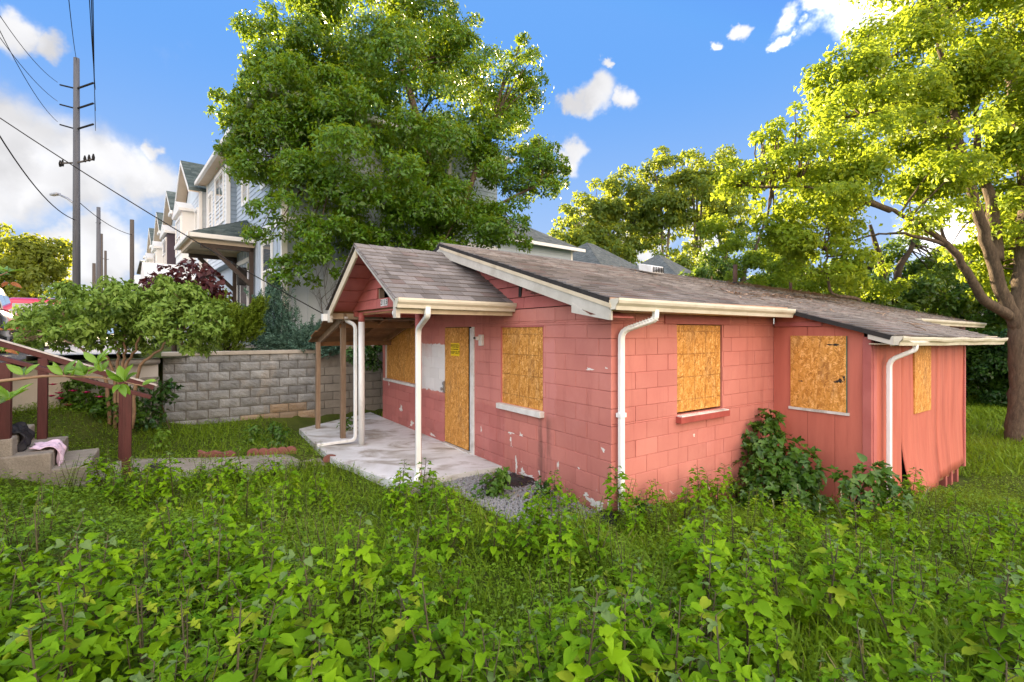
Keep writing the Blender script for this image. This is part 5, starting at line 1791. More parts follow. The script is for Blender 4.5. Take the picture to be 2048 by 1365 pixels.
# next houses of the row: front gables with deep tan soffits
def gable_house(y0, label, wallmat, upper, idx):
    g = empty('row_house', BW(0, y0, 0), B_TH, label, 'house', 'gabled houses along the street')
    W = 6.35
    wl = MB().box(-.5, 10, .05, W, -.4, 6.75).build('wall', wallmat, g)
    lap(wl, 'x', .05, W, .2, 6.75, -.5, upper, .19)
    lap(wl, 'y', -.5, 3, .2, 6.75, .05, upper, .19)
    MB().box(-.56, -.44, .0, .14, .0, 6.8).build('corner_board', MT['trimw'], g)
    c, hw, zb, zt = 2.75, 2.75, 6.72, 8.62
    MB().prism([(-.5, c - hw + .3, zb), (-.5, c + hw - .3, zb), (-.5, c, zt - .25)], (.1, 0, 0)).build('gable_wall', upper, wl)
    rm = MB()
    for s in (-1, 1):
        a, b = Vector((-.95, c, zt)), Vector((-.95, c + s * hw, zb))
        dx = Vector((10, 0, 0)); th = Vector((0, 0, .10))
        rm.hexa([a, a + dx, b + dx, b, a + th, a + dx + th, b + dx + th, b + th] if s < 0 else [b, b + dx, a + dx, a, b + th, b + dx + th, a + dx + th, a + th])
    rf_ = rm.build('roof', MT['shingle_green'], g)
    for s in (-1, 1):
        a, b = Vector((-.96, c, zt)), Vector((-.96, c + s * hw, zb))
        tabs(rf_, (-.95, c + s * hw, zb + .105), (4, c + s * hw, zb + .105), (-.95, c, zt + .105), (4, c, zt + .105), MT['shingle_green'], 18, .30, 20 + idx)
        MB().prism([a + Vector((0, 0, .09)), b + Vector((0, 0, .09)), b - Vector((0, 0, .10)), a - Vector((0, 0, .10))], (.03, 0, 0)).build('barge_board', MT['trimw'], g)
        MB().hexa([a + Vector((.03, 0, -.06)), a + Vector((.46, 0, -.06)), b + Vector((.46, 0, -.06)), b + Vector((.03, 0, -.06)),
                   a + Vector((.03, 0, -.02)), a + Vector((.46, 0, -.02)), b + Vector((.46, 0, -.02)), b + Vector((.03, 0, -.02))]).build('soffit', MT['soffit'], g)
    # level eave piece beside the gable
    MB().box(-1.0, -.5, 5.55, W + .1, 6.72, 6.78).build('soffit', MT['soffit'], g)
    MB().box(-1.1, -1.0, 5.5, W + .15, 6.70, 6.86).build('gutter', MT['trimw'], g)
    # bay with little roof
    b_ = MB().box(-1.0, -.5, 1.6, 4.0, 3.9, 6.1).build('bay', MT['trimw'] if idx != 1 else MT['plum_siding'], g)
    window(g, 'x', 1.9, 3.7, 4.3, 5.8, -1.01, 2, .09)
    MB().prism([(-1.15, 1.45, 6.1), (-1.15, 4.15, 6.1), (-1.15, 4.15, 6.22), (-1.15, 2.8, 6.75), (-1.15, 1.45, 6.22)], (.65, 0, 0)).build('bay_roof', MT['trimw'], g)
    window(g, 'x', .5, 1.2, 4.4, 6.0, -.53, 1, .09)
    window(g, 'x', 4.9, 5.6, 4.4, 6.0, -.53, 1, .09)
    window(g, 'x', 4.6, 5.9, .9, 2.6, -.53, 2, .1)
    # low porch with a white pediment
    MB().prism([(-2.4, 1.0, 2.75), (-2.4, 4.6, 2.75), (-2.4, 4.6, 2.95), (-2.4, 2.8, 3.75), (-2.4, 1.0, 2.95)], (1.9, 0, 0)).build('porch_roof', MT['trimw'], g)
    for y in (1.1, 4.35):
        MB().box(-2.35, -2.2, y, y + .15, -.2, 2.75).build('porch_post', MT['trimw'], g)
    MB().box(-.53, -.48, 2.3, 3.2, .1, 2.3).build('door', MT['brown_beam'], g)
    return g


gable_house(10.7, 'pale grey gabled house just beyond the blue house', MT['pale_siding'], MT['pale_siding'], 0)
gable_house(17.2, 'second gabled house of the row with a plum coloured bay', MT['pale_siding'], MT['blue_siding'], 1)
gable_house(23.7, 'third gabled house of the row with a glowing soffit', MT['pale_siding'], MT['pale_siding'], 2)
gable_house(30.2, 'farthest gabled house of the row', MT['pale_siding'], MT['pale_siding'], 3)

bb = empty('brick_building', BW(-.5, 40, 0), B_TH, 'low red brick building with a grey roof at the end of the street', 'building')
MB().box(0, 14, 0, 10, -.5, 6.7).build('wall', MT['brick_far'], bb)
MB().prism([(-.4, -.4, 6.7), (14.4, -.4, 6.7), (14.4, 5, 7.4), (-.4, 5, 7.4)], (0, 0, .15)).prism([(-.4, 10.4, 6.7), (14.4, 10.4, 6.7), (14.4, 5, 7.4), (-.4, 5, 7.4)], (0, 0, .15)).build('roof', MT['shingle_grey'], bb)
for i in range(4):
    window(bb, 'x', 1 + i * 2.3, 2.2 + i * 2.3, 3.6, 5.4, -.02, 1, .1)

# houses behind, seen over the ridge
def hip_house(px, Y, zr, hw, hl, ze, label, wall=MT['blue_siding'], rz=B_TH, roofm=None):
    p = at(px, HY, Y); p.z = 1.0
    h = empty('rear_house', p, rz, label, 'house', 'houses behind the pink house')
    zr, ze = zr - 1.0, ze - 1.0
    w_ = MB().box(-hl + .5, hl - .5, -hw + .5, hw - .5, -2, ze).build('wall', wall, h)
    lap(w_, 'y', -hl + .5, hl - .5, max(0, ze - 1.6), ze - .02, -hw + .49, wall, .19)
    e = [(-hl, -hw, ze), (hl, -hw, ze), (hl, hw, ze), (-hl, hw, ze)]
    k = max(.2, hl - hw)
    a, b = (-k, 0, zr), (k, 0, zr)
    rf_ = MB().face([e[0], e[1], b, a]).face([e[1], e[2], b]).face([e[2], e[3], a, b]).face([e[3], e[0], a]).build('roof', roofm or MT['shingle_grey'], h)
    for (q0, q1, s0, s1) in ((e[0], e[1], a, b), (e[3], e[0], a, a)):
        tabs(rf_, q0, q1, s0, s1, roofm or MT['shingle_grey'], int((Vector(s0) - Vector(q0)).length / .16), .30, int(px))
    MB().box(-hl - .1, hl + .1, -hw - .1, -hw, ze - .16, ze + .02).box(-hl - .1, -hl, -hw, hw, ze - .16, ze + .02).build('gutter', MT['trimw'], h)
    MB().box(-hl, hl, -hw, hw, ze - .05, ze - .01).build('soffit', MT['soffit'], h)
    MB().box(hl - .62, hl - .46, -hw + .46, -hw + .62, -2, ze - .05).build('corner_board', MT['trimw'], h)
    return h


hip_house(900, 30, 10.4, 5.2, 6.4, 7.25, 'blue-grey house end with a white gutter showing over the ridge')
hip_house(1180, 37, 8.9, 5.2, 5.6, 5.3, 'grey hipped roof rising behind the box vent', MT['pale_siding'], R(47))
hip_house(1320, 42, 8.8, 5.2, 5.6, 5.0, 'second grey hipped roof to the right of the box vent', MT['pale_siding'], R(47))
hip_house(1530, 60, 9.0, 4.0, 6.0, 5.6, 'small blue-grey roof seen between the trees beyond the vent pipes', MT['pale_siding'], R(30))
hip_house(1880, 52, 6.6, 4.0, 9.0, 3.6, 'white building glimpsed through the trees behind the far eave', MT['trimw'], R(10))


# ================================================================== FOLIAGE TOOLS
def unit(a):
    return a / np.maximum(np.linalg.norm(a, axis=-1, keepdims=True), 1e-9)


def leaf_quads(P, D, N, S, W, rnd, fold=.16, droop=.18):
    """kite leaves: P base (n,3), D direction, N rough normal, S length, W width ratio"""
    D = unit(D)
    side = unit(np.cross(D, N))
    nn = unit(np.cross(side, D))
    S = S[:, None]
    b = P
    l = P + D * S * .45 - side * S * W * .5 + nn * S * fold * W
    r = P + D * S * .45 + side * S * W * .5 + nn * S * fold * W
    t = P + D * S - nn * S * droop
    V = np.stack([b, l, t, r], 1).reshape(-1, 3)
    F = np.arange(len(P) * 4).reshape(-1, 4)
    return V, F, np.repeat(rnd, 4)


def ball(n, g, power=.45):
    d = unit(g.normal(size=(n, 3)))
    return d * (g.random((n, 1)) ** power)


def crown_arrays(blobs, cover, sub, size, W, seed, down=.3, fold=.16, droop=.18, rel=(.26, .42), stray=.10, top=-.55):
    """every blob carries a shell of smaller rounded clumps; leaves cover the clumps"""
    g = np.random.default_rng(seed)
    CC, RR, BN = [], [], []
    for (c, r) in blobs:
        r = np.array(r if hasattr(r, '__len__') else (r, r, r), float)
        n = max(4, int(sub * (.8 + .4 * g.random())))
        u = unit(g.normal(size=(n, 3))) * (.35 + .65 * g.random((n, 1)) ** .6)
        CC.append(np.array(c) + u * r)
        rm = np.prod(r) ** (1 / 3)
        RR.append(rm * (rel[0] + (rel[1] - rel[0]) * g.random(n)))
        BN.append(unit(u))
    C, Rr, Bn = np.concatenate(CC), np.concatenate(RR), np.concatenate(BN)
    la = size * size * W * .5
    k = np.maximum(6, (cover * 4 * math.pi * Rr ** 2 * .72 / la).astype(int))
    idx = np.repeat(np.arange(len(C)), k)
    m = len(idx)
    d = unit(g.normal(size=(m, 3)) + Bn[idx] * .55)
    d[:, 2] = np.where(d[:, 2] < top, -d[:, 2] * .5, d[:, 2])
    d = unit(d)
    lump = 1 + .16 * np.sin(d @ np.array([7., 5, 3]) + idx) + .10 * np.sin(d @ np.array([-9., 12, 10]) + idx * 2.)
    rad = Rr[idx] * lump * (.62 + .42 * g.random(m) ** .7)
    st = g.random(m) < stray
    rad = np.where(st, rad * (1.1 + .45 * g.random(m)), rad)
    off = d * rad[:, None]
    off[:, 2] *= .8
    P = C[idx] + off
    tang = unit(np.cross(d, g.normal(size=(m, 3))))
    D = tang * .9 + d * .55
    D[:, 2] -= down
    N = d * .9 + np.array([0, 0, .45]) + g.normal(size=(m, 3)) * .38
    S = size * (.65 + .7 * g.random(m))
    tone = g.random(len(C))
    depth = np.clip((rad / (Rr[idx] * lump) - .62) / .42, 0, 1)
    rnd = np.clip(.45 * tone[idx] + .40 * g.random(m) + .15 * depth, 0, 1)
    return leaf_quads(P, D, N, S, W, rnd, fold, droop) + (C,)


def limb(m, pts, r0, r1, n=8, wob=.0, seed=0, sub=6):
    """smooth tapering limb through control points"""
    pts = [Vector(p) for p in pts]
    g = random.Random(seed)
    out = []
    P = [pts[0] * 2 - pts[1]] + pts + [pts[-1] * 2 - pts[-2]]
    for i in range(1, len(P) - 2):
        for k in range(sub):
            t = k / sub
            a, b, c, d = P[i - 1], P[i], P[i + 1], P[i + 2]
            q = .5 * ((2 * b) + (c - a) * t + (2 * a - 5 * b + 4 * c - d) * t * t + (3 * b - a - 3 * c + d) * t ** 3)
            out.append(q + Vector((g.uniform(-wob, wob), g.uniform(-wob, wob), g.uniform(-wob, wob))))
    out.append(pts[-1])
    L = len(out)
    rad = [r0 + (r1 - r0) * (i / (L - 1)) for i in range(L)]
    m.tube(out, rad, n)
    return out


def tree(name, label, cat, base, limbs, blobs, leafmat, barkmat, cover, sub, size, W, seed, twigs=40, group=None, down=.3, droop=.18, twig_r=.018, cull=None, rel=(.26, .42), stray=.10):
    base = Vector(base)
    root = empty(name, base, 0, label, cat, group)
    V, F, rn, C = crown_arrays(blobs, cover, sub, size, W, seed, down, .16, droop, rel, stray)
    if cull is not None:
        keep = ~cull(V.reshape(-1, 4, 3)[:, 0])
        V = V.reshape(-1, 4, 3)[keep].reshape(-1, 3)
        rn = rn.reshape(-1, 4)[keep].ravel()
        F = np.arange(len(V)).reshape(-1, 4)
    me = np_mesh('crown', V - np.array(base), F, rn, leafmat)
    obj('crown', me, None, root)
    m = MB(base)
    g = random.Random(seed)
    ends = []
    for (pts, r0, r1) in limbs:
        o = limb(m, pts, r0, r1, 10, .02, seed)
        ends += o[len(o) // 3:]
    # small branches from the limbs to clusters
    if twigs and ends:
        E = np.array([tuple(p) for p in ends])
        for _ in range(twigs):
            c = C[g.randrange(len(C))]
            d = np.linalg.norm(E - c, axis=1)
            e = Vector(E[int(np.argmin(d))])
            c = Vector(c)
            if (c - e).length > 3.2:
                continue
            mid = e.lerp(c, .5) + Vector((g.uniform(-.15, .15), g.uniform(-.15, .15), g.uniform(.0, .25))) * (c - e).length * .5
            limb(m, [e, mid, c], twig_r * (1 + (c - e).length * .35), twig_r * .35, 5, .01, g.randrange(999), 4)
    m.build('trunk', barkmat, root, True)
    return root


def B(px, py, Y, rpx, k=(1, 1, 1)):
    r = rpx / FPX * Y
    return (tuple(at(px, py, Y)), (r * k[0], r * k[1], r * k[2]))


# ================================================================== TREES
mb = at(845, HY, 15.2); mb.z = 1.5
MAG = [B(455, 205, 13.8, 24), B(500, 165, 13.8, 30), B(1085, 300, 15.8, 30), B(1060, 150, 16, 36), B(1040, 100, 16, 30), B(510, 40, 14.5, 40), B(930, 60, 16, 36), B(900, 110, 16, 50), B(545, 185, 12.3, 62), B(625, 200, 12.2, 68), B(690, 220, 12.4, 60), B(535, 205, 13.3, 62), B(590, 165, 13.5, 75), B(570, 250, 13.2, 60), B(640, 60, 15.0, 120), B(760, 40, 15.5, 140), B(550, 90, 15, 70), B(560, 190, 14.5, 100), B(700, 200, 14.5, 130), B(850, 190, 15, 130), B(980, 190, 16, 95), B(1010, 290, 16, 85),
       B(620, 320, 13.6, 125), B(760, 360, 13.4, 140), B(900, 380, 14, 125), B(530, 300, 13.6, 80), B(470, 225, 13.8, 40), B(480, 285, 13.6, 45), B(600, 440, 13, 90), B(610, 525, 12.8, 50), B(560, 455, 12.9, 42),
       B(690, 465, 13, 85), B(800, 455, 13.3, 110), B(940, 455, 14.5, 95), B(1050, 385, 15.6, 55), B(1100, 345, 15.6, 34), B(1010, 470, 14.5, 55), B(570, 545, 12.8, 30), B(700, 545, 12.9, 30), B(860, 80, 16, 80), B(700, -80, 15.5, 130), B(820, -60, 16, 110),
       B(760, 250, 16.5, 160), B(900, 290, 16.5, 120)]
mp = lambda px, py, Y: at(px, py, Y)
tree('evergreen_tree', 'large dark evergreen tree spreading over the block wall behind the porch', 'tree', mb,
     [([mb, mp(852, 520, 15.2), mp(868, 420, 15.2), mp(850, 300, 15.3), mp(800, 120, 15.5)], .30, .09), ([mb + Vector((.5, .2, 0)), mp(890, 500, 15.3), mp(930, 400, 15.3), mp(980, 260, 15.8)], .2, .05),
      ([mp(866, 440, 15.2), mp(780, 380, 14.6), mp(640, 330, 14)], .12, .04), ([mp(860, 370, 15.2), mp(720, 260, 15), mp(600, 120, 15)], .14, .04), ([mp(866, 400, 15.2), mp(940, 430, 14.8), mp(1080, 370, 15.6)], .1, .03)],
     MAG, MT['lf_magnolia'], MT['bark'], .95, 11, .122, .46, 31, twigs=120, down=.1, rel=(.22, .38), stray=.20, cull=lambda p: p[:, 2] < 1.0)

rb = Vector((13.05, 12.5, -.66))
ELM = [B(1600, 560, 17.2, 52), B(1680, 572, 17.4, 48), B(1560, 525, 16.5, 55), B(1500, 548, 17, 45), B(1745, 560, 17, 45), B(1990, 560, 13.6, 50), B(2055, 560, 13.2, 55), B(1930, 520, 13.6, 45), B(1450, 470, 15, 45), B(1980, 450, 13.4, 55), B(1900, 90, 12.3, 130), B(1790, 150, 11.8, 110), B(1670, 190, 11.6, 85), B(2000, 40, 12.8, 140), B(1950, 230, 12.2, 120), B(1710, 290, 11.2, 110), B(1830, 280, 11.6, 120), B(1610, 320, 11.1, 80), B(1545, 375, 11, 62), B(1480, 385, 11, 42),
       B(1620, 425, 11, 90), B(1740, 420, 11.5, 95), B(1640, 520, 11, 70), B(1570, 470, 11, 60), B(1870, 400, 12, 70), B(2050, 230, 12.6, 130), B(2090, 420, 12.3, 90), B(1575, 255, 11, 36), B(1690, 550, 11.2, 45), B(1455, 345, 11, 26),
       B(1760, 250, 13.5, 120), B(1930, 330, 13.5, 110), B(2200, 150, 13.5, 200), B(2200, 420, 13.5, 150), B(1900, -80, 13, 160), B(2080, -60, 13, 150), B(1530, 290, 11, 30), B(1700, 110, 11.8, 50)]
tree('spreading_tree', 'big sunlit tree with leaning limbs right of the house', 'tree', rb,
     [([rb + Vector((-.12, -.1, -.1)), rb + Vector((-.04, -.02, .5)), mp(2042, 760, 12.6), mp(2036, 640, 12.6), mp(2046, 520, 12.6), mp(2050, 380, 12.7), mp(2020, 150, 12.8)], .29, .11),
      ([mp(2036, 660, 12.6), mp(1995, 560, 12.5), mp(1960, 440, 12.3), mp(1930, 330, 12.2), mp(1900, 180, 12.3), mp(1870, 60, 12.4)], .17, .045),
      ([mp(2030, 640, 12.6), mp(1960, 590, 12.3), mp(1905, 500, 12), mp(1830, 445, 11.8), mp(1740, 400, 11.5)], .13, .03),
      ([mp(1990, 520, 12.5), mp(1985, 420, 12.6), mp(1960, 330, 12.8), mp(1950, 200, 12.8)], .17, .05),
      ([mp(1890, 490, 12), mp(1820, 470, 11.6), mp(1760, 468, 11.4)], .05, .02), ([mp(1780, 420, 11.6), mp(1640, 380, 11.1), mp(1500, 375, 11)], .07, .02),
      ([mp(1900, 250, 12.2), mp(1800, 225, 11.8), mp(1690, 235, 11.5)], .09, .03), ([mp(2046, 450, 12.6), mp(2120, 300, 12.8), mp(2180, 120, 13.2)], .2, .06),
      ([mp(1910, 300, 12.2), mp(1790, 190, 11.8), mp(1745, 120, 11.8)], .08, .02), ([mp(1720, 600, 11.2), mp(1660, 580, 11.1), mp(1652, 500, 11.1)], .04, .02)],
     ELM, MT['lf_elm'], MT['bark'], .95, 12, .118, .52, 41, twigs=170, down=.3, droop=.25, stray=.30, rel=(.22, .38), twig_r=.022)

BACK = [(1150, 430, 500, 58, 'first tall thin tree of the row behind the grey roofs'), (1205, 370, 520, 60, 'second tall tree of the row behind the grey roofs'), (1265, 340, 540, 61, 'third tall tree of the row behind the grey roofs'), (1330, 305, 550, 60, 'fourth and broad tall tree of the row behind the grey roofs'),
        (1395, 290, 560, 60, 'tallest tree of the row behind the grey roofs'), (1455, 310, 570, 62, 'last tall tree of the row beside the sunlit tree')]
for i, (px, top, bot, Y, lab) in enumerate(BACK):
    g = random.Random(500 + i)
    b = at(px, HY, Y); b.z = -.2
    bl = [B(px, top + 35, Y, 42, (1, 1, .8)), B(px - 28, top + 80, Y, 36), B(px + 26, top + 75, Y + 1, 38), B(px - 5, top + 110, Y - 1, 40), B(px - 38, top + 140, Y, 28), B(px + 38, top + 130, Y, 26), B(px - 15, bot - 40, Y - 2, 30), B(px + 18, bot, Y - 2, 34), B(px - 22, bot + 20, Y - 2, 32), B(px, bot - 90, Y, 26)]
    lm = []
    for k in range(3):
        o = g.uniform(-18, 18)
        lm.append(([b + Vector((g.uniform(-.8, .8), 0, 0)), mp(px + o * .5, 470, Y), mp(px + o, (top + 470) / 2, Y), mp(px + o * 1.8, top + 40, Y)], .20, .05))
    tree('tall_tree', lab, 'tree', b, lm, bl, MT['lf_back'], MT['bark_grey'], 1.0, 12, .46, .5, 500 + i, twigs=26, group='tall trees behind the grey roofs', down=.35, twig_r=.035, stray=.2)
DARK = [(1790, 20, 610, [(1700, 590, 70), (1790, 560, 75), (1860, 590, 60), (1640, 600, 55), (1740, 620, 60), (1880, 540, 40)], 'dark leafy tree with a forked trunk behind the far end of the roof'),
        (1480, 27, 610, [(1440, 560, 60), (1500, 540, 60), (1550, 580, 60), (1600, 560, 50), (1400, 585, 40), (1480, 600, 50)], 'dark green tree behind the vent pipes'),
        (1930, 24, 600, [(1900, 600, 60), (1960, 560, 70), (2030, 520, 80), (1990, 620, 60), (1880, 640, 40)], 'dark green tree behind the trunk of the sunlit tree')]
for i, (px, Y, by, bl, lab) in enumerate(DARK):
    b = at(px, HY, Y); b.z = -.7
    tree('dark_tree', lab, 'tree', b, [([b, mp(px - 12, 610, Y), mp(px - 30, 520, Y), mp(px - 50, 450, Y)], .22, .06), ([b + Vector((.2, 0, 1)), mp(px + 5, 560, Y), mp(px + 30, 500, Y), mp(px + 50, 440, Y)], .18, .05)],
         [B(x, y, Y + (k % 2), r) for k, (x, y, r) in enumerate(bl)], MT['lf_dark'], MT['bark_dark'], 1.1, 14, .19, .5, 600 + i, twigs=40, down=.3, stray=.2)
fb = at(60, HY, 44); fb.z = 1.5
tree('street_tree', 'yellow-green street tree in full sun at the far left', 'tree', fb, [([fb, mp(62, 600, 44), mp(55, 540, 44), mp(70, 490, 44)], .3, .08)],
     [B(20, 505, 44, 50), B(80, 500, 44, 45), B(115, 520, 44, 32), B(60, 545, 43, 55), B(10, 560, 43, 45), B(100, 570, 43, 38), B(40, 590, 43, 40), B(-60, 540, 44, 70)], MT['lf_far'], MT['bark_grey'], 1.0, 12, .38, .55, 71, twigs=20)
HED = [(1985, 700, 19, 60, 95, 'dark overgrown bush at the edge of the lawn beside the house'), (2060, 690, 17.5, 70, 110, 'dark leafy bush behind the trunk of the sunlit tree'), (1915, 720, 21, 50, 80, 'deep green bush behind the far corner of the addition')]
for i, (px, py, Y, rx, rzz, lab) in enumerate(HED):
    b = at(px, HY, Y); b.z = gz(b.x, b.y) - .1
    r = rx / FPX * Y
    hh = (zpx(560, Y) - b.z)
    bl = [((b.x + r * a, b.y + r * c, b.z + hh * z), (r * .8, r * .8, hh * .23)) for a, c, z in ((0, 0, .78), (-.4, -.2, .5), (.5, -.1, .55), (-.6, -.3, .22), (.2, -.4, .2), (.9, 0, .25), (0, .3, .4))]
    tree('overgrown_bush', lab, 'bush', b, [([b, b + Vector((.1, 0, hh * .4)), b + Vector((-.2, 0, hh * .8))], .08, .03)], bl, MT['lf_ivy'] if i else MT['lf_dark'], MT['bark_dark'], 1.1, 14, .14, .6, 800 + i, twigs=10, group='bushes at the edge of the lawn')

# ================================================================== SHRUBS
shb = at(232, 800, 8.7); shb.z = gz(shb.x, shb.y) - .05
SH = [(65, 635, 26), (110, 612, 30), (160, 600, 34), (215, 592, 34), (420, 615, 26), (370, 590, 28), (45, 660, 26), (85, 645, 30), (130, 632, 34), (185, 620, 40), (240, 612, 42), (295, 606, 42), (345, 608, 42), (390, 618, 40), (110, 665, 32), (165, 655, 40), (225, 648, 44), (290, 645, 46), (350, 650, 45), (70, 680, 20), (190, 682, 26), (255, 682, 26), (320, 685, 30), (410, 645, 32), (255, 585, 22), (325, 580, 26), (385, 680, 28), (130, 690, 16), (30, 690, 14), (415, 690, 24)]
tree('leafy_shrub', 'wide pale green leafy shrub growing over the edge of the drive', 'shrub', shb,
     [([shb + Vector((a, 0, 0)), mp(x0, 745, 8.6), mp(x1, 690, 8.5), mp(x2, y2, 8.5)], .035, .010) for a, x0, x1, x2, y2 in ((0, 225, 190, 120, 640), (.1, 235, 235, 215, 620), (.2, 250, 275, 300, 620), (.3, 275, 330, 380, 640), (-.1, 205, 150, 70, 660), (.15, 245, 250, 250, 600))],
     [B(x, y, 8.5 + .5 * math.sin(i * 2.4), r, (1, 1.3, .8)) for i, (x, y, r) in enumerate(SH)], MT['lf_shrub'], MT['twig'], 1.0, 11, .088, .50, 91, twigs=130, down=.55, droop=.35, twig_r=.006, stray=.4, rel=(.28, .46))
pb = at(350, 690, 11.6); pb.z = 1.5
tree('purple_tree', 'small purple-leaved tree in front of the blue houses', 'tree', pb, [([pb, mp(350, 640, 11.6), mp(345, 580, 11.6)], .06, .02), ([pb + Vector((0, 0, .6)), mp(390, 610, 11.6), mp(420, 560, 11.6)], .04, .012)],
     [B(300, 575, 11.6, 26), B(340, 560, 11.6, 28), B(380, 555, 11.6, 26), B(420, 545, 11.6, 18), B(425, 580, 11.6, 26), B(400, 600, 11.8, 36), B(350, 600, 12, 34), B(435, 605, 11.8, 20), B(290, 600, 11.8, 24)],
     MT['lf_purple'], MT['bark_dark'], .8, 8, .12, .8, 93, twigs=30, down=.3, twig_r=.008, stray=.3, rel=(.3, .5))
tree('green_bush', 'green broadleaf bush under the purple-leaved tree', 'bush', at(365, 680, 11.3), [([at(365, 690, 11.3), at(365, 640, 11.3), at(360, 600, 11.3)], .03, .01)],
     [B(340, 600, 11.3, 24), B(385, 595, 11.3, 24), B(400, 630, 11.2, 26), B(350, 640, 11.2, 30)], MT['lf_bush'], MT['stem'], 1.0, 9, .09, .6, 94, twigs=16, twig_r=.006, rel=(.3, .5))


def sprays(name, label, base, tips, mat, seed, n=260, L=.5, needle=.035, group=None, W=.30):
    """juniper and yew: feathery sprays along arching branches"""
    g = np.random.default_rng(seed)
    base = Vector(base)
    root = empty(name, base, 0, label, 'shrub', group)
    P, D, N, rn = [], [], [], []
    br = MB(base)
    gg = random.Random(seed)
    for (tip, sp) in tips:
        tip = Vector(tip)
        for _ in range(n // len(tips)):
            t = tip + Vector(g.normal(size=3) * sp)
            s0 = base.lerp(t, .35) + Vector(g.normal(size=3) * .08)
            d = (t - s0).normalized()
            d = (d + Vector(g.normal(size=3) * .22)).normalized()
            ln = L * (.6 + .8 * g.random())
            a = t - d * ln
            k = 26
            q = np.linspace(0, 1, k) ** .8
            base_p = np.array(a)[None] + np.array(d)[None] * (q * ln)[:, None]
            side = unit(np.cross(np.tile(np.array(d), (k, 1)), g.normal(size=(k, 3))))
            dirs = np.array(d)[None] * .9 + side * .85
            for _r in range(2):
                P.append(base_p + g.normal(size=(k, 3)) * .008)
                D.append(dirs if _r == 0 else np.array(d)[None] * .9 - side * .85)
                N.append(g.normal(size=(k, 3)) + np.array([0, 0, 1.2]))
                rn.append(np.clip(.25 * g.random() + .6 * q + .2 * g.random(k), 0, 1))
        limb(br, [base, base.lerp(tip, .5) + Vector((0, 0, .1)), tip], .025, .006, 5, .01, seed, 4)
    P, D, N, rn = map(np.concatenate, (P, D, N, rn))
    V, F, r = leaf_quads(P, D, N, needle * (.7 + .7 * g.random(len(P))) * 1.7, W, rn)
    obj('crown', np_mesh('crown', V - np.array(base), F, r, mat), None, root)
    br.build('branches', MT['bark_dark'], root, True)
    return root


jp = at(560, 705, 12.4); jp.z = 1.55
sprays('juniper', 'blue-green juniper standing against the blue house corner', jp, [(at(545, 590, 12.6), .16), (at(530, 620, 12.5), .22), (at(560, 620, 12.6), .16), (at(548, 560, 12.7), .06), (at(510, 645, 12.4), .22), (at(575, 650, 12.5), .2), (at(540, 665, 12.3), .24)], MT['lf_juniper'], 101, 330, .45)
jp = at(610, 702, 12.1); jp.z = 1.58
sprays('juniper', 'low blue-green juniper spreading along the top of the block wall', jp, [(at(590, 675, 12), .2), (at(640, 662, 12.2), .14), (at(655, 650, 12.3), .10), (at(615, 665, 12), .18), (at(560, 688, 11.9), .2), (at(520, 690, 11.7), .18), (at(640, 688, 12), .16), (at(680, 690, 12), .1)], MT['lf_juniper'], 102, 420, .42)
yw = at(455, 705, 11.3); yw.z = 1.5
sprays('golden_yew', 'golden green yew with upswept sprays on the block wall', yw, [(at(440, 610, 11.3), .12), (at(470, 625, 11.3), .14), (at(500, 625, 11.2), .10), (at(522, 605, 11.2), .07), (at(430, 650, 11.2), .18), (at(480, 660, 11.1), .18), (at(455, 640, 11.2), .18), (at(510, 645, 11.2), .1)], MT['lf_yew'], 103, 440, .42)
iv = at(738, 735, 12.0); iv.z = 1.3
tree('evergreen_bush', 'dark glossy bush hanging over the wall under the lean-to roof', 'bush', iv, [([iv, at(735, 700, 12), at(730, 660, 12)], .03, .01)],
     [B(735, 660, 12, 26), B(755, 690, 12, 24), B(715, 690, 11.9, 22), B(740, 715, 11.9, 24), B(760, 655, 12.2, 26), B(708, 715, 11.8, 12)], MT['lf_ivy'], MT['stem'], 1.0, 9, .08, .55, 95, twigs=10, twig_r=.006, rel=(.35, .55))
rs = at(185, 825, 8.9); rs.z = gz(rs.x, rs.y)
ro = tree('rose_bush', 'dark green rose bush with pink flowers behind the handrails', 'rose bush', rs, [([rs, at(180, 790, 8.9), at(160, 760, 8.9)], .015, .006), ([rs, at(220, 800, 8.9), at(240, 780, 8.9)], .015, .006)],
     [B(130, 790, 8.9, 22), B(165, 785, 8.9, 24), B(205, 790, 8.9, 26), B(245, 800, 8.9, 24), B(180, 815, 8.7, 26), B(225, 820, 8.7, 24), B(140, 815, 8.7, 22), B(265, 825, 8.9, 20)], MT['lf_bush'], MT['stem'], .9, 8, .075, .65, 96, twigs=30, twig_r=.004, rel=(.3, .5), stray=.25)
for (px, py) in ((106, 771), (119, 788), (103, 794), (120, 799), (146, 784), (173, 787), (199, 796), (137, 812)):
    p = at(px, py, 8.55) - rs
    m = MB()
    for k in range(9):
        a = k * 2.4
        r = .020 + .006 * (k % 3)
        c = Vector((math.cos(a) * r, math.sin(a) * r, .004 * (k % 3)))
        t = Vector((-math.sin(a), math.cos(a), 0)) * .034
        o = Vector((math.cos(a), math.sin(a), .6)) * .045
        m.face([p + c * .2, p + c + t + o * .5, p + c + o, p + c - t + o * .5])
    m.build('flower', MT['petal'], ro)
vn = at(340, 790, 9.6); vn.z = .1
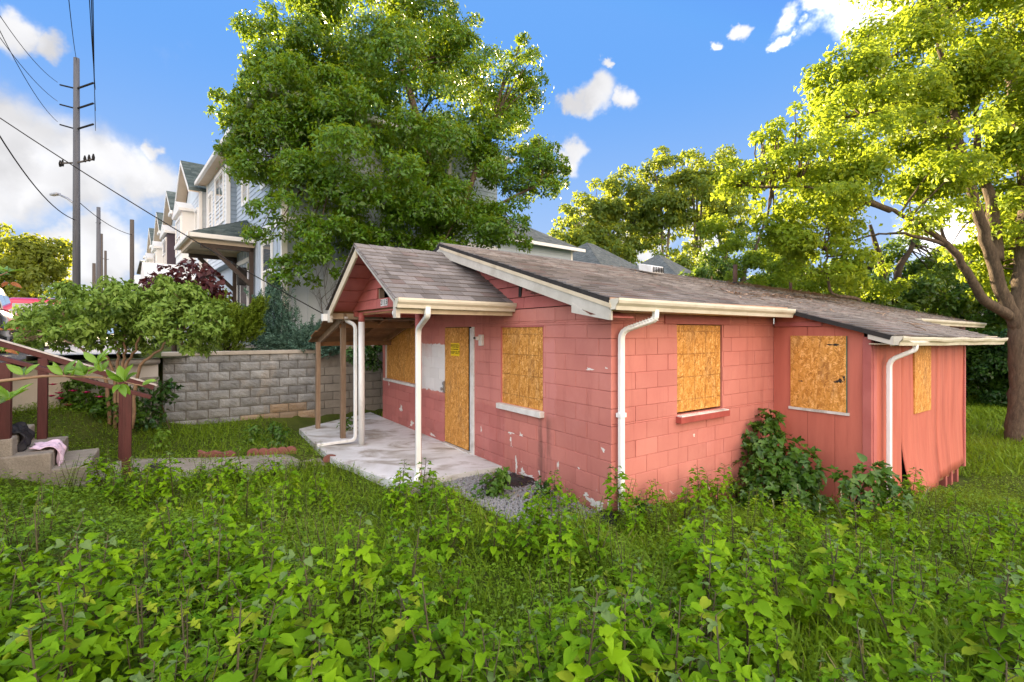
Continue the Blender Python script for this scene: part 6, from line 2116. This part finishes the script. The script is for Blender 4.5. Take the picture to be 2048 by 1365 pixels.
tree('wall_vine', 'dark leafy vine climbing the left end of the block wall', 'vine', vn, [([vn, at(320, 790, 9.7), at(335, 770, 9.7)], .012, .005), ([at(310, 800, 9.7), at(300, 770, 9.7), at(355, 765, 9.7)], .01, .004)],
     [B(300, 790, 9.6, 24), B(325, 775, 9.6, 18), B(345, 768, 9.6, 12), B(305, 825, 9.5, 22), B(335, 800, 9.6, 12), B(285, 850, 9.3, 22)], MT['lf_ivy'], MT['stem'], .7, 7, .10, .8, 97, twigs=14, twig_r=.004, rel=(.3, .5), stray=.3)
# bare vine on the side of the blue house
bv = MB(BW(1.7, -.05, .2))
g = random.Random(3)
def vine(p, d, L, r, lvl):
    pts = [p]
    for i in range(7):
        d = (d + Vector((g.uniform(-.25, .25), 0, g.uniform(-.12, .2)))).normalized()
        pts.append(pts[-1] + d * L / 7)
    limb(bv, [BW(*q) for q in pts], r, r * .3, 4, .006, 1, 2)
    if lvl:
        for k in (2, 3, 4, 5, 6):
            vine(pts[k], Vector((g.uniform(-.9, .9), 0, 1)).normalized(), L * g.uniform(.35, .6), r * .5, lvl - 1)
for x in (1.15, 1.5, 1.9, 2.3):
    vine(Vector((x, -.05, .2)), Vector((g.uniform(-.2, .3), 0, 1)), 2.3, .014, 2)
tag(bv.build('bare_vine', MT['dead_twig'], None, True, loc=BW(1.7, -.05, .2)), 'bare dead vine climbing the side of the blue house', 'vine')


# ================================================================== LOBED LEAVES AND SAPLINGS
HEART = [(0, 0), (.15, -.05), (.29, .06), (.35, .22), (.33, .40), (.25, .60), (.12, .80), (.03, .93), (0, 1.06)]
LOBE3 = [(0, 0), (.14, -.06), (.27, .03), (.40, .22), (.52, .44), (.34, .42), (.18, .36), (.15, .46), (.23, .62), (.15, .82), (.03, .96), (0, 1.08)]
LOBE5 = [(0, 0), (.18, -.10), (.38, -.08), (.27, .08), (.16, .14), (.38, .32), (.52, .55), (.32, .48), (.14, .38), (.13, .50), (.24, .66), (.13, .86), (.02, .98), (0, 1.1)]


def leaf_template(outl, fold=.45, curl=.35, wave=.035):
    v, f = [], []
    n = len(outl)
    mid = []
    for i, (x, y) in enumerate(outl):
        ym = max(0, min(1, i / (n - 1)))
        mid.append(len(v)); v.append((0, ym, -curl * ym * ym * .5))
    for s in (-1, 1):
        rim = []
        for i, (x, y) in enumerate(outl):
            rim.append(len(v)); v.append((s * x, y, fold * abs(x) - curl * y * y * .5 + wave * math.sin(i * 2.1 + s)))
        for i in range(n - 1):
            f.append((mid[i], rim[i], rim[i + 1], mid[i + 1]) if s < 0 else (mid[i], mid[i + 1], rim[i + 1], rim[i]))
    return np.array(v, float), f


TPL = [leaf_template(HEART), leaf_template(LOBE3, .45, .4), leaf_template(LOBE5, .40, .45), leaf_template(LOBE3, .6, .8, .06)]
LEAFM = {}
for ti, (v, f) in enumerate(TPL):
    for ci, rv in enumerate((.12, .42, .7, .985)):
        me = bpy.data.meshes.new('leaf')
        me.from_pydata([tuple(p) for p in v], [], f)
        a = me.attributes.new('rnd', 'FLOAT', 'POINT'); a.data.foreach_set('value', np.full(len(v), rv, np.float32))
        me.polygons.foreach_set('use_smooth', [True] * len(f))
        me.materials.append(MT['lf_mulberry'])
        LEAFM[ti, ci] = me
    me = bpy.data.meshes.new('young_leaf')
    me.from_pydata([tuple(p) for p in v], [], f)
    a = me.attributes.new('rnd', 'FLOAT', 'POINT'); a.data.foreach_set('value', np.full(len(v), .5, np.float32))
    me.materials.append(MT['lf_mulb_grey'])
    LEAFM[ti, 'g'] = me


def leaf_matrix(p, d, nrm, s):
    d = Vector(d).normalized()
    side = d.cross(Vector(nrm)).normalized()
    up_ = side.cross(d)
    M = Matrix((side, d, up_)).transposed().to_4x4()
    M.translation = Vector(p)
    return M @ Matrix.Scale(s, 4)


def sapling_plan(seed, h, nl, spread=1.0):
    """stem polylines and leaf placements of one sapling"""
    g = random.Random(seed)
    stems, leaves = [], []
    nb = 1 if h < .45 else g.choice((1, 2, 2, 3))
    for b in range(nb):
        a = g.uniform(0, 6.28)
        lean = Vector((math.cos(a), math.sin(a), 0)) * (.10 if b == 0 else .30) * h
        hh = h * (1 if b == 0 else g.uniform(.65, .9))
        pts = [Vector((0, 0, -.05)), Vector((lean.x * .3, lean.y * .3, hh * .4)), Vector((lean.x, lean.y, hh))]
        stems.append(pts)
        n = int(nl * 2.1) // nb + 2
        for i in range(n):
            t = .25 + .75 * i / (n - 1)
            base = pts[0].lerp(pts[1], t / .45) if t < .45 else pts[1].lerp(pts[2], (t - .45) / .55)
            a += 2.4 + g.uniform(-.4, .4)
            el = g.uniform(.0, .5) + .5 * (t - .5)
            d = Vector((math.cos(a), math.sin(a), el))
            pl = h * .18 * (1.1 - t * .7) * spread
            p = base + d.normalized() * pl
            ld = Vector((math.cos(a), math.sin(a), el - g.uniform(.25, .75)))
            s = (.058 + .052 * g.random()) * (1 - .55 * max(0, t - .75) / .25) * (.75 + .45 * min(1, h / .6))
            kind = g.choice((0, 1, 1, 2, 2, 2, 3, 3)) if t < .93 else g.choice((0, 3))
            colr = 'g' if (t > .955 or (t > .9 and g.random() < .3)) else g.choices((0, 1, 2, 3), (3, 4.5, 5, .5))[0]
            leaves.append((base, p, ld, Vector((g.uniform(-.35, .35), g.uniform(-.35, .35), 1)), s, kind, colr))
    return stems, leaves


def sapling_stem_mesh(stems, leaves):
    m = MB()
    for k, pts in enumerate(stems):
        m.tube(pts, [.0075, .006, .003], 5)
    for (b, p, *_r) in leaves:
        m.tube([b, p], [.0022, .0016], 3, cap=False)
    me = m.mesh('stem', True)
    me.materials.append(MT['stem'])
    return me


VARS = []
for i in range(12):
    hh = (.42, .5, .58, .66, .5, .6, .72, .36, .55, .62, .48, .68)[i]
    st_, lv = sapling_plan(900 + i, hh, (14, 16, 18, 20, 15, 18, 22, 11, 17, 19, 14, 21)[i])
    V, Fq, rn, mi = [], [], [], []
    k = 0
    for (b, p, ld, nr, s, kind, colr) in lv:
        v, f = TPL[kind]
        M = leaf_matrix(p, ld, nr, s)
        V += [tuple(M @ Vector(q)) for q in v]
        Fq += [tuple(k + j for j in q) for q in f]
        mi += [1 if colr == 'g' else 0] * len(f)
        rn += [(.12, .42, .7, .985)[colr] if colr != 'g' else .5] * len(v)
        k += len(v)
    me = np_mesh('leaves', np.array(V), np.array(Fq), np.array(rn), MT['lf_mulberry'], True)
    me.materials.append(MT['lf_mulb_grey'])
    me.polygons.foreach_set('material_index', mi)
    VARS.append((st_, lv, sapling_stem_mesh(st_, lv), me, hh))


def in_house(hx, hy):
    return (-.12 < hx < 14 and -.05 < hy < 7.6) or (3.5 < hx < 7.95 and -1.5 < hy < .1)


def blocked(x, y, pad=.0):
    hx, hy, _ = toH((x, y, 0))
    if in_house(hx, hy): return True
    if -2.1 - pad < hx < .1 and 2.2 - pad < hy < 8.6: return True               # slab
    if -2.4 < hx < .1 and 4.2 < hy < 8.7: return True
    if sx - 2.6 < hx < sx + .15 and sy - 1.4 < hy < sy + .2: return True           # steps
    return False


WALKC = [(L0[i] + L1[i]) / 2 for i in range(5)]
def on_walk(x, y, r=.42):
    for a, b in zip(WALKC[:-1], WALKC[1:]):
        d = Vector((b.x - a.x, b.y - a.y)); w = Vector((x - a.x, y - a.y))
        t = max(0, min(1, w.dot(d) / d.dot(d)))
        if (w - d * t).length < r: return True
    return False


def project(x, y, z):
    return CX + FPX * x / y, HY - FPX * (z - CAM_Z) / y


spots = []
g = random.Random(77)
tries = 0
while len(spots) < 280 and tries < 20000:
    tries += 1
    y = 1.25 + 6.2 * g.random() ** 1.25
    x = g.uniform(-1.15, 1.22) * (y + .6)
    if blocked(x, y, .15) or on_walk(x, y, .55): continue
    z = gz(x, y)
    px, py = project(x, y, z)
    if py < 900 and px < 1700: continue
    hx, hy, _ = toH((x, y, 0))
    if -1.5 < hx < .1 and .5 < hy < 2.4: continue                               # gravel strip
    if hx > 8.5: continue
    # thinner cover on the left lawn and in the grassy gaps
    dens = 1.0
    if px < 760 and py < 1130: dens = .42
    if 540 < px < 780 and 960 < py < 1300: dens = .16
    if 780 < px < 1000 and 1130 < py < 1260: dens = .3
    if 1120 < px < 1320 and 1080 < py < 1230: dens = .3
    if 1380 < px < 1560 and 1040 < py < 1110: dens = .3
    if px < 330 and 1050 < py < 1230: dens = .15
    if px > 1850 and py < 1050: dens = .3
    cl = .5 + .5 * mnoise.noise(Vector((x * 1.1, y * 1.1, 3.3))) * 2
    if g.random() > dens * (.05 + 1.5 * cl): continue
    mind = .16 + .11 * (1 - dens)
    if any((x - a) ** 2 + (y - b) ** 2 < mind ** 2 for a, b, *_ in spots): continue
    spots.append((x, y, z, px, py))
spots.sort(key=lambda s: s[1])
SECT = [(-9999, 230, 'below the concrete steps'), (230, 470, 'below the garden walk'), (470, 700, 'below the edging stones and the lean-to'), (700, 900, 'below the porch slab'), (900, 1090, 'below the gravel strip'),
        (1090, 1330, 'below the corner downspout'), (1330, 1560, 'below the boarded side window'), (1560, 1760, 'below the addition'), (1760, 1925, 'below the torn siding'), (1925, 9999, 'at the right edge of the yard')]


def sap_label(px, py, y, s, hh, vi, seen={}):
    size = 'tall' if s * hh > .56 else ('short' if s * hh < .42 else 'middling')
    row = 'nearest row' if y < 2.1 else ('second row' if y < 2.9 else ('third row' if y < 3.9 else ('fourth row' if y < 5.2 else 'farthest row')))
    sec = [t for a, b, t in SECT if a <= px < b][0]
    leaf = 'grey-tipped' if vi % 3 == 0 else ('yellow-flecked' if vi % 3 == 1 else 'plain green')
    return '%s %s sapling, %s, %s' % (size, leaf, row, sec)


saps = []
for i, (x, y, z, px, py) in enumerate(spots):
    vi = g.randrange(12)
    st_, lv, sm_, lm_, hh = VARS[vi]
    s = g.uniform(.72, 1.12) * (1.0 if y < 4.5 else .85)
    hx, hy, _ = toH((x, y, 0))
    o = empty('sapling', (x, y, z - .01), g.uniform(0, 6.28), sap_label(px, py, y, s, hh, vi), 'sapling', 'saplings in the weedy yard')
    saps.append((px, o))
    o.scale = (s, s, s)
    obj('stem', sm_, None, o)
    if i < 38:
        for (b, p, ld, nr, ls, kind, colr) in lv:
            l = obj('leaf', LEAFM[kind, colr], None, o)
            l.matrix_basis = leaf_matrix(p, ld, nr, ls * g.uniform(.9, 1.15))
    else:
        obj('leaves', lm_, None, o)

# narrow-leaved upright weeds between the saplings
NARROW = leaf_template([(0, 0), (.05, .12), (.085, .32), (.08, .55), (.05, .78), (0, 1.0)], .5, .5, .0)
NV = []
for k in range(5):
    gg = random.Random(60 + k)
    m = MB()
    V, Fq, rn = [], [], []
    c0 = 0
    for b in range(gg.choice((3, 4, 5, 6))):
        a = gg.uniform(0, 6.28)
        hh = gg.uniform(.28, .5)
        p0 = Vector((gg.uniform(-.06, .06), gg.uniform(-.06, .06), -.03))
        p1 = p0 + Vector((math.cos(a) * .10, math.sin(a) * .10, hh))
        m.tube([p0, p0.lerp(p1, .5) + Vector((0, 0, .02)), p1], [.0035, .003, .0015], 4)
        for q in range(20):
            t = .12 + .88 * q / 19
            a += 2.4
            d = Vector((math.cos(a), math.sin(a), .55 - .3 * t))
            M = leaf_matrix(p0.lerp(p1, t), d, Vector((0, 0, 1)), gg.uniform(.05, .095) * (1.15 - .5 * t))
            v, f = NARROW
            V += [tuple(M @ Vector(x_)) for x_ in v]
            Fq += [tuple(c0 + j_ for j_ in x_) for x_ in f]
            rn += [min(.84, gg.random())] * len(v)
            c0 += len(v)
    sm2 = m.mesh('stem', True); sm2.materials.append(MT['stem'])
    NV.append((sm2, np_mesh('leaves', np.array(V), np.array(Fq), np.array(rn), MT['lf_weed'], True)))
weeds = []
tries = 0
while len(weeds) < 120 and tries < 9000:
    tries += 1
    y = 1.6 + 6.0 * g.random() ** 1.2
    x = g.uniform(-1.1, 1.15) * (y + .5)
    if blocked(x, y, .1) or on_walk(x, y, .45): continue
    z = gz(x, y)
    px, py = project(x, y, z)
    if py < 880: continue
    if mnoise.noise(Vector((x * .9, y * .9, 8.8))) < -.05: continue
    if any((x - a) ** 2 + (y - b) ** 2 < .02 for a, b in weeds): continue
    weeds.append((x, y))
    o = empty('slender_weed', (x, y, z), g.uniform(0, 6.28), sap_label(px, py, y, .9, .5, 2).replace('middling plain green sapling', 'narrow-leaved upright weed'), 'weed', 'narrow-leaved weeds in the yard')
    sc_ = g.uniform(.7, 1.2)
    o.scale = (sc_, sc_, sc_)
    a_, b_ = NV[g.randrange(5)]
    obj('stem', a_, None, o)
    obj('leaves', b_, None, o)
    saps.append((px, o))
ORD = ['first', 'second', 'third', 'fourth', 'fifth', 'sixth', 'seventh', 'eighth', 'ninth', 'tenth']
byl = {}
for px, o in sorted(saps, key=lambda t: t[0]):
    byl.setdefault(o['label'], []).append(o)
for lab, os_ in byl.items():
    if len(os_) > 1:
        for k, o in enumerate(os_):
            o['label'] = lab + ', %s along' % ORD[min(k, 9)]

# the bush in the inner corner and the weeds by the gravel
def lobed_bush(name, label, base, blobs, n, size, seed, mat=None):
    base = Vector(base)
    root = empty(name, base, 0, label, 'bush')
    g2 = np.random.default_rng(seed)
    V, Fq, rn = [], [], []
    k = 0
    m = MB(base)
    for (c, r) in blobs:
        c, r = np.array(c), np.array(r)
        limb(m, [base, base.lerp(Vector(c), .5) + Vector((0, 0, .08)), Vector(c)], .014, .004, 5, .01, seed, 4)
        for _ in range(n // len(blobs)):
            u = ball(1, g2, .3)[0]
            p = c + u * r
            d = u * 1.0 + g2.normal(size=3) * .35; d[2] -= .7
            nr = u * .9 + np.array([0, -.25, .7]) + g2.normal(size=3) * .3
            v, f = TPL[g2.choice([0, 1, 2, 2, 1])]
            M = np.array(leaf_matrix(p - np.array(base), d, nr, size * (.6 + .7 * g2.random())))
            V.append(v @ M[:3, :3].T + M[:3, 3])
            Fq += [tuple(k + j for j in q) for q in f]
            rn += [float(g2.random())] * len(v)
            k += len(v)
    obj('crown', np_mesh('crown', np.concatenate(V), np.array(Fq), np.array(rn), mat or MT['lf_bush'], True), None, root)
    m.build('stems', MT['stem'], root, True)
    return root


cb = H(3.05, -.42); cb.z = gz(cb.x, cb.y)
lobed_bush('corner_bush', 'dark green lobed-leaf bush growing in the corner of the house', cb,
           [B(1535, 840, 7.2, 22), B(1520, 870, 7.1, 34), B(1560, 890, 7.0, 34), B(1505, 905, 7.0, 36), B(1545, 925, 6.9, 40), B(1600, 915, 6.8, 32), B(1515, 950, 6.8, 42), B(1580, 960, 6.8, 42), B(1550, 985, 6.7, 46), B(1495, 985, 6.7, 32), B(1620, 950, 6.7, 24), B(1610, 990, 6.6, 36)], 760, .125, 61)
cb = at(1700, 1000, 6.15); cb.z = gz(cb.x, cb.y)
lobed_bush('corner_weed', 'leafy weed in front of the addition corner and its downspout', cb, [B(1740, 945, 6.1, 24), B(1700, 960, 6.1, 28), B(1770, 965, 6.1, 26), B(1720, 985, 6.0, 34), B(1790, 990, 6.0, 26)], 170, .12, 62)
cb = at(985, 1010, 6.2); cb.z = gz(cb.x, cb.y)
lobed_bush('gravel_weed', 'bushy green weed standing in the gravel beside the porch', cb, [B(985, 960, 6.2, 22), B(975, 985, 6.1, 26), B(1000, 990, 6.1, 22), B(980, 1015, 6.0, 24), B(1005, 950, 6.2, 12)], 170, .085, 63)
cb = at(1092, 985, 6.1); cb.z = gz(cb.x, cb.y)
lobed_bush('wall_weed', 'small dark weed against the front wall under the window', cb, [B(1085, 962, 6.1, 12), B(1098, 975, 6.1, 12), B(1082, 985, 6.0, 12)], 46, .075, 64, MT['lf_ivy'])
cb = at(1285, 1020, 5.45); cb.z = gz(cb.x, cb.y)
lobed_bush('wall_weed', 'small round-leaved weed right of the corner downspout', cb, [B(1283, 1005, 5.4, 10), B(1290, 1018, 5.4, 12)], 22, .06, 65, MT['lf_ivy'])
for i, (px, py, Y, lab) in enumerate(((545, 850, 9.3, 'dark green weed clump by the foot of the block wall'), (505, 875, 8.9, 'green weed clump in the lawn left of the porch'), (320, 870, 8.3, 'bright yellow-green weed in the lawn by the handrail'), (560, 880, 8.6, 'upright weed near the porch slab corner'), (690, 850, 10.2, 'weed growing through the slab behind the wooden post'))):
    cb = at(px, py, Y); cb.z = gz(cb.x, cb.y)
    lobed_bush('lawn_weed', lab, cb, [(tuple(cb + Vector((0, 0, .16))), (.16, .16, .14)), (tuple(cb + Vector((.05, -.03, .30))), (.10, .10, .10))], 70, .075, 70 + i, MT['lf_young'] if i == 2 else MT['lf_bush'])

# the young tree at the left edge whose branch reaches into the picture
yt = Vector((-3.05, 2.15, gz(-3.05, 2.15)))
tw = empty('young_fruit_tree', yt, 0, 'bare twig with fresh green leaf tufts reaching in from the left edge', 'tree')
m = MB(yt)
tip = [Vector((-3.05, 2.15, 1.55)), at(-150, 772, 2.25), at(0, 762, 2.3), at(100, 753, 2.35), at(200, 756, 2.4), at(286, 772, 2.45)]
limb(m, [yt, yt + Vector((.03, 0, .6)), Vector((-3.05, 2.15, 1.6)), Vector((-3.1, 2.2, 2.6))], .035, .018, 8, .006, 2)
limb(m, tip, .012, .0028, 6, .002, 3)
limb(m, [Vector((-3.06, 2.16, 2.1)), at(-80, 580, 2.3), at(15, 545, 2.35)], .008, .003, 5, .002, 4)
limb(m, [Vector((-3.06, 2.16, 1.2)), at(-80, 800, 2.2), at(20, 800, 2.2)], .008, .003, 5, .002, 5)
m.build('twig', MT['twig'], tw, True)
OVAL = leaf_template([(0, 0), (.12, .12), (.19, .32), (.20, .52), (.14, .74), (.06, .90), (0, 1.0)], .5, .25, .01)
ovm = {}
for nm, mt in (('y', 'lf_young'), ('r', 'lf_red')):
    for ci, rv in enumerate((.2, .6, .9)):
        me = bpy.data.meshes.new('leaf')
        me.from_pydata([tuple(p) for p in OVAL[0]], [], OVAL[1])
        a = me.attributes.new('rnd', 'FLOAT', 'POINT'); a.data.foreach_set('value', np.full(len(OVAL[0]), rv, np.float32))
        me.polygons.foreach_set('use_smooth', [True] * len(OVAL[1]))
        me.materials.append(MT[mt])
        ovm[nm, ci] = me
g = random.Random(12)
for (px, py, Y, n, s, up_, nm) in ((48, 752, 2.32, 5, .105, 1, 'y'), (128, 752, 2.36, 5, .12, 1, 'y'), (148, 752, 2.37, 4, .12, 1, 'y'), (172, 752, 2.38, 5, .13, 1, 'y'), (196, 728, 2.38, 5, .13, 1, 'y'), (205, 745, 2.4, 3, .12, 1, 'y'), (250, 765, 2.42, 5, .15, 1, 'y'), (240, 768, 2.42, 3, .14, -.6, 'y'), (282, 772, 2.45, 3, .10, .6, 'y'),
                                   (20, 800, 2.2, 6, .17, .8, 'y'), (-5, 810, 2.2, 5, .16, .6, 'y'), (15, 545, 2.35, 5, .12, .4, 'y'), (-12, 552, 2.33, 4, .14, .2, 'y'), (18, 565, 2.36, 5, .09, -.3, 'r'), (6, 700, 2.3, 3, .07, -.3, 'r'), (10, 660, 2.3, 2, .06, .1, 'r')):
    c = at(px, py, Y)
    for k in range(n):
        a = g.uniform(0, 6.28)
        d = Vector((math.cos(a) * .8, math.sin(a) * .8, up_ * g.uniform(.3, 1.2)))
        l = obj('leaf', ovm[nm, g.randrange(3)], None, tw)
        l.matrix_basis = leaf_matrix(c - yt + d.normalized() * .006, d, Vector((g.uniform(-.6, .6), -.8, .7)), s * g.uniform(.42, .76))

# ================================================================== GRASS, WEEDS, GRAVEL, LITTER (too many to count)
def np_blocked(x, y, pad=0.0):
    hx = (x - C0.x) * VX.x + (y - C0.y) * VX.y
    hy = (x - C0.x) * UY.x + (y - C0.y) * UY.y
    b = ((hx > -.03) & (hx < 14) & (hy > -.03) & (hy < 7.6)) | ((hx > 3.55) & (hx < 7.9) & (hy > -1.42) & (hy < .1))
    b |= (hx > -1.62 - .4 * np.clip((hy - 2.3) / 1.8, 0, 1)) & (hx < .1) & (hy > 2.28) & (hy < 8.5)
    b |= (hx > sx - 2.6) & (hx < sx + .02) & (hy > sy - 1.26) & (hy < sy + .03)
    b |= (hx > -4.7) & (hy > 8.5)
    for a, c in zip(WALKC[:-1], WALKC[1:]):
        dx, dy = c.x - a.x, c.y - a.y
        t = np.clip(((x - a.x) * dx + (y - a.y) * dy) / (dx * dx + dy * dy), 0, 1)
        b |= np.hypot(x - a.x - dx * t, y - a.y - dy * t) < .30
    gr = (hx > -1.15) & (hx < .0) & (hy > .15) & (hy < 2.3)
    return b, gr


def vnoise(x, y, f):
    return (np.sin(x * f * 1.3 + 1.7 * np.sin(y * f * .9 + 1)) + np.sin(y * f * 1.1 + 1.9 * np.sin(x * f * .7 + 2)) + np.sin((x + y) * f * .6 + 4)) / 6 + .5


def field(n, ymin, ymax, seed, spread=1.25, power=1.5):
    g2 = np.random.default_rng(seed)
    y = ymin + (ymax - ymin) * g2.random(n) ** power
    x = (g2.random(n) * 2 - 1) * spread * (y + .5)
    b, gr = np_blocked(x, y)
    keep = ~b & ~(gr & (g2.random(n) > .06))
    x, y = x[keep], y[keep]
    z = gz_arr(x, y) + np.where((np.abs(x) < 16) & (y < 20), 0.03 * np.sin(x * 2.3 + 1.3 * y) * np.sin(y * 1.9 - x), 0)
    return x, y, z - .01, g2


def stuff(name, V, F, rn, mat, label):
    o = obj(name, np_mesh(name, V, F, rn, mat), None)
    o['kind'] = 'stuff'
    o['label'] = label
    return o


x, y, z, g2 = field(200000, 1.0, 13.0, 5)
n = len(x)
h = (.05 + .14 * g2.random(n) ** 2) * (.45 + .8 * vnoise(x, y, 1.3))
P = np.stack([x, y, z], 1)
D = np.stack([g2.normal(size=n) * .38, g2.normal(size=n) * .38, np.ones(n)], 1)
N = g2.normal(size=(n, 3)); N[:, 2] = .2
rn = np.clip(.35 * g2.random(n) + .65 * vnoise(x + 9, y, 1.1) - .08 + (g2.random(n) > .93) * .4, 0, 1)
V, F, r = leaf_quads(P, D, N, h * 1.15, .05 + .03 * g2.random(n)[:, None], rn, 0, .35)
stuff('yard_grass', V, F, r, MT['lf_grass'], 'uncut grass covering the yard between the saplings')

x, y, z, g2 = field(210000, 1.0, 11.0, 6, power=1.6)
n = len(x)
hh = (.01 + .13 * g2.random(n) ** 1.5) * (.25 + 1.3 * vnoise(x, y + 3, 1.9))
P = np.stack([x, y, z + hh], 1)
a = g2.random(n) * 6.283
D = np.stack([np.cos(a), np.sin(a), g2.normal(size=n) * .35 + .15], 1)
N = np.stack([g2.normal(size=n) * .35, g2.normal(size=n) * .35, np.ones(n)], 1)
rn = np.clip(.4 * g2.random(n) + .6 * vnoise(x, y, 1.6), 0, .93) + (g2.random(n) > .985) * .07
V, F, r = leaf_quads(P, D, N, .022 + .028 * g2.random(n), .55, np.clip(rn, 0, 1), .1, .2)
stuff('low_weeds', V, F, r, MT['lf_weed'], 'low leafy weeds and clover between the grass')

g2 = np.random.default_rng(8)
n = 90000
y = 9 + 15 * g2.random(n); x = 6 + g2.random(n) * 20
b, _ = np_blocked(x, y); keep = ~b
x, y = x[keep], y[keep]; n = len(x)
P = np.stack([x, y, gz_arr(x, y) - .01], 1)
D = np.stack([g2.normal(size=n) * .45, g2.normal(size=n) * .45, np.ones(n)], 1)
N = g2.normal(size=(n, 3)); N[:, 2] = .2
rn = np.clip(.5 * g2.random(n) + .5 * vnoise(x, y, .8), 0, .85)
V, F, r = leaf_quads(P, D, N, (.10 + .20 * g2.random(n) ** 2) * (.5 + vnoise(x, y, .9)), .10 + .05 * g2.random(n)[:, None], rn, 0, .3)
stuff('back_lawn', V, F, r, MT['lf_grass'], 'lawn under the sunlit tree to the right of the house')

# gravel strip beside the porch
g2 = np.random.default_rng(9)
n = 5200
hx = -1.15 + 1.1 * g2.random(n); hy = .1 + 2.15 * g2.random(n)
s = .010 + .014 * g2.random(n)
cx_ = C0.x + VX.x * hx + UY.x * hy; cy_ = C0.y + VX.y * hx + UY.y * hy
cz_ = gz_arr(cx_, cy_) + .022 + .008 * g2.random(n)
octv = np.array([(1, 0, 0), (0, 1, 0), (-1, 0, 0), (0, -1, 0), (0, 0, 1), (0, 0, -1)], float)
octf = np.array([(0, 1, 4), (1, 2, 4), (2, 3, 4), (3, 0, 4), (1, 0, 5), (2, 1, 5), (3, 2, 5), (0, 3, 5)])
V = np.stack([cx_, cy_, cz_], 1)[:, None, :] + octv[None] * s[:, None, None] * (.6 + .8 * g2.random((n, 6, 1)))
F = (octf[None] + 6 * np.arange(n)[:, None, None]).reshape(-1, 3)
stuff('gravel', V.reshape(-1, 3), F, np.repeat(g2.random(n), 6), MT['gravel'], 'blue-grey gravel strip between the porch and the front wall')

# dry straw on the roof and at the wall foot
def litter(name, label, pts, L=.10):
    g3 = np.random.default_rng(len(pts))
    P = np.array(pts)
    n = len(P)
    a = g3.random(n) * 6.283
    D = np.stack([np.cos(a), np.sin(a), g3.normal(size=n) * .15], 1)
    N = np.tile(np.array([0, 0, 1.0]), (n, 1))
    V, F, r = leaf_quads(P, D, N, L * (.4 + g3.random(n)), .16, g3.random(n), 0, .05)
    return stuff(name, V, F, r, MT['litter'], label)


Fm, _, _, nm_ = slope(EAVE_R[0], EAVE_R[1], RIDGE[0], RIDGE[1])
pts = []
g = random.Random(21)
while len(pts) < 4200:
    a, b = g.random(), g.random()
    if a < .28: continue
    dn = .12 + .9 * smooth(.55, .95, b) * smooth(.4, .7, a)
    band = abs(b - (.30 + .5 * (a - .3)))
    dn += .8 * max(0, 1 - band / .05) * (a < .75)
    if mnoise.noise(Vector((a * 30, b * 7, 2))) < .15 - dn * .5: continue
    if g.random() > dn: continue
    pts.append(tuple(H(*(Fm(a, b) + nm_ * .022))))
litter('roof_litter', 'dry brown pine straw lying on the main roof', pts, .17)
pts = []
for _ in range(700):
    q = H(-.55 * g.random() - .02, g.uniform(.0, 2.2))
    pts.append((q.x, q.y, gz(q.x, q.y) + .035))
litter('wall_litter', 'dry straw and leaves along the foot of the front wall', pts, .06)
# twig on the addition roof
m = MB(H(5.6, -1.2, 2.2))
limb(m, [H(5.2, -1.45, 2.13), H(5.6, -1.15, 2.25), H(5.9, -1.2, 2.24), H(6.2, -.95, 2.3)], .008, .004, 5, .01, 5)
limb(m, [H(5.6, -1.15, 2.25), H(5.65, -.9, 2.32)], .006, .003, 5, .01, 6)
limb(m, [H(5.9, -1.2, 2.24), H(6.3, -1.3, 2.22)], .006, .003, 5, .01, 7)
tag(m.build('fallen_twig', MT['twig'], None, True, loc=H(5.6, -1.2, 2.2)), 'pale fallen twig lying on the lower roof of the addition', 'twig')

# tall seeding grasses
for i, (px, top, Y, lean) in enumerate(((1595, 970, 4.6, -.06), (1682, 985, 4.4, .0), (1860, 975, 4.2, .30), (1545, 1000, 4.4, -.05), (1640, 1010, 4.3, .02), (1360, 1140, 3.6, .03), (1890, 1240, 2.6, -.05), (760, 960, 5.6, .05), (1108, 960, 5.9, .02), (1122, 955, 5.9, .06), (1700, 1170, 3.0, .05), (1740, 1100, 3.4, -.04))):
    p = at(px, top, Y)
    b = Vector((p.x - lean, p.y, gz(p.x, p.y)))
    m = MB(b)
    mid = b.lerp(p, .55) + Vector((-lean * .2, 0, .03))
    limb(m, [b, mid, p], .003, .0012, 5, .002, i)
    o = empty('seeding_grass', b, 0, 'tall thin grass stem with a pale seed head among the saplings', 'grass stem', 'tall seeding grass stems')
    m.build('stalk', MT['lf_grass'], o, True)
    m = MB(b)
    gg = random.Random(i)
    for k in range(26):
        t = k / 26
        q = p.lerp(mid, t * .38)
        a = gg.uniform(0, 6.28)
        d = Vector((math.cos(a) * .6, math.sin(a) * .6, .9)).normalized() * (.010 + .014 * (1 - abs(t - .5)))
        s_ = Vector((-d.y, d.x, 0)) * .22
        m.face([q, q + d * .5 + s_, q + d, q + d * .5 - s_])
    m.build('seed_head', MT['seed'], o)
